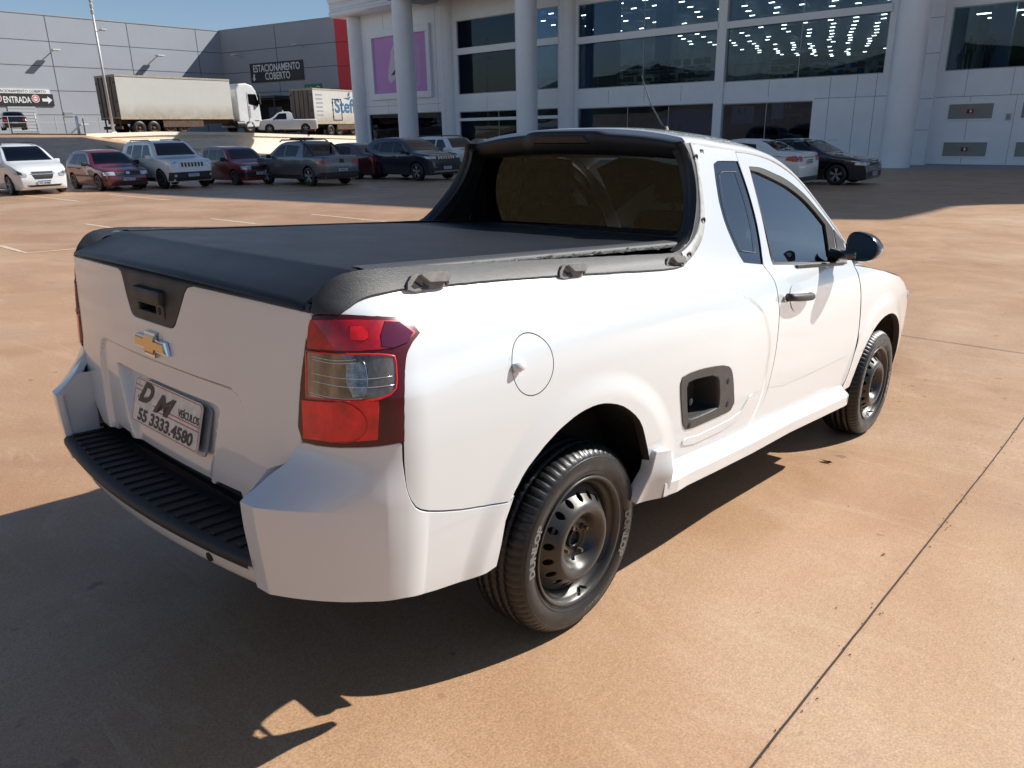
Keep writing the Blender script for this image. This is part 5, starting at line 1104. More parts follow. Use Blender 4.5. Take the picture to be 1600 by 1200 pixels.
# floors, ceilings, interior
mb = MB(); mb.box(-46, 19, W0+.36, 70, 4.12, 4.42); mb.box(-46, 19, W0+.36, 70, 10.9, 11.1); mb.build('storey_floor', INT, store)
mb = MB(); mb.box(-46, 19, W0+.36, 70, -.3, .06); mb.build('store_floor', mat('floor_tile', (.14, .14, .14), .3), store)
mb = MB(); mb.box(-46.5, 19, 69.5, 70, 0, 11); mb.box(-46.5, -46.2, 3.4, 70, 0, 11); mb.box(18.9, 19.2, 3.4, 70, 0, 11); mb.box(-34.6, -34.3, 3.4, 70, 0, 11); mb.box(-.4, 0, 3.4, 70, 0, 11)
mb.build('inner_wall', INTW, store)
DRKW = mat('dark_core_wall', (.015, .016, .02), .6)
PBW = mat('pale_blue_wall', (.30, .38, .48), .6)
for (a0, a1, y0, y1, z0, z1, m) in ((-32.2, -30.4, 3.9, 4.4, 4.4, 10.9, DRKW), (-21.4, -19.5, 3.9, 4.4, 4.4, 10.9, DRKW), (-30.1, -28.6, 3.8, 4.3, 6.0, 10.9, mat('red_column', (.75, .03, .03), .5)), (-33.7, -33.0, 3.7, 4.0, 4.4, 10.9, PBW), (-21.9, -21.5, 3.7, 4.0, 4.4, 10.9, PBW), (-17.2, -16.0, 5, 5.5, 4.4, 10.9, PBW), (2.2, 3.2, 4.4, 4.7, 4.4, 7.8, PBW), (4.6, 5.6, 4.6, 4.9, 4.4, 9, mat('warm_wall', (.40, .25, .15), .7))):
    mb = MB(); mb.box(a0, a1, y0, y1, z0, z1); mb.build('inner_pillar', m, store)
LITE = mat('ceiling_light_strip', (1, .90, .70), .5, emit=18.)
mb = MB(); mb.box(-.21, .21, -.03, .03, 0, .04); proto = mb.build('light_strip', LITE, store); cnt = 0; rest = MB(); rn_ = random.Random(5)
for r in range(24):
    for k in range(16):
        a = -33.2+2.1*k+(1.05 if r % 2 else 0)+rn_.uniform(-.25, .25); y = 4.8+2.7*r
        if -24 < a < -22.5 or a > -.8 or rn_.random() < .08: continue
        cnt += 1
        if cnt < 100:
            o = proto if cnt == 1 else proto.copy()
            if cnt > 1: C.objects.link(o)
            o.location = (a, y, 10.3)
        else: rest.box(a-.21, a+.21, y-.03, y+.03, 10.3, 10.34)
tag(rest.build('far_light_strips', LITE, store), kind='stuff')
mb = MB()
for r in range(3):
    for k in range(5): mb.box(1.5+1.5*k, 2.1+1.5*k, 4.6+2.2*r, 4.68+2.2*r, 7.05, 7.09)
for r in range(4):
    for k in range(18): mb.box(-32+1.75*k, -31.5+1.75*k, 5+2*r, 5.07+2*r, 3.9, 3.93)
tag(mb.build('small_lights', LITE, store), kind='stuff')
# things on show inside
def shelf(a, y, z, w_, h_, col, nm):
    mb = MB(); rnd = random.Random(int(a*7+y))
    mb.box(a, a+w_, y, y+.5, z, z+.08, 0)
    n_ = int(w_/.35)
    for i in range(n_):
        for j in range(int(h_/.4)):
            if rnd.random() < .8: mb.box(a+.35*i+.03, a+.35*i+.31, y+.05, y+.4, z+.1+.4*j, z+.1+.4*j+rnd.uniform(.15, .36), 1+(rnd.random() < .4))
    mb.build(nm, [DRKW, mat('goods_'+col[0], col[1], .6, noise=.6, nscale=5), mat('goods_'+col[2], col[3], .6)], store)
shelf(-8.4, 3.45, 4.45, 3.6, 1.3, ('green', (.06, .22, .07), 'yellow', (.42, .40, .08)), 'goods_display')
shelf(-5.0, 3.45, 4.45, 3.0, 1.0, ('orange', (.48, .16, .04), 'blue', (.05, .09, .35)), 'goods_display')
shelf(-20.0, 3.9, 4.45, 7.5, 1.6, ('dark', (.04, .045, .05), 'brown', (.16, .10, .06)), 'goods_display')
shelf(-32, 5, 4.45, 5, .9, ('leaf', (.04, .07, .03), 'grey', (.2, .2, .2)), 'goods_display')
shelf(-21, 4.6, .1, 5, 1.6, ('brick', (.20, .10, .06), 'white', (.5, .5, .5)), 'goods_display'); shelf(-44, 5, .1, 7, 1.4, ('dark', (.04, .045, .05), 'brown', (.16, .10, .06)), 'goods_display'); shelf(-33, 5, .1, 3, 1.8, ('brick', (.20, .10, .06), 'white', (.5, .5, .5)), 'goods_display')
mb = MB()
for a0, a1 in ((-20.6, -11.8), (-10.6, -2.3), (-33.4, -24)):
    mb.bar((a0, 3.42, 5.45), (a1, 3.42, 5.45), .025); k = a0
    while k < a1: mb.bar((k, 3.42, 4.42), (k, 3.42, 5.45), .02, mi=0); k += 1.6
mb.build('guard_rail', mat('rail_steel', (.35, .40, .40), .3, metal=.7), store)
# blue banner and leaflets in the ground-floor window
mb = MB(); mb.add([(-16.9, 3.6, .7), (-12.0, 3.6, .7), (-12.0, 3.6, 3.0), (-14.2, 3.6, 3.2), (-17.0, 3.6, 1.9)], [(0, 1, 2, 3, 4)]); mb.box(-17, -12, 3.61, 3.63, .7, 1.9); ban = mb.build('window_banner', mat('banner_blue', (.03, .17, .34), .5), store)
mb = MB(); text(mb, 'AN', (-14.4, 3.595, 1.95), (1, 0, 0), (0, 0, 1), .75, ext=.004, bold=.01); mb.build('banner_writing', mat('banner_navy', (.02, .08, .2), .5), ban)
mb = MB(); mb.box(-10.7, -9.3, 3.6, 3.63, 2.2, 3.2); mb.box(-8.2, -7.5, 3.6, 3.63, 2.4, 3.3); mb.build('window_poster', mat('poster_grey', (.42, .47, .52), .6), store)
mb = MB(); text(mb, 'R.Y', (-10.0, 3.597, 2.9), (1, 0, 0), (0, 0, 1), .32, ext=.004); text(mb, 'oftomovo', (-6.7, W0+.112, 2.62), (1, 0, 0), (0, 0, 1), .2, ext=.002); text(mb, 'AA', (-7.0, W0+.112, 3.08), (1, 0, 0), (0, 0, 1), .22, ext=.002); mb.build('poster_writing', mat('poster_ink', (.10, .08, .08), .6), store)
# shop mannequins on the upper floor, right window
for k, (a, y, col) in enumerate(((1.55, 4.1, (.10, .085, .07)), (2.35, 4.2, (.05, .06, .07)), (4.9, 4.2, (.28, .26, .24)), (1.15, 4.3, (.20, .17, .14)))):
    r = empty('mannequin'); r.matrix_world = BF @ Matrix.Translation((a, y, 4.44))
    tag(r, ['mannequin in a brown coat at the left edge of the upper right window', 'mannequin in dark clothes behind the upper right window, beside the brown-coated one', 'mannequin in a pale dress at the right end of the upper right window', 'small child mannequin at the left corner of the upper right window'][k], 'mannequin', 'mannequins in the upper store window')
    s_ = .62 if k == 3 else 1.; mb = MB()
    for sg in (-1, 1): mb.tube([(sg*.10*s_, 0, 0), (sg*.09*s_, 0, .45*s_), (sg*.09*s_, 0, .88*s_)], .07, 8, rr=[.05*s_, .06*s_, .09*s_]); mb.tube([(sg*.20*s_, 0, 1.38*s_), (sg*.26*s_, -.02, 1.1*s_), (sg*.24*s_, -.08, .86*s_)], .05, 8, rr=[.055*s_, .045*s_, .035*s_])
    mb.tube([(0, 0, .84*s_), (0, 0, 1.05*s_), (0, 0, 1.3*s_), (0, 0, 1.42*s_), (0, 0, 1.50*s_)], .15, 12, rr=[.16*s_, .14*s_, .19*s_, .13*s_, .05*s_]); mb.build('body', mat('clothes_%d' % k, col, .8), r)
    mb = MB(); mb.lathe([(0, 0), (.06*s_, .02*s_), (.085*s_, .11*s_), (.08*s_, .18*s_), (.04*s_, .24*s_), (0, .25*s_)], 12, cz=1.49*s_, axis='z'); mb.build('head', mat('mannequin_skin', (.35, .26, .2), .5), r)
# vents with warning plates
for (a0, a1) in ((1.32, 3.25), (4.45, 6.4), (7.6, 9.5)):
    for (z0, z1) in ((2.21, 2.90), (.45, 1.11)):
        mb = MB(); t = .07
        for bx in ((a0-t, a1+t, z1, z1+t), (a0-t, a1+t, z0-t, z0), (a0-t, a0, z0, z1), (a1, a1+t, z0, z1)): mb.box(bx[0], bx[1], W0-.05, W0+.02, bx[2], bx[3], 0)
        mb.box(a0, a1, W0-.02, W0+.01, z0, z1, 1)
        for k in range(9): mb.box(a0, a1, W0-.028, W0-.02, z0+.07*k+.02, z0+.07*k+.03, 1)
        v = mb.build('vent', [PANEL, VENTM], store)
        cm_ = (a0+a1)/2; zc_ = (z0+z1)/2; mb = MB(); mb.box(cm_-.2, cm_+.2, W0-.040, W0-.029, zc_-.12, zc_+.12, 0); mb.box(cm_-.14, cm_+.14, W0-.043, W0-.040, zc_-.09, zc_+.09, 1); mb.box(cm_-.03, cm_+.06, W0-.046, W0-.043, zc_-.05, zc_+.07, 2); mb.build('warning_plate', [mat('plate_pink', (.42, .16, .17), .5), PBLK, PLW], v)
mb = MB(); mb.box(3.83, 4.03, W0-.06, W0, 2.12, 2.42, bev=.01); mb.box(3.88, 3.98, W0-.07, W0-.06, 2.2, 2.33, 1); mb.build('wall_socket_box', [mat('socket_grey', (.36, .38, .4), .5), VENTM], store)
# poster in its raised frame
mb = MB()
for bx in ((-44.65, -36.75, 9.62, 10.15), (-44.65, -36.75, 4.7, 5.2), (-44.65, -44.1, 5.2, 9.62), (-37.2, -36.75, 5.2, 9.62)): mb.box(bx[0], bx[1], W0-.22, W0+.02, bx[2], bx[3], bev=.03)
pf = mb.build('poster_frame', PANEL, store)
mb = MB(); mb.box(-44.1, -37.2, W0-.06, W0+.01, 5.2, 9.62); po = mb.build('poster', mat('pink_poster', (.56, .26, .60), .5, noise=.08, nscale=.3, emit=.0), pf)
mb = MB(); yy = W0-.07
def flat(pts, mi=0, e=0): mb.add([(a, yy-e, z) for a, z in pts], [tuple(range(len(pts)))], mi)
flat([(-41.6, 6.1), (-41.1, 6.6), (-41.0, 8.4), (-41.35, 8.9), (-41.7, 8.5), (-42.0, 7.5)]); flat([(-42.3, 6.3), (-42.1, 7.4), (-41.5, 8.0), (-41.2, 6.9), (-41.9, 5.9)], 0, .002); flat([(-41.35, 8.2), (-40.95, 8.2), (-40.95, 8.65), (-41.3, 8.6)], 1, .004); flat([(-41.9, 6.6), (-41.2, 7.1), (-41.0, 7.5), (-41.4, 6.6)], 1, .004); flat([(-38.6, 5.6), (-38.2, 5.6), (-38.0, 8.6), (-38.4, 8.9)], 2, .001)
mb.build('poster_picture', [mat('picture_white', (.62, .55, .66), .5), mat('picture_dark', (.06, .04, .07), .5), mat('picture_mauve', (.5, .32, .56), .5)], po)
# pavement in front of the store
mb = MB(); mb.box(-50, 30, -1.0, 3.2, -.8, .02); pv = mb.build('pavement', mat('pale_concrete', (.33, .33, .32), .7, noise=.12, nscale=2)); pv.matrix_world = BF; pv['kind'] = 'structure'

# ================================================================ grey warehouse with the red end
GREY = mat('grey_tilt_panel', (.33, .35, .385), .8, noise=.05, nscale=.25); GSEAM = mat('grey_seam', (.08, .085, .10), .8)
RED = mat('red_cladding', (.64, .035, .05), .6, noise=.06, nscale=.4)
KS = 1.2
cn = Vector((-1.702, -2.024, 1.346)); cn = cn+(Vector((41.81, 79.38, 14.95))-cn)*KS; LH = Vector((-.9939, -.0833, -.0729)); LN = Vector((.0834, -.9965, .0022)); RH = Vector((.1893, -.9819, .0100)); RN = Vector((-.9792, -.1896, -.0723))
LFm = frame(cn, LH, -LN, BZ) @ Matrix.Scale(KS, 4); RFm = frame(cn, RH, -RN, BZ) @ Matrix.Scale(KS, 4); LH = LH*KS; RH = RH*KS; BZK = BZ*KS
ware = empty('warehouse'); ware.matrix_world = Matrix.Translation(cn-BZ*12)
tag(ware, 'large grey panelled warehouse with a red corner and covered-parking signs', 'warehouse')
IW = ware.matrix_world.inverted()
def wpart(mb, F, name, m, par=ware, inv=IW): mb.xf(inv @ F); return mb.build(name, m, par)
mb = MB(); mb.box(0.0, 45, .0, .3, -11, .06)
for a in (2.75, 9.9, 17.2, 24.5): mb.box(a-.035, a+.035, -.008, .01, -10.5, .0, 1)
for z in (-2.05, -4.1, -6.15, -8.2): mb.box(0.01, 45, -.006, .01, z-.03, z+.03, 1)
mb.box(0, 45, -.04, .35, .06, .16, 0); wpart(mb, LFm, 'wall', [GREY, GSEAM])
mb = MB(); mb.box(0, 16.3, .0, .3, -11, .06); mb.box(0, 16.3, -.04, .35, .06, .16, 0)
for z in (-2.05, -4.1, -6.15, -8.2): mb.box(0.01, 16.3, -.006, .01, z-.03, z+.03, 1)
for a in (8.2,): mb.box(a-.035, a+.035, -.008, .01, -10.5, .0, 1)
wpart(mb, RFm, 'wall', [GREY, GSEAM])
mb = MB(); mb.box(16.3, 21, -.05, 10, -11, .2)
for z in (-2.1, -4.2, -6.3, -8.4): mb.box(16.3, 21, -.056, .01, z-.03, z+.03, 1)
wpart(mb, RFm, 'red_wall', [RED, mat('red_seam', (.22, .015, .02), .7)])
SIGNB = mat('sign_black', (.018, .018, .02), .5); SIGNW = mat('sign_white', (.72, .72, .70), .5)
def arrow(mb, cx, cz, s, ang, y, mi=0):
    pts = [(-1, -.3), (.1, -.3), (.1, -.75), (1, 0), (.1, .75), (.1, .3), (-1, .3)]; c_, s_ = math.cos(ang), math.sin(ang)
    mb.add([(cx+(a*c_-b*s_)*s, y, cz+(a*s_+b*c_)*s) for a, b in pts], [tuple(range(7))], mi)
mb = MB(); mb.box(4.15, 11.75, -.10, -.01, -5.17, -3.33); s1 = wpart(mb, RFm, 'covered_parking_sign', SIGNB)
mb = MB(); text(mb, 'ESTACIONAMENTO', (8.0, -.10, -3.83), (1, 0, 0), (0, 0, 1), .66, ext=.01, width=6.7, bold=.015); text(mb, 'COBERTO', (8.1, -.10, -4.62), (1, 0, 0), (0, 0, 1), .66, ext=.01, width=3.6, bold=.015); arrow(mb, 4.65, -4.7, .36, math.radians(-100), -.112); wpart(mb, RFm, 'sign_writing', SIGNW, s1, IW)
mb = MB(); mb.box(11.7, 14.0, -.10, -.01, -6.45, -5.62); s2 = wpart(mb, RFm, 'exit_sign', mat('sign_green', (.02, .20, .11), .5))
mb = MB(); text(mb, 'SAÍDA', (12.6, -.10, -6.12), (1, 0, 0), (0, 0, 1), .42, ext=.01, width=1.2); mb.lathe([(.16, 0), (.24, 0)], 20, cx=13.55, cy=-.11, cz=-6.05); wpart(mb, RFm, 'sign_writing', SIGNW, s2, IW)
mb = MB(); mb.box(17.8, 25.5, -.10, -.01, -7.45, -6.45); 
# the left wall frame runs leftward, so the signs there are written along -X
s3 = wpart(mb, LFm, 'entrance_sign', SIGNB)
mb = MB(); text(mb, 'ENTRADA', (20.8, -.10, -6.95), (-1, 0, 0), (0, 0, 1), .5, ext=-.01, width=2.2, bold=.02); arrow(mb, 18.35, -6.95, .42, math.pi, -.112)
for cx in (19.3, 22.35): mb.lathe([(.0, 0), (.33, 0)], 24, cx=cx, cy=-.111, cz=-6.85)
wpart(mb, LFm, 'sign_writing', SIGNW, s3, IW)
mb = MB()
for cx in (19.3, 22.35): mb.lathe([(.19, 0), (.28, 0)], 24, cx=cx, cy=-.114, cz=-6.85); mb.box(cx-.2, cx+.2, -.116, -.114, -6.88, -6.82)
wpart(mb, LFm, 'prohibition_ring', mat('ring_red', (.55, .04, .05), .5), s3, IW)
mb = MB(); mb.box(18.0, 25.5, -.10, -.01, -6.43, -6.05); s4 = wpart(mb, LFm, 'entrance_banner', SIGNW)
mb = MB(); text(mb, 'ACESSO AO ESTACIONAMENTO COBERTO', (21.3, -.10, -6.24), (-1, 0, 0), (0, 0, 1), .22, ext=-.01, width=5.9); wpart(mb, LFm, 'banner_writing', SIGNB, s4, IW)
mb = MB(); mb.box(19.45, 21.7, -.06, .02, -9.7, -7.5, 0)
for k in range(8): mb.box(19.5, 21.65, -.075, -.06, -9.6+.27*k, -9.58+.27*k, 1)
wpart(mb, LFm, 'roller_door', [mat('door_grey', (.40, .42, .44), .6), GSEAM])
mb = MB(); mb.box(16.3, 17.1, -.05, .0, -8.35, -7.95, 0)
for k in range(5): mb.box(16.32, 17.08, -.06, -.05, -8.3+.07*k, -8.28+.07*k, 1)
wpart(mb, LFm, 'vent', [mat('door_grey', (.40, .42, .44), .6), GSEAM])
for F, a, z in ((LFm, 17.2, -2.95), (LFm, 7.5, -2.9), (LFm, 16.0, -9.2), (RFm, 3.1, -2.6), (RFm, 12.0, -2.2)):
    mb = MB(); mb.bar((a, 0, z), (a, -.7, z+.15), .04); mb.box(a-.35, a+.35, -1.25, -.55, z+.08, z+.2, bev=.04); wpart(mb, F, 'wall_lamp', mat('lamp_white', (.55, .55, .53), .5))
# loading canopy and dark bay
mb = MB(); mb.box(3.6, 10.0, -2.6, 0, -6.85, -6.62); 
for a in (3.8, 6.6, 9.8): mb.bar((a, -2.5, -10.3), (a, -2.5, -6.8), .07)
wpart(mb, RFm, 'loading_canopy', mat('canopy_dark', (.05, .055, .065), .6))
mb = MB(); mb.box(3.4, 9.9, -.05, .02, -10.3, -6.9); wpart(mb, RFm, 'loading_bay', DARK)
mb = MB(); mb.box(6.2, 8.2, -.08, -.04, -8.9, -7.6); wpart(mb, RFm, 'bay_window', mat('bay_glass', (.09, .12, .17), .2), ware, IW)
# ================================================================ terrace, ramp and retaining wall
WT = [(20.508, 59.859, 3.352), (26.704, 61.545, 3.881), (32.945, 63.104, 4.231), (41.013, 65.393, 4.513), (49.996, 67.607, 4.835), (59.284, 69.470, 5.131)]
WB = [(20.500, 59.850, 3.307), (26.016, 61.342, 2.878), (32.045, 62.729, 2.685), (40.191, 64.805, 2.662), (49.493, 67.014, 2.931), (58.952, 69.103, 3.337)]
base_l = [cn+LH*k-BZK*(10.1 if k < 6 else 9.75) for k in (0, 6, 12, 18, 24, 34, 45)]; base_r = [cn+RH*k-BZK*10.1 for k in (21, 14, 7)]
mb = MB(); top = [Vector(p) for p in WT]; left = (9.976, 62.082, 2.786); far_l = Vector((2.638, 68.238, 2.312))
front = [far_l, Vector(left), Vector((15.201, 60.090, 3.086))]+top
back = [cn+LH*45-BZK*9.75, cn+LH*32-BZK*9.75, cn+LH*22-BZK*9.75, cn+LH*18-BZK*9.8, cn+LH*12-BZK*9.9, cn+LH*5-BZK*10.1, cn-BZK*10.2, cn+RH*10-BZK*10.1, cn+RH*21-BZK*10.1]
rows = [[tuple(a.lerp(b, t/6)) for t in range(7)] for a, b in zip(front, back)]; mb.grid(rows, smooth=False)
ASPH = mat('terrace_asphalt', (.24, .17, .12), .8, noise=.2, nscale=.4); tag(mb.build('upper_lot', ASPH), kind='structure')
CREAM = mat('cream_masonry', (.80, .74, .60), .75, noise=.10, nscale=1.2, stretch=(1, 1, 4))
mb = MB(); rows = []
P1 = [Vector(p) for p in WT]; P0 = [Vector(p)-Vector((0, 0, .5)) for p in WB]
def offs(i, d):
    a, b = P1[max(0, i-1)], P1[min(len(P1)-1, i+1)]; t = (b-a); n_ = Vector((-t.y, t.x, 0)).normalized()
    if n_.dot(Vector((-1.7, -2, 0))-P1[i]) < 0: n_ = -n_
    return n_*d
mb.grid([[tuple(P0[i]+offs(i, .02)) for i in range(6)], [tuple(P1[i]+offs(i, .02)-Vector((0, 0, .25))) for i in range(6)]], smooth=False)
mb.grid([[tuple(P1[i]+offs(i, .12)-Vector((0, 0, .25))) for i in range(6)], [tuple(P1[i]+offs(i, .12)+Vector((0, 0, .02))) for i in range(6)], [tuple(P1[i]+offs(i, -.35)+Vector((0, 0, .02))) for i in range(6)]], smooth=False)
mb.grid([[tuple(P1[i]+offs(i, .02)-Vector((0, 0, .25))) for i in range(6)], [tuple(P1[i]+offs(i, .12)-Vector((0, 0, .25))) for i in range(6)]], smooth=False)
rw = mb.build('retaining_wall', CREAM); tag(rw, 'long cream retaining wall below the lorries', 'retaining wall')
mb = MB()
for k in range(3):
    pts = [tuple(P1[i]+offs(i, .025)-Vector((0, 0, .45+.33*k))) for i in range(6)]; mb.tube(pts, .012, 4)
mb.build('joint_line', mat('joint_tan', (.36, .32, .26), .8), rw)  # joint lines darker than the cream wall
# ramp from the lot up to the terrace
fr_ = []
for (x, y) in ((-4., 40.), (0., 39), (5., 38.), (9.5, 37.), (14., 37.), (19., 37.), (26., 36.), (33, 35), (40, 33)): fr_.append(Vector((x, y, GZc(x)+.0)))
bk_ = [far_l+Vector((0, 0, -.03)), Vector(left)+Vector((0, 0, -.03)), Vector((15.201, 60.090, 3.086))+Vector((0, 0, -.03))]+[Vector(p) for p in WB]
rows = []
for a, b in zip(fr_, bk_): rows.append([tuple(a.lerp(b, t/10)-Vector((0, 0, .02))+Vector((0, 0, .0))) for t in range(11)])
mb = MB(); mb.grid(rows); tag(mb.build('ramp', CONC), kind='structure')
mb = MB(); a, b = Vector((20.538, 59.617, 2.844)), Vector((20.017, 52.498, 2.285)); d = (b-a).normalized(); s_ = d.cross(Vector((0, 0, 1)))*.18
mb.add([a-s_, a+s_, b+s_, b-s_], [(0, 1, 2, 3)]); o_ = mb.build('ramp_marking', PAINT); o_['kind'] = 'structure'; o_.location.z += .05
# ================================================================ poles and posts
GALV = mat('galvanised_steel', (.50, .50, .48), .5, metal=.3)
def tilted(P_, name, rz=0):
    e = empty(name, P_, rz, TILT); e.scale = (KS, KS, KS); return e
lp = tilted((22.918, 60.852, 3.243), 'lamp_pole'); tag(lp, 'slim white lamp pole with small floodlights in front of the long lorry', 'lamp pole')
mb = MB(); mb.tube([(0, 0, -.1), (0, 0, 7.9)], .08, 12, rr=[.09, .055]); mb.build('pole', GALV, lp)
mb = MB(); mb.box(-.15, .15, -.15, .15, -.1, .35, bev=.03); mb.build('footing', PANEL, lp)
for k in range(3): mb = MB(); mb.box(-.05, .05, -.16, .16, 7.05+.32*k, 7.28+.32*k, bev=.02); mb.build('floodlight', mat('lamp_white', (.55, .55, .53), .5), lp)
mb = MB(); mb.bar((0, 0, 6.1), (.2, -.45, 6.15), .02); mb.box(.05, .35, -.75, -.35, 6.1, 6.2, bev=.03); mb.build('lamp_head', mat('lamp_white', (.55, .55, .53), .5), lp)
for P_, h_, lab, nm, r_ in (((23.084, 68.275, 3.576), 1.15, 'white bollard post left of the retaining wall end', 'bollard', .09), ((26.189, 70.570, 3.984), 3.6, 'thin grey pole behind the lamp pole at the lorry tail', 'sign_pole', .05), ((23.912, 69.303, 3.786), .9, 'thin white post beside the bollard', 'post', .04), ((23.471, 79.277, 4.124), 1.2, 'low grey post at the warehouse gate', 'post', .04), ((42.044, 68.136, 4.905), 1.6, 'orange and white marker post beside the white utility truck', 'marker_post', .05)):
    e = tilted(P_, nm); tag(e, lab, 'post'); mb = MB(); mb.tube([(0, 0, -.1), (0, 0, h_)], r_, 10); mb.build('shaft', PANEL if nm == 'bollard' else (mat('marker_orange', (.6, .2, .1), .5) if nm == 'marker_post' else GALV), e)
    mb = MB(); mb.lathe([(0, .03), (r_*1.2, .02), (r_*1.25, 0)], 12, cz=h_, axis='z'); mb.build('cap', GALV, e)
rl_ = tilted((21.910, 79.096, 3.976), 'safety_railing', math.radians(90)); tag(rl_, 'thin white railing beside the entrance ramp', 'railing')
mb = MB()
for z in (.55, 1.0): mb.bar((0, -9, z), (0, 4, z), .02)
mb.build('rail', GALV, rl_)
for k in range(5): mb = MB(); mb.bar((0, -9+3.2*k, -.1), (0, -9+3.2*k, 1.0), .03); mb.build('upright', GALV, rl_)
# grass strip behind the wall's left end
# ================================================================ far bank behind the camera, seen in the glass and paint
def bankmat():
    return mat('dry_grass_bank', (.17, .125, .055), .95, noise=.45, nscale=5)
mb = MB(); rows = []
rnd = random.Random(3)
for i in range(41):
    t = i/40; ang = math.radians(lerp(118, 300, t)); R_ = 17
    cx, cy = math.cos(ang), math.sin(ang); r = []
    for (d, z) in ((0, -.05), (.6, .3), (2, 1.4), (4, 2.6), (7, 3.3), (12, 3.6), (30, 3.7)): r.append(((R_+d)*cx, (R_+d)*cy, z*(1+.12*math.sin(t*23)+.1*rnd.random())-.05))
    rows.append(r)
mb.grid(rows); tag(mb.build('hill', bankmat()), kind='structure')
mb = MB(); rows = []
for i in range(161):
    ang = math.radians(lerp(85, 330, i/160)); R_ = 120+10*math.sin(i*.7); h_ = 6.5+2*math.sin(i*.31)+1.5*rnd.random(); rows.append([(R_*math.cos(ang), R_*math.sin(ang), -8), (R_*math.cos(ang), R_*math.sin(ang), h_*.7), ((R_+4)*math.cos(ang), (R_+4)*math.sin(ang), h_), ((R_+16)*math.cos(ang), (R_+16)*math.sin(ang), h_*.8)])
mb.grid(rows, smooth=False); tag(mb.build('distant_wood', mat('far_foliage', (.035, .05, .022), .9, noise=.6, nscale=.3)), kind='stuff')
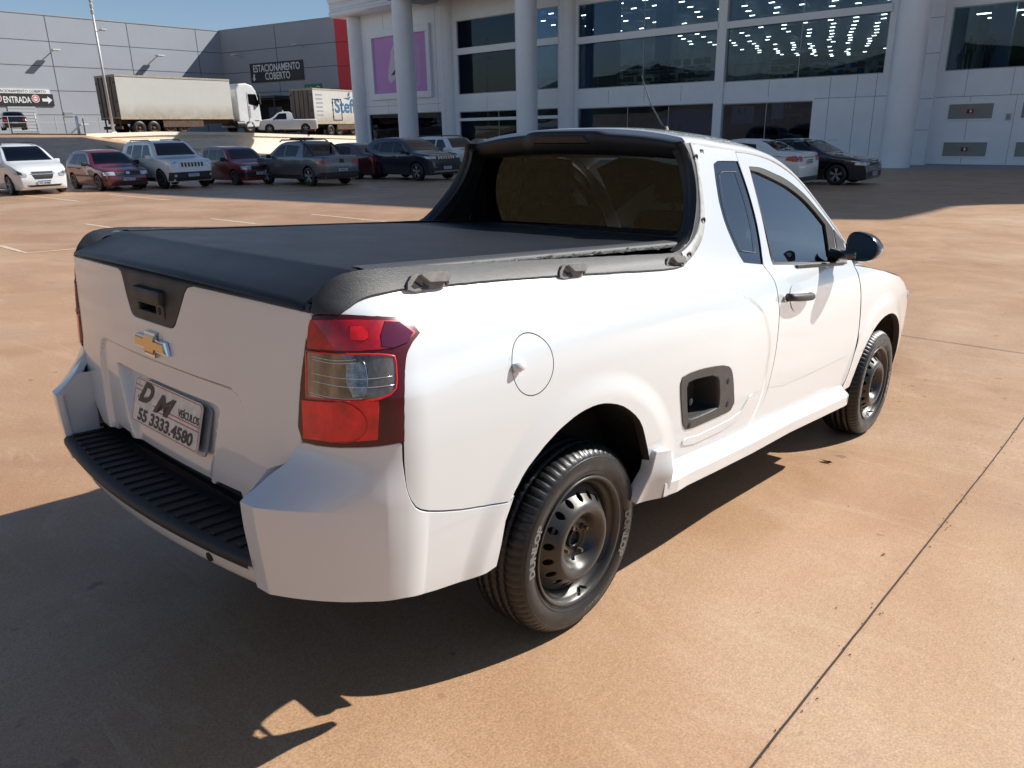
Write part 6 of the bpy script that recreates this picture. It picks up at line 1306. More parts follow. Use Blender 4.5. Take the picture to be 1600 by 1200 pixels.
# ================================================================ parked cars
CGLASS = glass('car_glass', (.45, .5, .52), .16, 1.0)
TRIM = mat('car_trim_black', (.016, .016, .017), .5); ALLOY = mat('alloy_rim', (.42, .42, .43), .3, metal=.8); HEADL = mat('headlamp_lens', (.55, .57, .58), .12, metal=.4, coat=1., noise=.5, nscale=12)
TAILL = mat('tail_lens', (.35, .012, .015), .15, coat=1.); PLT = mat('plate_white', (.62, .63, .62), .45); PLB = mat('plate_strip_blue', (.03, .08, .30), .5)
CH2 = mat('dull_chrome', (.55, .56, .57), .2, metal=.9)
def car(name, label, cat, L, W, H, top, belt, paint, loc, heading, front='std', rims=ALLOY, wb=None, gc=.17, tyre=.32, plate='ABC1D23', extras=(), tumble=.30, nose=.14, group=None, winx=None, axf=None, size=1.):
    """top: silhouette [(x from the front, z)], belt: height of the window line"""
    root = empty(name, loc, 0, 0); root.matrix_world = Matrix.Translation(Vector(loc)) @ Matrix.Rotation(TILT, 4, 'Y') @ Matrix.Rotation(heading, 4, 'Z') @ Matrix.Scale(size, 4)
    if name != 'utility_truck': group = 'vehicles parked on the upper lot' if 'upper lot' in label or 'high up' in label else 'cars parked in the lot before the store'
    tag(root, label, cat, group)
    zt = pchip([-x for x, z in top][::-1], [z for x, z in top][::-1])      # local x: 0 at the nose, backwards negative
    hw = W/2; wb = wb or L*.6; axf = axf or L*.19; xf_, xr_ = -axf, -axf-wb
    def WX(x): # plan
        f = max(0, 1-(-x)/(.22*L)); r = max(0, 1-(L+x)/(.16*L)); return hw*(1-.16*f**2.2-.10*r**2.2)
    def half(x, z):
        w_ = WX(x)
        if z <= belt: q = (z-gc)/(belt-gc); return w_*(.93+.07*math.sin(min(1, q*1.25)*math.pi/2)-.045*max(0, q-.75)**1.2*4*.25)
        q = (z-belt)/(H-belt); return w_*(.975-tumble*q**1.15)
    n_ = 64; rings = []
    xs = [-.0, -.015, -.045, -.09, -.15]+[-.22-(L-.44)*i/(n_-1) for i in range(n_)]+[-L+.15, -L+.08, -L+.035, -L+.01, -L]
    xs = sorted(set(xs), reverse=True); zs_ = 12
    for x in xs:
        e = 0
        if x > -nose: e = 1-math.sqrt(max(0, 1-(1+x/nose)**2)) if x < 0 else 1
        if x < -L+nose: e = max(e, 1-math.sqrt(max(0, 1-(1-(L+x)/nose)**2)))
        h_ = zt(x); zb = gc+.20*e*.6; h_ = h_-.07*e; r = []; rad = min(.07, (h_-zb)*.3)
        zz = [lerp(zb, h_-rad, k/zs_) for k in range(zs_+1)]
        pts = [(half(x, z)*(1-.07*e), z) for z in zz]
        y_, z_ = pts[-1]
        pts += [(y_-rad*(1-math.cos(a)), z_+rad*math.sin(a)) for a in (math.radians(35), math.radians(70))]+[((y_-rad)*.6, h_+.01), ((y_-rad)*.3, h_+.018), (0, h_+.02)]
        ring = [(x, 0, zb), (x, -pts[0][0]*.8, zb)]+[(x, -a, b) for a, b in pts]+[(x, a, b) for a, b in pts[:-1][::-1]]+[(x, pts[0][0]*.8, zb)]
        rings.append(ring)
    mb = MB(); k = len(rings[0])
    for r0, r1 in zip(rings, rings[1:]): pass
    vs = [p for r in rings for p in r]; fs = [(i*k+j, i*k+(j+1) % k, (i+1)*k+(j+1) % k, (i+1)*k+j) for i in range(len(rings)-1) for j in range(k)]
    fs += [tuple(range(k)), tuple(range((len(rings)-1)*k, len(rings)*k))[::-1]]
    mb.add(vs, fs, 0, smooth=True); body = mb.build('body', [paint, TRIM], root)
    # wheel arches cut out
    cb = MB()
    for xw in (xf_, xr_):
        for sg in (1, -1):
            ra = tyre+.055; vs = []
            for yy in (sg*(hw-.30), sg*(hw+.2)): vs += [(xw+ra*math.cos(2*math.pi*i/28), yy, tyre+ra*math.sin(2*math.pi*i/28)) for i in range(28)]
            cb.add(vs, [tuple(range(28)), tuple(range(28, 56))[::-1]]+[(i, 28+i, 28+(i+1) % 28, (i+1) % 28) for i in range(28)])
    co = cb.build('cut', [TRIM], root); md = body.modifiers.new('b', 'BOOLEAN'); md.object = co; md.operation = 'DIFFERENCE'; md.solver = 'EXACT'; 
    bpy.context.view_layer.update(); dg_ = bpy.context.evaluated_depsgraph_get(); me = bpy.data.meshes.new_from_object(body.evaluated_get(dg_)); body.modifiers.clear()
    old = body.data; body.data = me; me.name = 'body'; bpy.data.objects.remove(co)
    # surfaces for the fitted pieces
    bm = bmesh.new(); bm.from_mesh(old); bvh = BVHTree.FromBMesh(bm); bm.free()
    def cast(o_, d_):
        h = bvh.ray_cast(Vector(o_), Vector(d_)); return tuple(h[0]) if h[0] is not None else None
    def on_front(y, z):
        p = cast((2, y, z), (-1, 0, 0)); return p or (0, y, z)
    def on_back(y, z):
        p = cast((-L-2, y, z), (1, 0, 0)); return p or (-L, y, z)
    def on_side(x, z):
        p = cast((x, -3, z), (0, 1, 0)); return p or (x, -hw, z)
    def on_top_side(x, z): return on_side(x, z)
    def dec(poly, fn, out, nm, m, off=.012, th=.012, g=.08, par=body, mir=False):
        mb = MB(); patch(mb, poly, fn, g=g, th=th, out=out, off=off, lip=.003); o = mb.build(nm, m, par)
        if mir: mb.mirror().build(nm, m, par)
        return o
    F_, B_, S_ = (1, 0, .1), (-1, 0, .1), (0, -1, .1)
    # windscreen, rear window
    wi = winx or {}
    bz = belt; ztop = H-.06
    wf = wi.get('wf', (bz+.03, H-.09)); wy0, wy1 = hw*.80, hw*.64
    dec([(-wy0, wf[0]), (wy0, wf[0]), (wy1, wf[1]), (-wy1, wf[1])], on_front, F_, 'windscreen', CGLASS, g=.07)
    wr = wi.get('wr', (bz+.06, H-.10))
    if wr: dec([(-wy0*.93, wr[0]), (wy0*.93, wr[0]), (wy1*.93, wr[1]), (-wy1*.93, wr[1])], on_back, B_, 'rear_window', CGLASS, g=.07)
    # side windows: list of polygons (x, z)
    for poly in wi['side']:
        dec(poly, on_side, S_, 'side_window', CGLASS, off=.006, th=.006, g=.10, mir=True)
    for x in wi.get('seams', []):
        mb = MB()
        for (xa, za), (xb, zb_) in zip(x, x[1:]):
            P0 = on_side(xa, za); P1_ = on_side(xb, zb_); mb.tube([(P0[0], P0[1]-.001, P0[2]), (P1_[0], P1_[1]-.001, P1_[2])], .006, 4)
        for m2 in (mb, mb.mirror()): m2.build('door_seam', TRIM, body)
    # front
    for k_, (poly, nm, m, mir) in enumerate(wi.get('front', [])): dec(poly, on_front, F_, nm, m, mir=mir, g=.06, off=.010+(.014 if ('slot' in nm or 'core' in nm or 'badge' in nm or 'fog' in nm) else (.006 if nm in ('grille_bar', 'skid_bar', 'chrome_bar', 'headlight') else 0)))
    for (poly, nm, m, mir) in wi.get('back', []): dec(poly, on_back, B_, nm, m, mir=mir, g=.06, off=.014)
    for (poly, nm, m, mir) in wi.get('sides', []): dec(poly, on_side, S_, nm, m, mir=mir, g=.10, off=.012)
    # plates
    for fn, sg, zz in ((on_front, 1, wi.get('pf', .42)), (on_back, -1, wi.get('pb', .55))):
        p = fn(0, zz); mb = MB(); x = p[0]+sg*.03; mb.box(x-.008, x+.008, -.20, .20, zz-.065, zz+.065, 0); mb.box(x+sg*.009-.001, x+sg*.009+.001, -.2, .2, zz+.035, zz+.065, 1)
        pl = mb.build('number_plate', [PLT, PLB], body); mb = MB(); text(mb, plate, (x+sg*.0105, 0, zz-.015), (0, sg, 0), (0, 0, 1), .065, ext=.001, width=.33, bold=.02, res=2); mb.build('plate_writing', SIGNB, pl)
    # door handles, mirrors
    for x in wi.get('handles', []):
        mb = MB(); p = on_side(x, belt-.10); mb.box(x-.09, x+.09, p[1]-.035, p[1]+.01, belt-.115, belt-.085, bev=.01)
        for m2 in (mb, mb.mirror()): m2.build('door_handle', wi.get('hm', paint), body)
    mx = wi.get('mx', -L*.32); p = on_side(mx, belt+.04); mb = MB(); mb.box(mx-.06, mx+.05, -hw-.20, -hw-.02, belt+.0, belt+.15, bev=.04); mb.box(mx-.03, mx+.02, -hw-.04, p[1]+.03, belt+.02, belt+.07)
    for m2 in (mb, mb.mirror()): m2.build('wing_mirror', wi.get('mm', TRIM), body)
    # wheels
    def whl(x, sg):
        e = empty('wheel'); e.parent = root; e.location = (x, sg*(hw-.12), tyre)
        mb = MB(); t_ = tyre; pr = [(t_*.64, -.09*1), (t_*.70, -.105), (t_*.90, -.105), (t_*.985, -.08), (t_, -.05), (t_, .05), (t_*.985, .08), (t_*.9, .1), (t_*.64, .09)]
        mb.lathe([(r, y) for r, y in pr], 36); mb.build('tyre', RUB, e)
        mb = MB(); mb.lathe([(t_*.65, .0), (t_*.65, -.085*sg), (t_*.62, -.095*sg), (t_*.60, -.07*sg), (t_*.58, -.03*sg)] if False else [(t_*.66, .05), (t_*.66, sg*.088), (t_*.62, sg*.095), (t_*.60, sg*.06), (t_*.56, sg*.03), (0, sg*.03)], 32, mi=1)
        ns = 5
        for k in range(ns):
            a = 2*math.pi*k/ns+.3; ca, sa = math.cos(a), math.sin(a)
            for da in (-.16, .16):
                q = (math.cos(a+da), math.sin(a+da)); mb.bar((ca*t_*.10, sg*.075, sa*t_*.10), (q[0]*t_*.62, sg*.085, q[1]*t_*.62), .020, .024, 6, mi=0)
        mb.bar((0, sg*.04, 0), (0, sg*.09, 0), t_*.17, seg=14, mi=0); mb.build('rim', [rims, TRIM], e)
    for x in (xf_, xr_):
        for sg in (1, -1): whl(x, sg)
    # underside shadow box keeps daylight out of the arches
    mb = MB(); mb.box(-L+.4, -.4, -hw+.30, hw-.30, gc+.02, belt-.15); mb.build('underbody_light_block', DARK, root)
    for ex_ in extras: ex_(root, body, on_side, on_front, on_back)
    return root
def rail_x(x0, x1, y, z, m=TRIM):
    def f(root, body, s_, f_, b_):
        for sg in (1, -1): mb = MB(); mb.tube([(x0, sg*y, z-.04), (x0-.12, sg*y, z+.02), (x1+.12, sg*y, z+.02), (x1, sg*y, z-.04)], .02, 8); mb.build('roof_rail', m, body)
    return f
WP = mat('car_white', (.70, .71, .70), .3, coat=1.); MAR = mat('car_maroon', (.13, .012, .02), .3, coat=1., noise=.15, nscale=3); REDP = mat('car_red', (.24, .008, .014), .3, coat=1.)
GRP = mat('car_grey_metallic', (.13, .135, .145), .32, metal=.5, coat=1.); DBL = mat('car_dark_blue', (.012, .018, .035), .28, coat=1., metal=.2); BLK = mat('car_black', (.008, .008, .009), .22, coat=1.)
def H_(d): return math.radians(d)
def G(x, y): return (x, y, GZc(x))
# --- compact minivan, white
car('parked_car', 'white minivan with a two-bar grille, nearest the left edge of the photo', 'car', 4.36, 1.73, 1.66,
    [(0, .62), (.08, .80), (.35, .93), (.85, 1.05), (1.05, 1.12), (1.75, 1.53), (2.2, 1.63), (3.0, 1.65), (3.7, 1.60), (4.1, 1.38), (4.3, .98), (4.36, .80)], .98, WP, G(*(7.463, 27.480)), H_(-90),
    winx=dict(side=[[(-1.5, 1.02), (-2.15, 1.02), (-2.15, 1.52), (-1.95, 1.50)], [(-2.25, 1.02), (-3.0, 1.04), (-3.0, 1.53), (-2.25, 1.53)], [(-3.1, 1.06), (-3.75, 1.12), (-3.6, 1.45), (-3.1, 1.52)]],
    wf=(1.10, 1.55), handles=[-2.1, -2.95], mm=WP, mx=-1.42, pf=.40, seams=[[(-1.35, .35), (-1.35, .98)], [(-2.2, .3), (-2.2, 1.0)], [(-3.05, .4), (-3.05, 1.0)]],
    front=[([(-.30, .70), (.30, .70), (.34, .755), (-.34, .755)], 'grille', TRIM, False), ([(-.26, .52), (.26, .52), (.33, .66), (-.33, .66)], 'grille', TRIM, False), ([(-.38, .685), (.38, .685), (.36, .70), (-.36, .70)], 'grille_bar', CH2, False),
           ([(-.45, .27), (.45, .27), (.55, .33), (-.55, .33)], 'lower_grille', TRIM, False), ([(-.78, .83), (-.48, .68), (-.50, .60), (-.66, .60), (-.80, .70)], 'headlight', HEADL, True), ([(-.74, .78), (-.62, .72), (-.62, .66), (-.72, .68)], 'headlight_core', TRIM, True)]), extras=[rail_x(-1.9, -3.7, .52, 1.66)], plate='IVC4H08')
# --- old maroon hatchback
car('parked_car', 'maroon older three-door hatchback with a dusty windscreen, next to the white minivan', 'car', 3.85, 1.65, 1.40,
    [(0, .52), (.06, .66), (.30, .74), (.95, .86), (1.10, .92), (1.65, 1.28), (2.0, 1.375), (2.7, 1.39), (3.2, 1.33), (3.6, 1.05), (3.78, .80), (3.85, .6)], .86, MAR, G(*(10.071, 27.068)), H_(-90), tyre=.285, rims=mat('dusty_rim', (.12, .10, .09), .6),
    winx=dict(side=[[(-1.40, .90), (-2.45, .90), (-2.45, 1.28), (-1.95, 1.28)], [(-2.55, .90), (-3.25, .93), (-3.0, 1.25), (-2.55, 1.28)]], wf=(.93, 1.30), mx=-1.4, pf=.42, seams=[[(-1.25, .3), (-1.25, .85)], [(-2.5, .3), (-2.5, .88)]], handles=[-2.3], hm=TRIM,
    sides=[([(-.95, .50), (-2.7, .50), (-2.7, .55), (-.95, .55)], 'side_moulding', TRIM, True)],
    front=[([(-.42, .54), (.42, .54), (.42, .66), (-.42, .66)], 'grille', TRIM, False), ([(-.76, .66), (-.46, .66), (-.44, .54), (-.76, .55)], 'headlight', HEADL, True), ([(-.5, .27), (.5, .27), (.5, .34), (-.5, .34)], 'lower_grille', TRIM, False), ([(-.06, .57), (.06, .57), (.06, .65), (-.06, .65)], 'badge', CH2, False)]), plate='IGQ5178')
# --- boxy white off-roader
SLOTS = lambda y0, z0, z1, n_, w_: [([(y0+i*w_, z0), (y0+i*w_+w_*.5, z0), (y0+i*w_+w_*.5, z1), (y0+i*w_, z1)], 'grille_slot', TRIM, False) for i in range(n_)]
def circ(cy, cz, r): return [(cy+r*math.cos(k*math.pi/8), cz+r*math.sin(k*math.pi/8)) for k in range(16)]
ren_top = [(0, .70), (.05, .95), (.25, 1.03), (.95, 1.10), (1.10, 1.16), (1.60, 1.58), (1.95, 1.67), (2.9, 1.69), (3.7, 1.66), (3.98, 1.50), (4.15, 1.05), (4.23, .80)]
ren_w = dict(side=[[(-1.35, 1.10), (-2.15, 1.10), (-2.15, 1.55), (-1.75, 1.55)], [(-2.25, 1.10), (-3.05, 1.12), (-3.0, 1.55), (-2.25, 1.55)], [(-3.15, 1.20), (-3.6, 1.24), (-3.5, 1.52), (-3.12, 1.54)]], wf=(1.18, 1.60), mx=-1.3, mm=WP, pf=.50, seams=[[(-1.2, .4), (-1.2, 1.05)], [(-2.2, .35), (-2.2, 1.08)], [(-3.05, .5), (-3.05, 1.08)]], handles=[-2.05, -2.9],
    front=[([(-.45, .76), (.45, .76), (.45, .94), (-.45, .94)], 'grille', WP, False)]+[([(-.40+.125*i, .78), (-.335+.125*i, .78), (-.335+.125*i, .925), (-.40+.125*i, .925)], 'grille_slot', TRIM, False) for i in range(7)]+[(circ(-.62, .86, .105), 'headlight', CH2, True), (circ(-.62, .86, .075), 'headlight_core', HEADL, True), ([(-.80, .60), (.80, .60), (.80, .30), (-.80, .30)], 'bumper_cladding', TRIM, False), (circ(-.66, .48, .05), 'fog_lamp', HEADL, True)],
    sides=[([(-1.30, .27), (-3.0, .27), (-3.0, .40), (-1.30, .40)], 'sill_cladding', TRIM, True)])
ren_k = dict(tyre=.345, gc=.26, rims=mat('dark_rim', (.05, .05, .05), .4, metal=.5), nose=.10, tumble=.22)
car('parked_car', 'boxy white off-roader with a slotted grille and round headlights, right of the maroon hatchback', 'car', 4.23, 1.80, 1.69, ren_top, 1.05, WP, G(*(12.022, 26.153)), H_(-90), winx=ren_w, extras=[rail_x(-1.9, -3.7, .58, 1.70)], plate='IYH7A51', **ren_k)
car('parked_car', 'white off-roader mostly hidden behind the dark blue crossover by the pickup cab', 'car', 4.23, 1.80, 1.69, ren_top, 1.05, WP, G(*(25.039, 24.176)), H_(-90), winx=dict(ren_w, front=ren_w['front'][:3]), extras=[rail_x(-1.9, -3.7, .58, 1.70)], plate='JAK2E19', **ren_k)
# --- small red hatchback
car('parked_car', 'bright red boxy hatchback between the white off-roader and the grey pickup', 'car', 3.69, 1.55, 1.44,
    [(0, .55), (.05, .72), (.30, .80), (.85, .90), (.98, .96), (1.45, 1.32), (1.75, 1.40), (2.6, 1.43), (3.2, 1.40), (3.45, 1.20), (3.6, .85), (3.69, .6)], .90, REDP, G(*(14.686, 26.048)), H_(-90), tyre=.285, rims=mat('dusty_rim', (.12, .10, .09), .6), nose=.09, tumble=.22,
    winx=dict(side=[[(-1.2, .94), (-1.95, .94), (-1.95, 1.32), (-1.6, 1.32)], [(-2.03, .94), (-2.65, .94), (-2.65, 1.33), (-2.03, 1.33)], [(-2.75, .96), (-3.2, 1.0), (-3.1, 1.28), (-2.75, 1.32)]], wf=(.98, 1.34), mx=-1.2, pf=.45, seams=[[(-1.1, .35), (-1.1, .88)], [(-1.99, .3), (-1.99, .92)], [(-2.7, .4), (-2.7, .92)]],
    front=[([(-.36, .56), (.36, .56), (.36, .70), (-.36, .70)], 'grille', TRIM, False), ([(-.72, .71), (-.40, .72), (-.38, .58), (-.70, .58)], 'headlight', HEADL, True), ([(-.72, .30), (.72, .30), (.72, .50), (-.72, .50)], 'bumper_cladding', TRIM, False)]), plate='JAA1I33')
# --- grey double-cab pickup seen from behind
def pick_x(root, body, on_side, on_front, on_back):
    mb = MB(); mb.box(-4.70, -3.42, -.70, .70, .985, 1.055, bev=.02); mb.build('bed_cover', TRIM, body)
    for sg in (1, -1): mb = MB(); mb.bar((-3.45, sg*.62, 1.60), (-4.2, sg*.74, 1.10), .035); mb.build('roll_bar', TRIM, body)
    mb = MB()
    for x in (-2.0, -2.9): mb.box(x-.04, x+.04, -.62, .62, 1.70, 1.75, bev=.01)
    for sg in (1, -1): mb.tube([(-1.7, sg*.58, 1.66), (-1.85, sg*.58, 1.73), (-3.1, sg*.58, 1.73), (-3.3, sg*.58, 1.66)], .025, 8)
    mb.box(-2.0, -2.8, -.3, .3, 1.73, 1.80, bev=.02); mb.build('roof_rack', TRIM, body)
car('parked_pickup', 'dark grey double-cab pickup with five-spoke wheels, showing its tail lamps', 'pickup truck', 4.92, 1.84, 1.69,
    [(0, .72), (.06, .92), (.4, 1.05), (1.1, 1.14), (1.25, 1.20), (1.95, 1.60), (2.4, 1.67), (3.2, 1.66), (3.45, 1.58), (3.62, 1.12), (3.8, 1.10), (4.7, 1.12), (4.86, 1.08), (4.92, .85)], 1.04, GRP, G(*(15.672, 26.834)), H_(91), tyre=.36, gc=.26, axf=.93, wb=2.99,
    winx=dict(side=[[(-1.45, 1.10), (-2.30, 1.10), (-2.30, 1.54), (-1.98, 1.53)], [(-2.38, 1.10), (-3.15, 1.12), (-3.25, 1.50), (-2.38, 1.54)]], wf=(1.22, 1.60), wr=(1.18, 1.55), mx=-1.45, pf=.5, pb=.62, seams=[[(-1.3, .4), (-1.3, 1.05)], [(-2.34, .35), (-2.34, 1.08)], [(-3.3, .4), (-3.3, 1.08)]], handles=[-2.2, -3.1],
    sides=[([(-4.92+.32, .96), (-4.90, .98), (-4.90, .86), (-4.92+.38, .88)], 'tail_light', TAILL, True), ([(-1.3, .26), (-3.4, .26), (-3.4, .42), (-1.3, .42)], 'sill_cladding', TRIM, True)],
    back=[([(-.90, .97), (-.55, .94), (-.50, .84), (-.88, .86)], 'tail_light', TAILL, True), ([(-.10, .86), (.10, .86), (.10, 1.0), (-.10, 1.0)], 'tailgate_handle', TRIM, False), ([(-.88, .32), (.88, .32), (.86, .52), (-.86, .52)], 'bumper_cladding', TRIM, False)],
    front=[([(-.5, .7), (.5, .7), (.5, .82), (-.5, .82)], 'grille', TRIM, False), ([(-.85, .95), (-.55, .90), (-.55, .84), (-.85, .86)], 'headlight', HEADL, True)]), extras=[pick_x], plate='QHB0J44', size=.95)
# --- dark red sedan peeking out behind it
car('parked_car', 'dark wine-red sedan half hidden between the grey pickup and the dark blue crossover', 'car', 4.3, 1.70, 1.45,
    [(0, .58), (.06, .72), (.35, .84), (1.05, .95), (1.15, 1.0), (1.85, 1.38), (2.2, 1.44), (2.8, 1.43), (3.2, 1.34), (3.75, 1.06), (4.1, 1.02), (4.25, .92), (4.3, .7)], .94, mat('car_wine', (.07, .008, .014), .3, coat=1.), G(*(18.811, 28.400)), H_(97), tyre=.30,
    winx=dict(side=[[(-1.55, .98), (-2.3, .98), (-2.3, 1.34), (-2.0, 1.32)], [(-2.38, .98), (-3.1, .98), (-3.0, 1.28), (-2.38, 1.34)]], wf=(1.02, 1.38), wr=(1.08, 1.36), pb=.62, mx=-1.5, seams=[[(-2.34, .35), (-2.34, .95)]],
    back=[([(-.82, .88), (-.45, .88), (-.45, .74), (-.80, .74)], 'tail_light', TAILL, True)], front=[]), plate='ITB8G27')
# --- dark blue crossover
car('parked_car', 'dark blue crossover with a chrome slotted grille, beside the black cab frame of the pickup', 'car', 4.40, 1.82, 1.64,
    [(0, .62), (.05, .88), (.3, .98), (1.05, 1.09), (1.2, 1.14), (1.9, 1.52), (2.3, 1.62), (3.0, 1.63), (3.7, 1.55), (4.1, 1.30), (4.3, 1.0), (4.4, .75)], 1.03, DBL, G(*(19.765, 20.841)), H_(-90), tyre=.35, gc=.22,
    winx=dict(side=[[(-1.5, 1.08), (-2.25, 1.08), (-2.25, 1.50), (-1.95, 1.49)], [(-2.33, 1.08), (-3.1, 1.10), (-3.1, 1.47), (-2.33, 1.50)], [(-3.2, 1.14), (-3.6, 1.22), (-3.5, 1.38), (-3.2, 1.44)]], wf=(1.16, 1.54), mx=-1.45, pf=.50, seams=[[(-1.3, .35), (-1.3, 1.0)], [(-2.29, .35), (-2.29, 1.05)]], handles=[-2.15, -3.0],
    front=[([(-.46, .80), (.46, .80), (.48, .92), (-.48, .92)], 'grille', TRIM, False)]+[([(-.44+.13*i, .81), (-.36+.13*i, .81), (-.36+.13*i, .91), (-.44+.13*i, .91)], 'grille_slot', CH2, False) for i in range(7)]+[([(-.86, .93), (-.54, .91), (-.54, .83), (-.84, .84)], 'headlight', HEADL, True), ([(-.6, .44), (.6, .44), (.55, .66), (-.55, .66)], 'lower_grille', TRIM, False), ([(-.7, .33), (.7, .33), (.66, .37), (-.66, .37)], 'skid_bar', CH2, False)]), plate='JBC5D70')
# --- white sedan tail
car('parked_car', 'white sedan with a red tail lamp, tail showing above the pickup windscreen pillar', 'car', 4.56, 1.73, 1.50,
    [(0, .60), (.06, .75), (.35, .86), (1.1, .97), (1.2, 1.02), (1.95, 1.42), (2.3, 1.49), (2.9, 1.48), (3.3, 1.40), (3.85, 1.14), (4.3, 1.10), (4.48, 1.06), (4.56, .80)], .97, WP, G(*(21.550, 11.575)), H_(90), tyre=.32,
    winx=dict(side=[[(-1.65, 1.02), (-2.4, 1.02), (-2.4, 1.40), (-2.1, 1.38)], [(-2.48, 1.02), (-3.2, 1.02), (-3.1, 1.34), (-2.48, 1.40)]], wf=(1.05, 1.42), wr=(1.15, 1.42), pb=.82, mx=-1.6, seams=[[(-2.44, .35), (-2.44, .98)], [(-3.3, .5), (-3.3, .98)]], handles=[-2.3],
    sides=[([(-4.50, 1.0), (-4.20, .98), (-4.14, .88), (-4.48, .84)], 'tail_light', TAILL, True)],
    back=[([(-.84, 1.0), (-.52, .98), (-.50, .84), (-.82, .84)], 'tail_light', TAILL, True), ([(-.4, .93), (.4, .93), (.4, .96), (-.4, .96)], 'chrome_bar', CH2, False), ([(-.80, .25), (.80, .25), (.78, .38), (-.78, .38)], 'bumper_cladding', TRIM, False)], front=[]), plate='IRD7B41', size=.96)
# --- black sedan
car('parked_car', 'low black sedan with bright multi-spoke wheels in front of the round store column', 'car', 4.64, 1.80, 1.43,
    [(0, .52), (.06, .70), (.35, .82), (1.1, .93), (1.3, 1.0), (2.1, 1.36), (2.5, 1.42), (3.0, 1.41), (3.6, 1.28), (4.2, 1.08), (4.5, 1.02), (4.64, .80)], .92, BLK, G(*(24.709, 6.357)), H_(-90), tyre=.325, gc=.16,
    winx=dict(side=[[(-1.6, .97), (-2.4, .97), (-2.4, 1.31), (-2.15, 1.30)], [(-2.48, .97), (-3.35, .98), (-3.0, 1.26), (-2.48, 1.31)]], wf=(1.03, 1.36), wr=(1.1, 1.34), mx=-1.6, mm=BLK, pf=.36, seams=[[(-1.35, .3), (-1.35, .9)], [(-2.44, .3), (-2.44, .94)]], handles=[-2.3, -3.2],
    front=[([(-.55, .60), (.55, .60), (.60, .68), (-.60, .68)], 'grille', TRIM, False), ([(-.84, .72), (-.40, .70), (-.42, .66), (-.55, .61), (-.84, .63)], 'headlight', HEADL, True), ([(-.86, .735), (.86, .735), (.86, .75), (-.86, .75)], 'chrome_bar', CH2, False), ([(-.6, .28), (.6, .28), (.55, .42), (-.55, .42)], 'lower_grille', TRIM, False)],
    sides=[([(-1.55, 1.325), (-2.4, 1.345), (-2.4, 1.36), (-1.6, 1.345)], 'chrome_line', CH2, True)]), plate='IXR2F86')
# --- on the terrace
def TZ(p): return tuple(p)
car('parked_car', 'old black hatchback parked high up by the warehouse entrance, at the far left edge', 'car', 3.9, 1.65, 1.40,
    [(0, .52), (.06, .66), (.30, .76), (.95, .88), (1.10, .94), (1.65, 1.28), (2.0, 1.375), (2.7, 1.39), (3.2, 1.34), (3.6, 1.05), (3.78, .80), (3.9, .6)], .88, BLK, (22.747, 83.812, 4.098), H_(78), tyre=.29,
    winx=dict(side=[[(-1.40, .92), (-2.45, .92), (-2.45, 1.28), (-1.95, 1.28)], [(-2.55, .92), (-3.25, .95), (-3.0, 1.25), (-2.55, 1.28)]], wf=(.95, 1.30), wr=(.95, 1.30), mx=-1.4, seams=[], back=[([(-.76, .80), (-.55, .80), (-.55, .62), (-.76, .62)], 'tail_light', TAILL, True)], front=[]), plate='IJK3311', size=1.15)
car('utility_truck', 'white utility pickup on the upper lot, right of the lorry cab', 'pickup truck', 4.9, 1.72, 1.70,
    [(0, .72), (.06, .92), (.4, 1.02), (1.0, 1.10), (1.15, 1.16), (1.75, 1.58), (2.1, 1.66), (2.6, 1.66), (2.85, 1.5), (2.95, 1.05), (3.2, 1.04), (4.7, 1.04), (4.86, 1.0), (4.9, .8)], 1.0, WP, (39.600, 68.880, 4.599), H_(150), tyre=.33, gc=.24,
    winx=dict(side=[[(-1.35, 1.06), (-2.4, 1.06), (-2.4, 1.54), (-1.8, 1.52)]], wf=(1.2, 1.56), wr=(1.12, 1.55), mx=-1.35, seams=[], back=[], front=[]), plate='INP6402', size=1.15)
car('parked_car', 'dark hatchback on the upper lot beside the marker post, under the loading canopy', 'car', 3.9, 1.68, 1.48,
    [(0, .55), (.06, .70), (.30, .82), (.95, .94), (1.10, 1.0), (1.65, 1.38), (2.0, 1.46), (2.7, 1.47), (3.3, 1.40), (3.6, 1.15), (3.8, .85), (3.9, .6)], .92, GRP, (44.862, 70.614, 4.977), H_(-120), tyre=.30,
    winx=dict(side=[[(-1.40, .97), (-2.45, .97), (-2.45, 1.36), (-1.95, 1.36)], [(-2.55, .97), (-3.25, 1.0), (-3.0, 1.3), (-2.55, 1.36)]], wf=(1.02, 1.38), mx=-1.4, seams=[], front=[([(-.76, .72), (-.5, .7), (-.5, .6), (-.76, .6)], 'headlight', HEADL, True)]), plate='IMF9057', size=1.15)
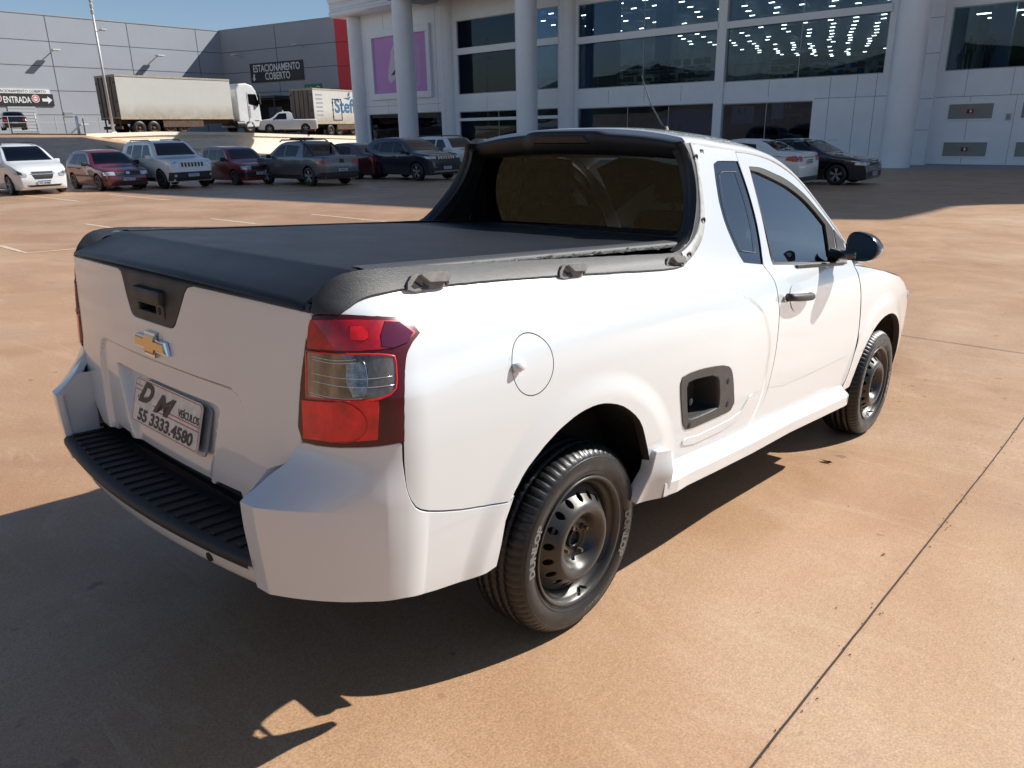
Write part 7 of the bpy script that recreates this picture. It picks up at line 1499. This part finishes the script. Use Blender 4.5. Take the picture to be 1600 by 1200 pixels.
# ================================================================ lorries on the terrace
BOXM = mat('dirty_white_box', (.56, .55, .51), .6, noise=.14, nscale=.9, stretch=(1, 1, 3))
def dirty():
    m = bpy.data.materials.new('mud_stained_box'); m.use_nodes = True; n = m.node_tree; b = n.nodes['Principled BSDF']; L = n.links.new
    tc = n.nodes.new('ShaderNodeTexCoord'); sp = n.nodes.new('ShaderNodeSeparateXYZ'); L(tc.outputs['Object'], sp.inputs[0])
    t = n.nodes.new('ShaderNodeTexNoise'); t.inputs['Scale'].default_value = 1.1; t.inputs['Detail'].default_value = 8; t.inputs['Roughness'].default_value = .7; L(tc.outputs['Object'], t.inputs['Vector'])
    mr = n.nodes.new('ShaderNodeMapRange'); mr.inputs[1].default_value = 1.1; mr.inputs[2].default_value = 2.2; mr.inputs[3].default_value = 1.5; mr.inputs[4].default_value = .25; L(sp.outputs[2], mr.inputs[0])
    mu = n.nodes.new('ShaderNodeMath'); mu.operation = 'MULTIPLY'; L(mr.outputs[0], mu.inputs[0]); L(t.outputs[0], mu.inputs[1])
    mx = n.nodes.new('ShaderNodeMix'); mx.data_type = 'RGBA'; L(mu.outputs[0], mx.inputs[0]); mx.inputs[6].default_value = (.55, .55, .52, 1); mx.inputs[7].default_value = (.26, .19, .11, 1)
    L(mx.outputs[2], b.inputs['Base Color']); b.inputs['Roughness'].default_value = .6; return m
MUD = dirty(); RUST = mat('rust_brown_frame', (.11, .065, .04), .8, noise=.5, nscale=6); DOORM = mat('brown_rear_door', (.20, .16, .13), .7, noise=.35, nscale=1.5, stretch=(1, 4, .4))  # rear doors are a darker streaked brown than the box
def lorry_wheel(root, x, y, r=.50, w_=.30, hub=RUST):
    e = empty('wheel'); e.parent = root; e.location = (x, y, r); s_ = -1 if y < 0 else 1; mb = MB()
    mb.lathe([(r*.58, -w_/2), (r*.92, -w_/2), (r, -w_/2+.04), (r, w_/2-.04), (r*.92, w_/2), (r*.58, w_/2)], 28); mb.build('tyre', RUB, e)
    mb = MB(); mb.lathe([(r*.6, 0), (r*.6, s_*(w_/2-.01)), (r*.5, s_*(w_/2-.03)), (r*.42, s_*.03), (r*.22, s_*.03), (r*.2, s_*w_*.42), (0, s_*w_*.45)], 24); mb.build('rim', hub, e)
def lorry_box(root, L, z0, z1, W, m, ribs=True):
    mb = MB(); mb.box(-L, 0, -W/2, W/2, z0, z1, 0); bx = mb.build('cargo_box', [m], root)
    mb = MB()
    for sg in (1, -1): mb.box(-L-.02, .02, sg*W/2-.03, sg*W/2+.03, z1-.09, z1+.03); mb.box(-L-.02, .02, sg*W/2-.03, sg*W/2+.03, z0-.06, z0+.10)
    mb.box(-L-.03, -L+.05, -W/2, W/2, z1-.09, z1+.035); mb.box(-.05, .03, -W/2, W/2, z1-.09, z1+.035); mb.build('edge_rail', mat('rail_beige', (.42, .35, .26), .6, noise=.3, nscale=4), bx)
    # rear doors
    for sg in (1, -1):
        mb = MB(); mb.box(-L-.04, -L-.005, sg*.02, sg*(W/2-.05), z0+.12, z1-.12); d = mb.build('rear_door', DOORM, bx)
        mb = MB(); mb.bar((-L-.07, sg*.25, z0+.1), (-L-.07, sg*.25, z1-.1), .025); mb.bar((-L-.07, sg*.75, z0+.1), (-L-.07, sg*.75, z1-.1), .025)
        for zz in (z0+.5, z0+1.1, z1-.5): mb.box(-L-.06, -L-.03, sg*(W/2-.3), sg*(W/2-.06), zz-.04, zz+.04)
        mb.build('lock_rod', TRIM, d)
    return bx
def lorry(name, label, P_, hd, Lb, z0, z1, W, axles, m=MUD):
    r = empty(name); r.matrix_world = Matrix.Translation(Vector(P_)) @ Matrix.Rotation(TILT, 4, 'Y') @ Matrix.Rotation(math.radians(hd), 4, 'Z') @ Matrix.Scale(1.17, 4); tag(r, label, 'lorry', 'lorries on the upper lot')
    bx = lorry_box(r, Lb, z0, z1, W, m)
    mb = MB(); mb.box(-Lb, 1.0, -.5, .5, z0-.35, z0-.06); mb.box(-Lb*.62, -Lb*.35, -W/2+.1, -W/2+.5, .55, z0-.1); mb.box(-Lb, -Lb+.1, -W/2+.1, W/2-.1, .45, .65); mb.box(-Lb+.03, -Lb+.1, -1.0, -.9, .5, z0); mb.box(-Lb+.03, -Lb+.1, .9, 1.0, .5, z0); mb.build('chassis', RUST, r)
    for sg in (1, -1): mb = MB(); mb.box(-Lb*.66, -Lb*.30, sg*(W/2-.06), sg*(W/2), .55, 1.0); mb.build('side_guard', RUST, r)
    for x in axles:
        for sg in (1, -1): lorry_wheel(r, x, sg*(W/2-.2))
    return r, bx
a0 = Vector((25.715, 66.269, 3.593)); a1 = Vector((36.396, 67.694, 4.348)); d = a1-a0; hd1 = math.degrees(math.atan2(d.y, d.x)); Lb = d.length/1.17
r1, b1 = lorry('long_lorry', 'long lorry with a mud-stained white box and a white cab, on the upper lot', a1+Vector((-math.sin(math.radians(hd1)), math.cos(math.radians(hd1)), 0))*1.3, hd1, Lb, 1.15, 4.0, 2.6, (-Lb+1.3, -Lb+2.4, -Lb*.60, -Lb*.48))
CABW = mat('cab_white', (.66, .67, .66), .35, coat=.8, noise=.08, nscale=1.5)
mb = MB(); W = 2.45; prof = [(.55, 1.0), (.55, 3.25), (.9, 3.75), (1.6, 3.82), (2.2, 3.65), (2.5, 3.25), (2.72, 2.35), (2.78, 1.2), (2.78, .55), (2.6, .45), (.55, .45)]
mb.prism(prof, -W/2, W/2); cab = mb.build('cab', CABW, r1); md = cab.modifiers.new('b', 'BEVEL'); md.width = .12; md.segments = 3; md.limit_method = 'ANGLE'
mb = MB(); mb.prism([(2.70, 2.42), (2.745, 2.40), (2.56, 3.15), (2.50, 3.12)], -W/2+.12, W/2-.12); mb.build('windscreen', CGLASS, cab)
for sg in (1, -1):
    mb = MB(); mb.prism([(1.65, 2.25), (2.55, 2.05), (2.60, 2.35), (2.42, 3.0), (1.65, 3.0)], sg*(W/2-.01), sg*(W/2+.02)); mb.build('side_window', CGLASS, cab)
    mb = MB(); mb.box(1.52, 1.55, sg*(W/2-.01), sg*(W/2+.012), 1.0, 3.15); mb.box(2.1, 2.5, sg*(W/2-.01), sg*(W/2+.02), .95, 1.0); mb.build('door_seam', TRIM, cab)
    mb = MB(); mb.box(2.5, 2.65, sg*(W/2+.08), sg*(W/2+.30), 2.2, 2.95, bev=.03); mb.bar((2.5, sg*W/2, 2.9), (2.58, sg*(W/2+.2), 2.8), .02); mb.build('wing_mirror', TRIM, cab)
    mb = MB(); mb.box(1.55, 1.75, sg*(W/2-.01), sg*(W/2+.015), 1.2, 2.1); mb.build('grey_panel', mat('cab_grey', (.3, .3, .3), .5), cab)  # flat grey strip on the cab side by the door seam
    lorry_wheel(r1, 1.55, sg*(W/2-.15), hub=mat('dusty_rim', (.12, .10, .09), .6))
mb = MB(); mb.box(2.765, 2.82, -.8, .8, 1.25, 2.1, bev=.02); mb.build('grille', TRIM, cab)
mb = MB(); mb.box(2.6, 2.9, -W/2, W/2, .45, .95, bev=.06); mb.build('bumper', CABW, cab)
for sg in (1, -1): mb = MB(); mb.box(2.86, 2.92, sg*.75, sg*1.12, .62, .88, bev=.02); mb.build('headlight', HEADL, cab)
mb = MB(); mb.box(.1, .9, -.5, .5, .6, 1.0); mb.bar((.3, -1.1, .7), (1.0, -1.1, .7), .3); mb.build('tank', TRIM, r1)
# second lorry with lettering on its side
a0 = Vector((46.514, 69.625, 4.801)); a1 = Vector((56.601, 72.576, 5.379)); d = a1-a0; hd2 = math.degrees(math.atan2(d.y, d.x)); Lb2 = d.length/1.17
r2, b2 = lorry('refrigerated_lorry', 'white box lorry with blue lettering beside the red warehouse corner', a1+Vector((-math.sin(math.radians(hd2)), math.cos(math.radians(hd2)), 0))*1.3, hd2, Lb2, 1.1, 4.0, 2.6, (-Lb2+2.2, -Lb2+3.4, -Lb2+5.5))
BLU = mat('lettering_blue', (.03, .13, .25), .5); y_ = -1.305
mb = MB(); text(mb, 'Steff', (-Lb2+2.9, y_, 2.05), (1, 0, 0), (0, 0, 1), 1.15, ext=.01, bold=.025, width=3.2, align='L')
mb.add([(-Lb2+4.3, y_-.01, 3.3), (-Lb2+5.1, y_-.01, 3.15), (-Lb2+5.4, y_-.01, 3.5), (-Lb2+4.9, y_-.01, 3.35)], [(0, 1, 2, 3)]); mb.add([(-Lb2+4.9, y_-.01, 3.45), (-Lb2+5.2, y_-.01, 3.5), (-Lb2+5.3, y_-.01, 3.9), (-Lb2+5.0, y_-.01, 3.75)], [(0, 1, 2, 3)])
mb.build('lettering', BLU, b2)
mb = MB(); x = -Lb2+2.6
for bx in ((x, x+1.3, 1.35, 1.41), (x, x+1.3, 3.15, 3.21), (x, x+.06, 1.41, 3.15), (x+1.24, x+1.3, 1.41, 3.15)): mb.box(bx[0], bx[1], y_-.025, y_, bx[2], bx[3])
for k in range(3): mb.box(x-.03, x+.08, y_-.04, y_, 1.6+.6*k, 1.75+.6*k)
mb.build('side_door_frame', TRIM, b2)
mb = MB()
for k in range(6): mb.box(-Lb2+.35, -Lb2+1.25, y_-.006, y_, 1.75+.34*k, 1.85+.34*k)
mb.build('small_print', mat('print_blue_grey', (.22, .26, .33), .6), b2)
mb = MB(); mb.box(.5, 2.6, -1.2, 1.2, .5, 3.0, bev=.15); mb.build('cab', CABW, r2)
# ================================================================ small things on the concrete
LEAF = mat('dry_leaf', (.11, .045, .02), .8)
def leaf(x, y, s_, lab, m=LEAF, th=.002):
    mb = MB(); a = random.uniform(0, 6); pts = [(math.cos(a)*s_*u-math.sin(a)*s_*v, math.sin(a)*s_*u+math.cos(a)*s_*v) for u, v in ((-1, 0), (-.4, .3), (.4, .28), (1, 0), (.4, -.25), (-.4, -.3))]
    z = GZc(x); vs = [(x+p, y+q, z+.004+.25*s_*abs(k % 3-1)) for k, (p, q) in enumerate(pts)]; n = len(vs)
    mb.add(vs+[(a_, b_, c_-th) for a_, b_, c_ in vs], [tuple(range(n)), tuple(range(n, 2*n))[::-1]]+[(i, (i+1) % n, n+(i+1) % n, n+i) for i in range(n)]); o = mb.build('dry_leaf', m); tag(o, lab, 'leaf', 'dry leaves on the concrete')
leaf(0.348, -0.547, 0.018, 'small dark curled leaf on the concrete right of the rear wheel')
leaf(2.032, -0.813, 0.03, 'flat reddish leaf on the sunlit concrete beyond the sill shadow')
leaf(1.195, -1.339, 0.01, 'tiny dark fragment near the long joint')
rnd = random.Random(11)
PEB = mat('small_grit', (.09, .055, .035), .9, noise=.4, nscale=90)
mb = MB()
for i in range(170):
    x = rnd.uniform(-.2, 4.6); y = -1.47+.0154*(x+.92)+rnd.gauss(0, .012) if i < 90 else rnd.uniform(-2.0, 1.2); s_ = rnd.uniform(.0015, .0045)
    if y > -.9 and i >= 90 and x < 3.2: continue
    z = GZc(x); a = rnd.uniform(0, 3); mb.add([(x+s_*math.cos(a), y+s_*math.sin(a), z+.003), (x-s_*math.sin(a)*.8, y+s_*math.cos(a)*.8, z+.003), (x-s_*math.cos(a), y-s_*math.sin(a), z+.003), (x+s_*math.sin(a)*.7, y-s_*math.cos(a)*.7, z+.003), (x, y, z+.003+s_*.9)], [(0, 1, 4), (1, 2, 4), (2, 3, 4), (3, 0, 4)])
tag(mb.build('grit', PEB), kind='stuff')
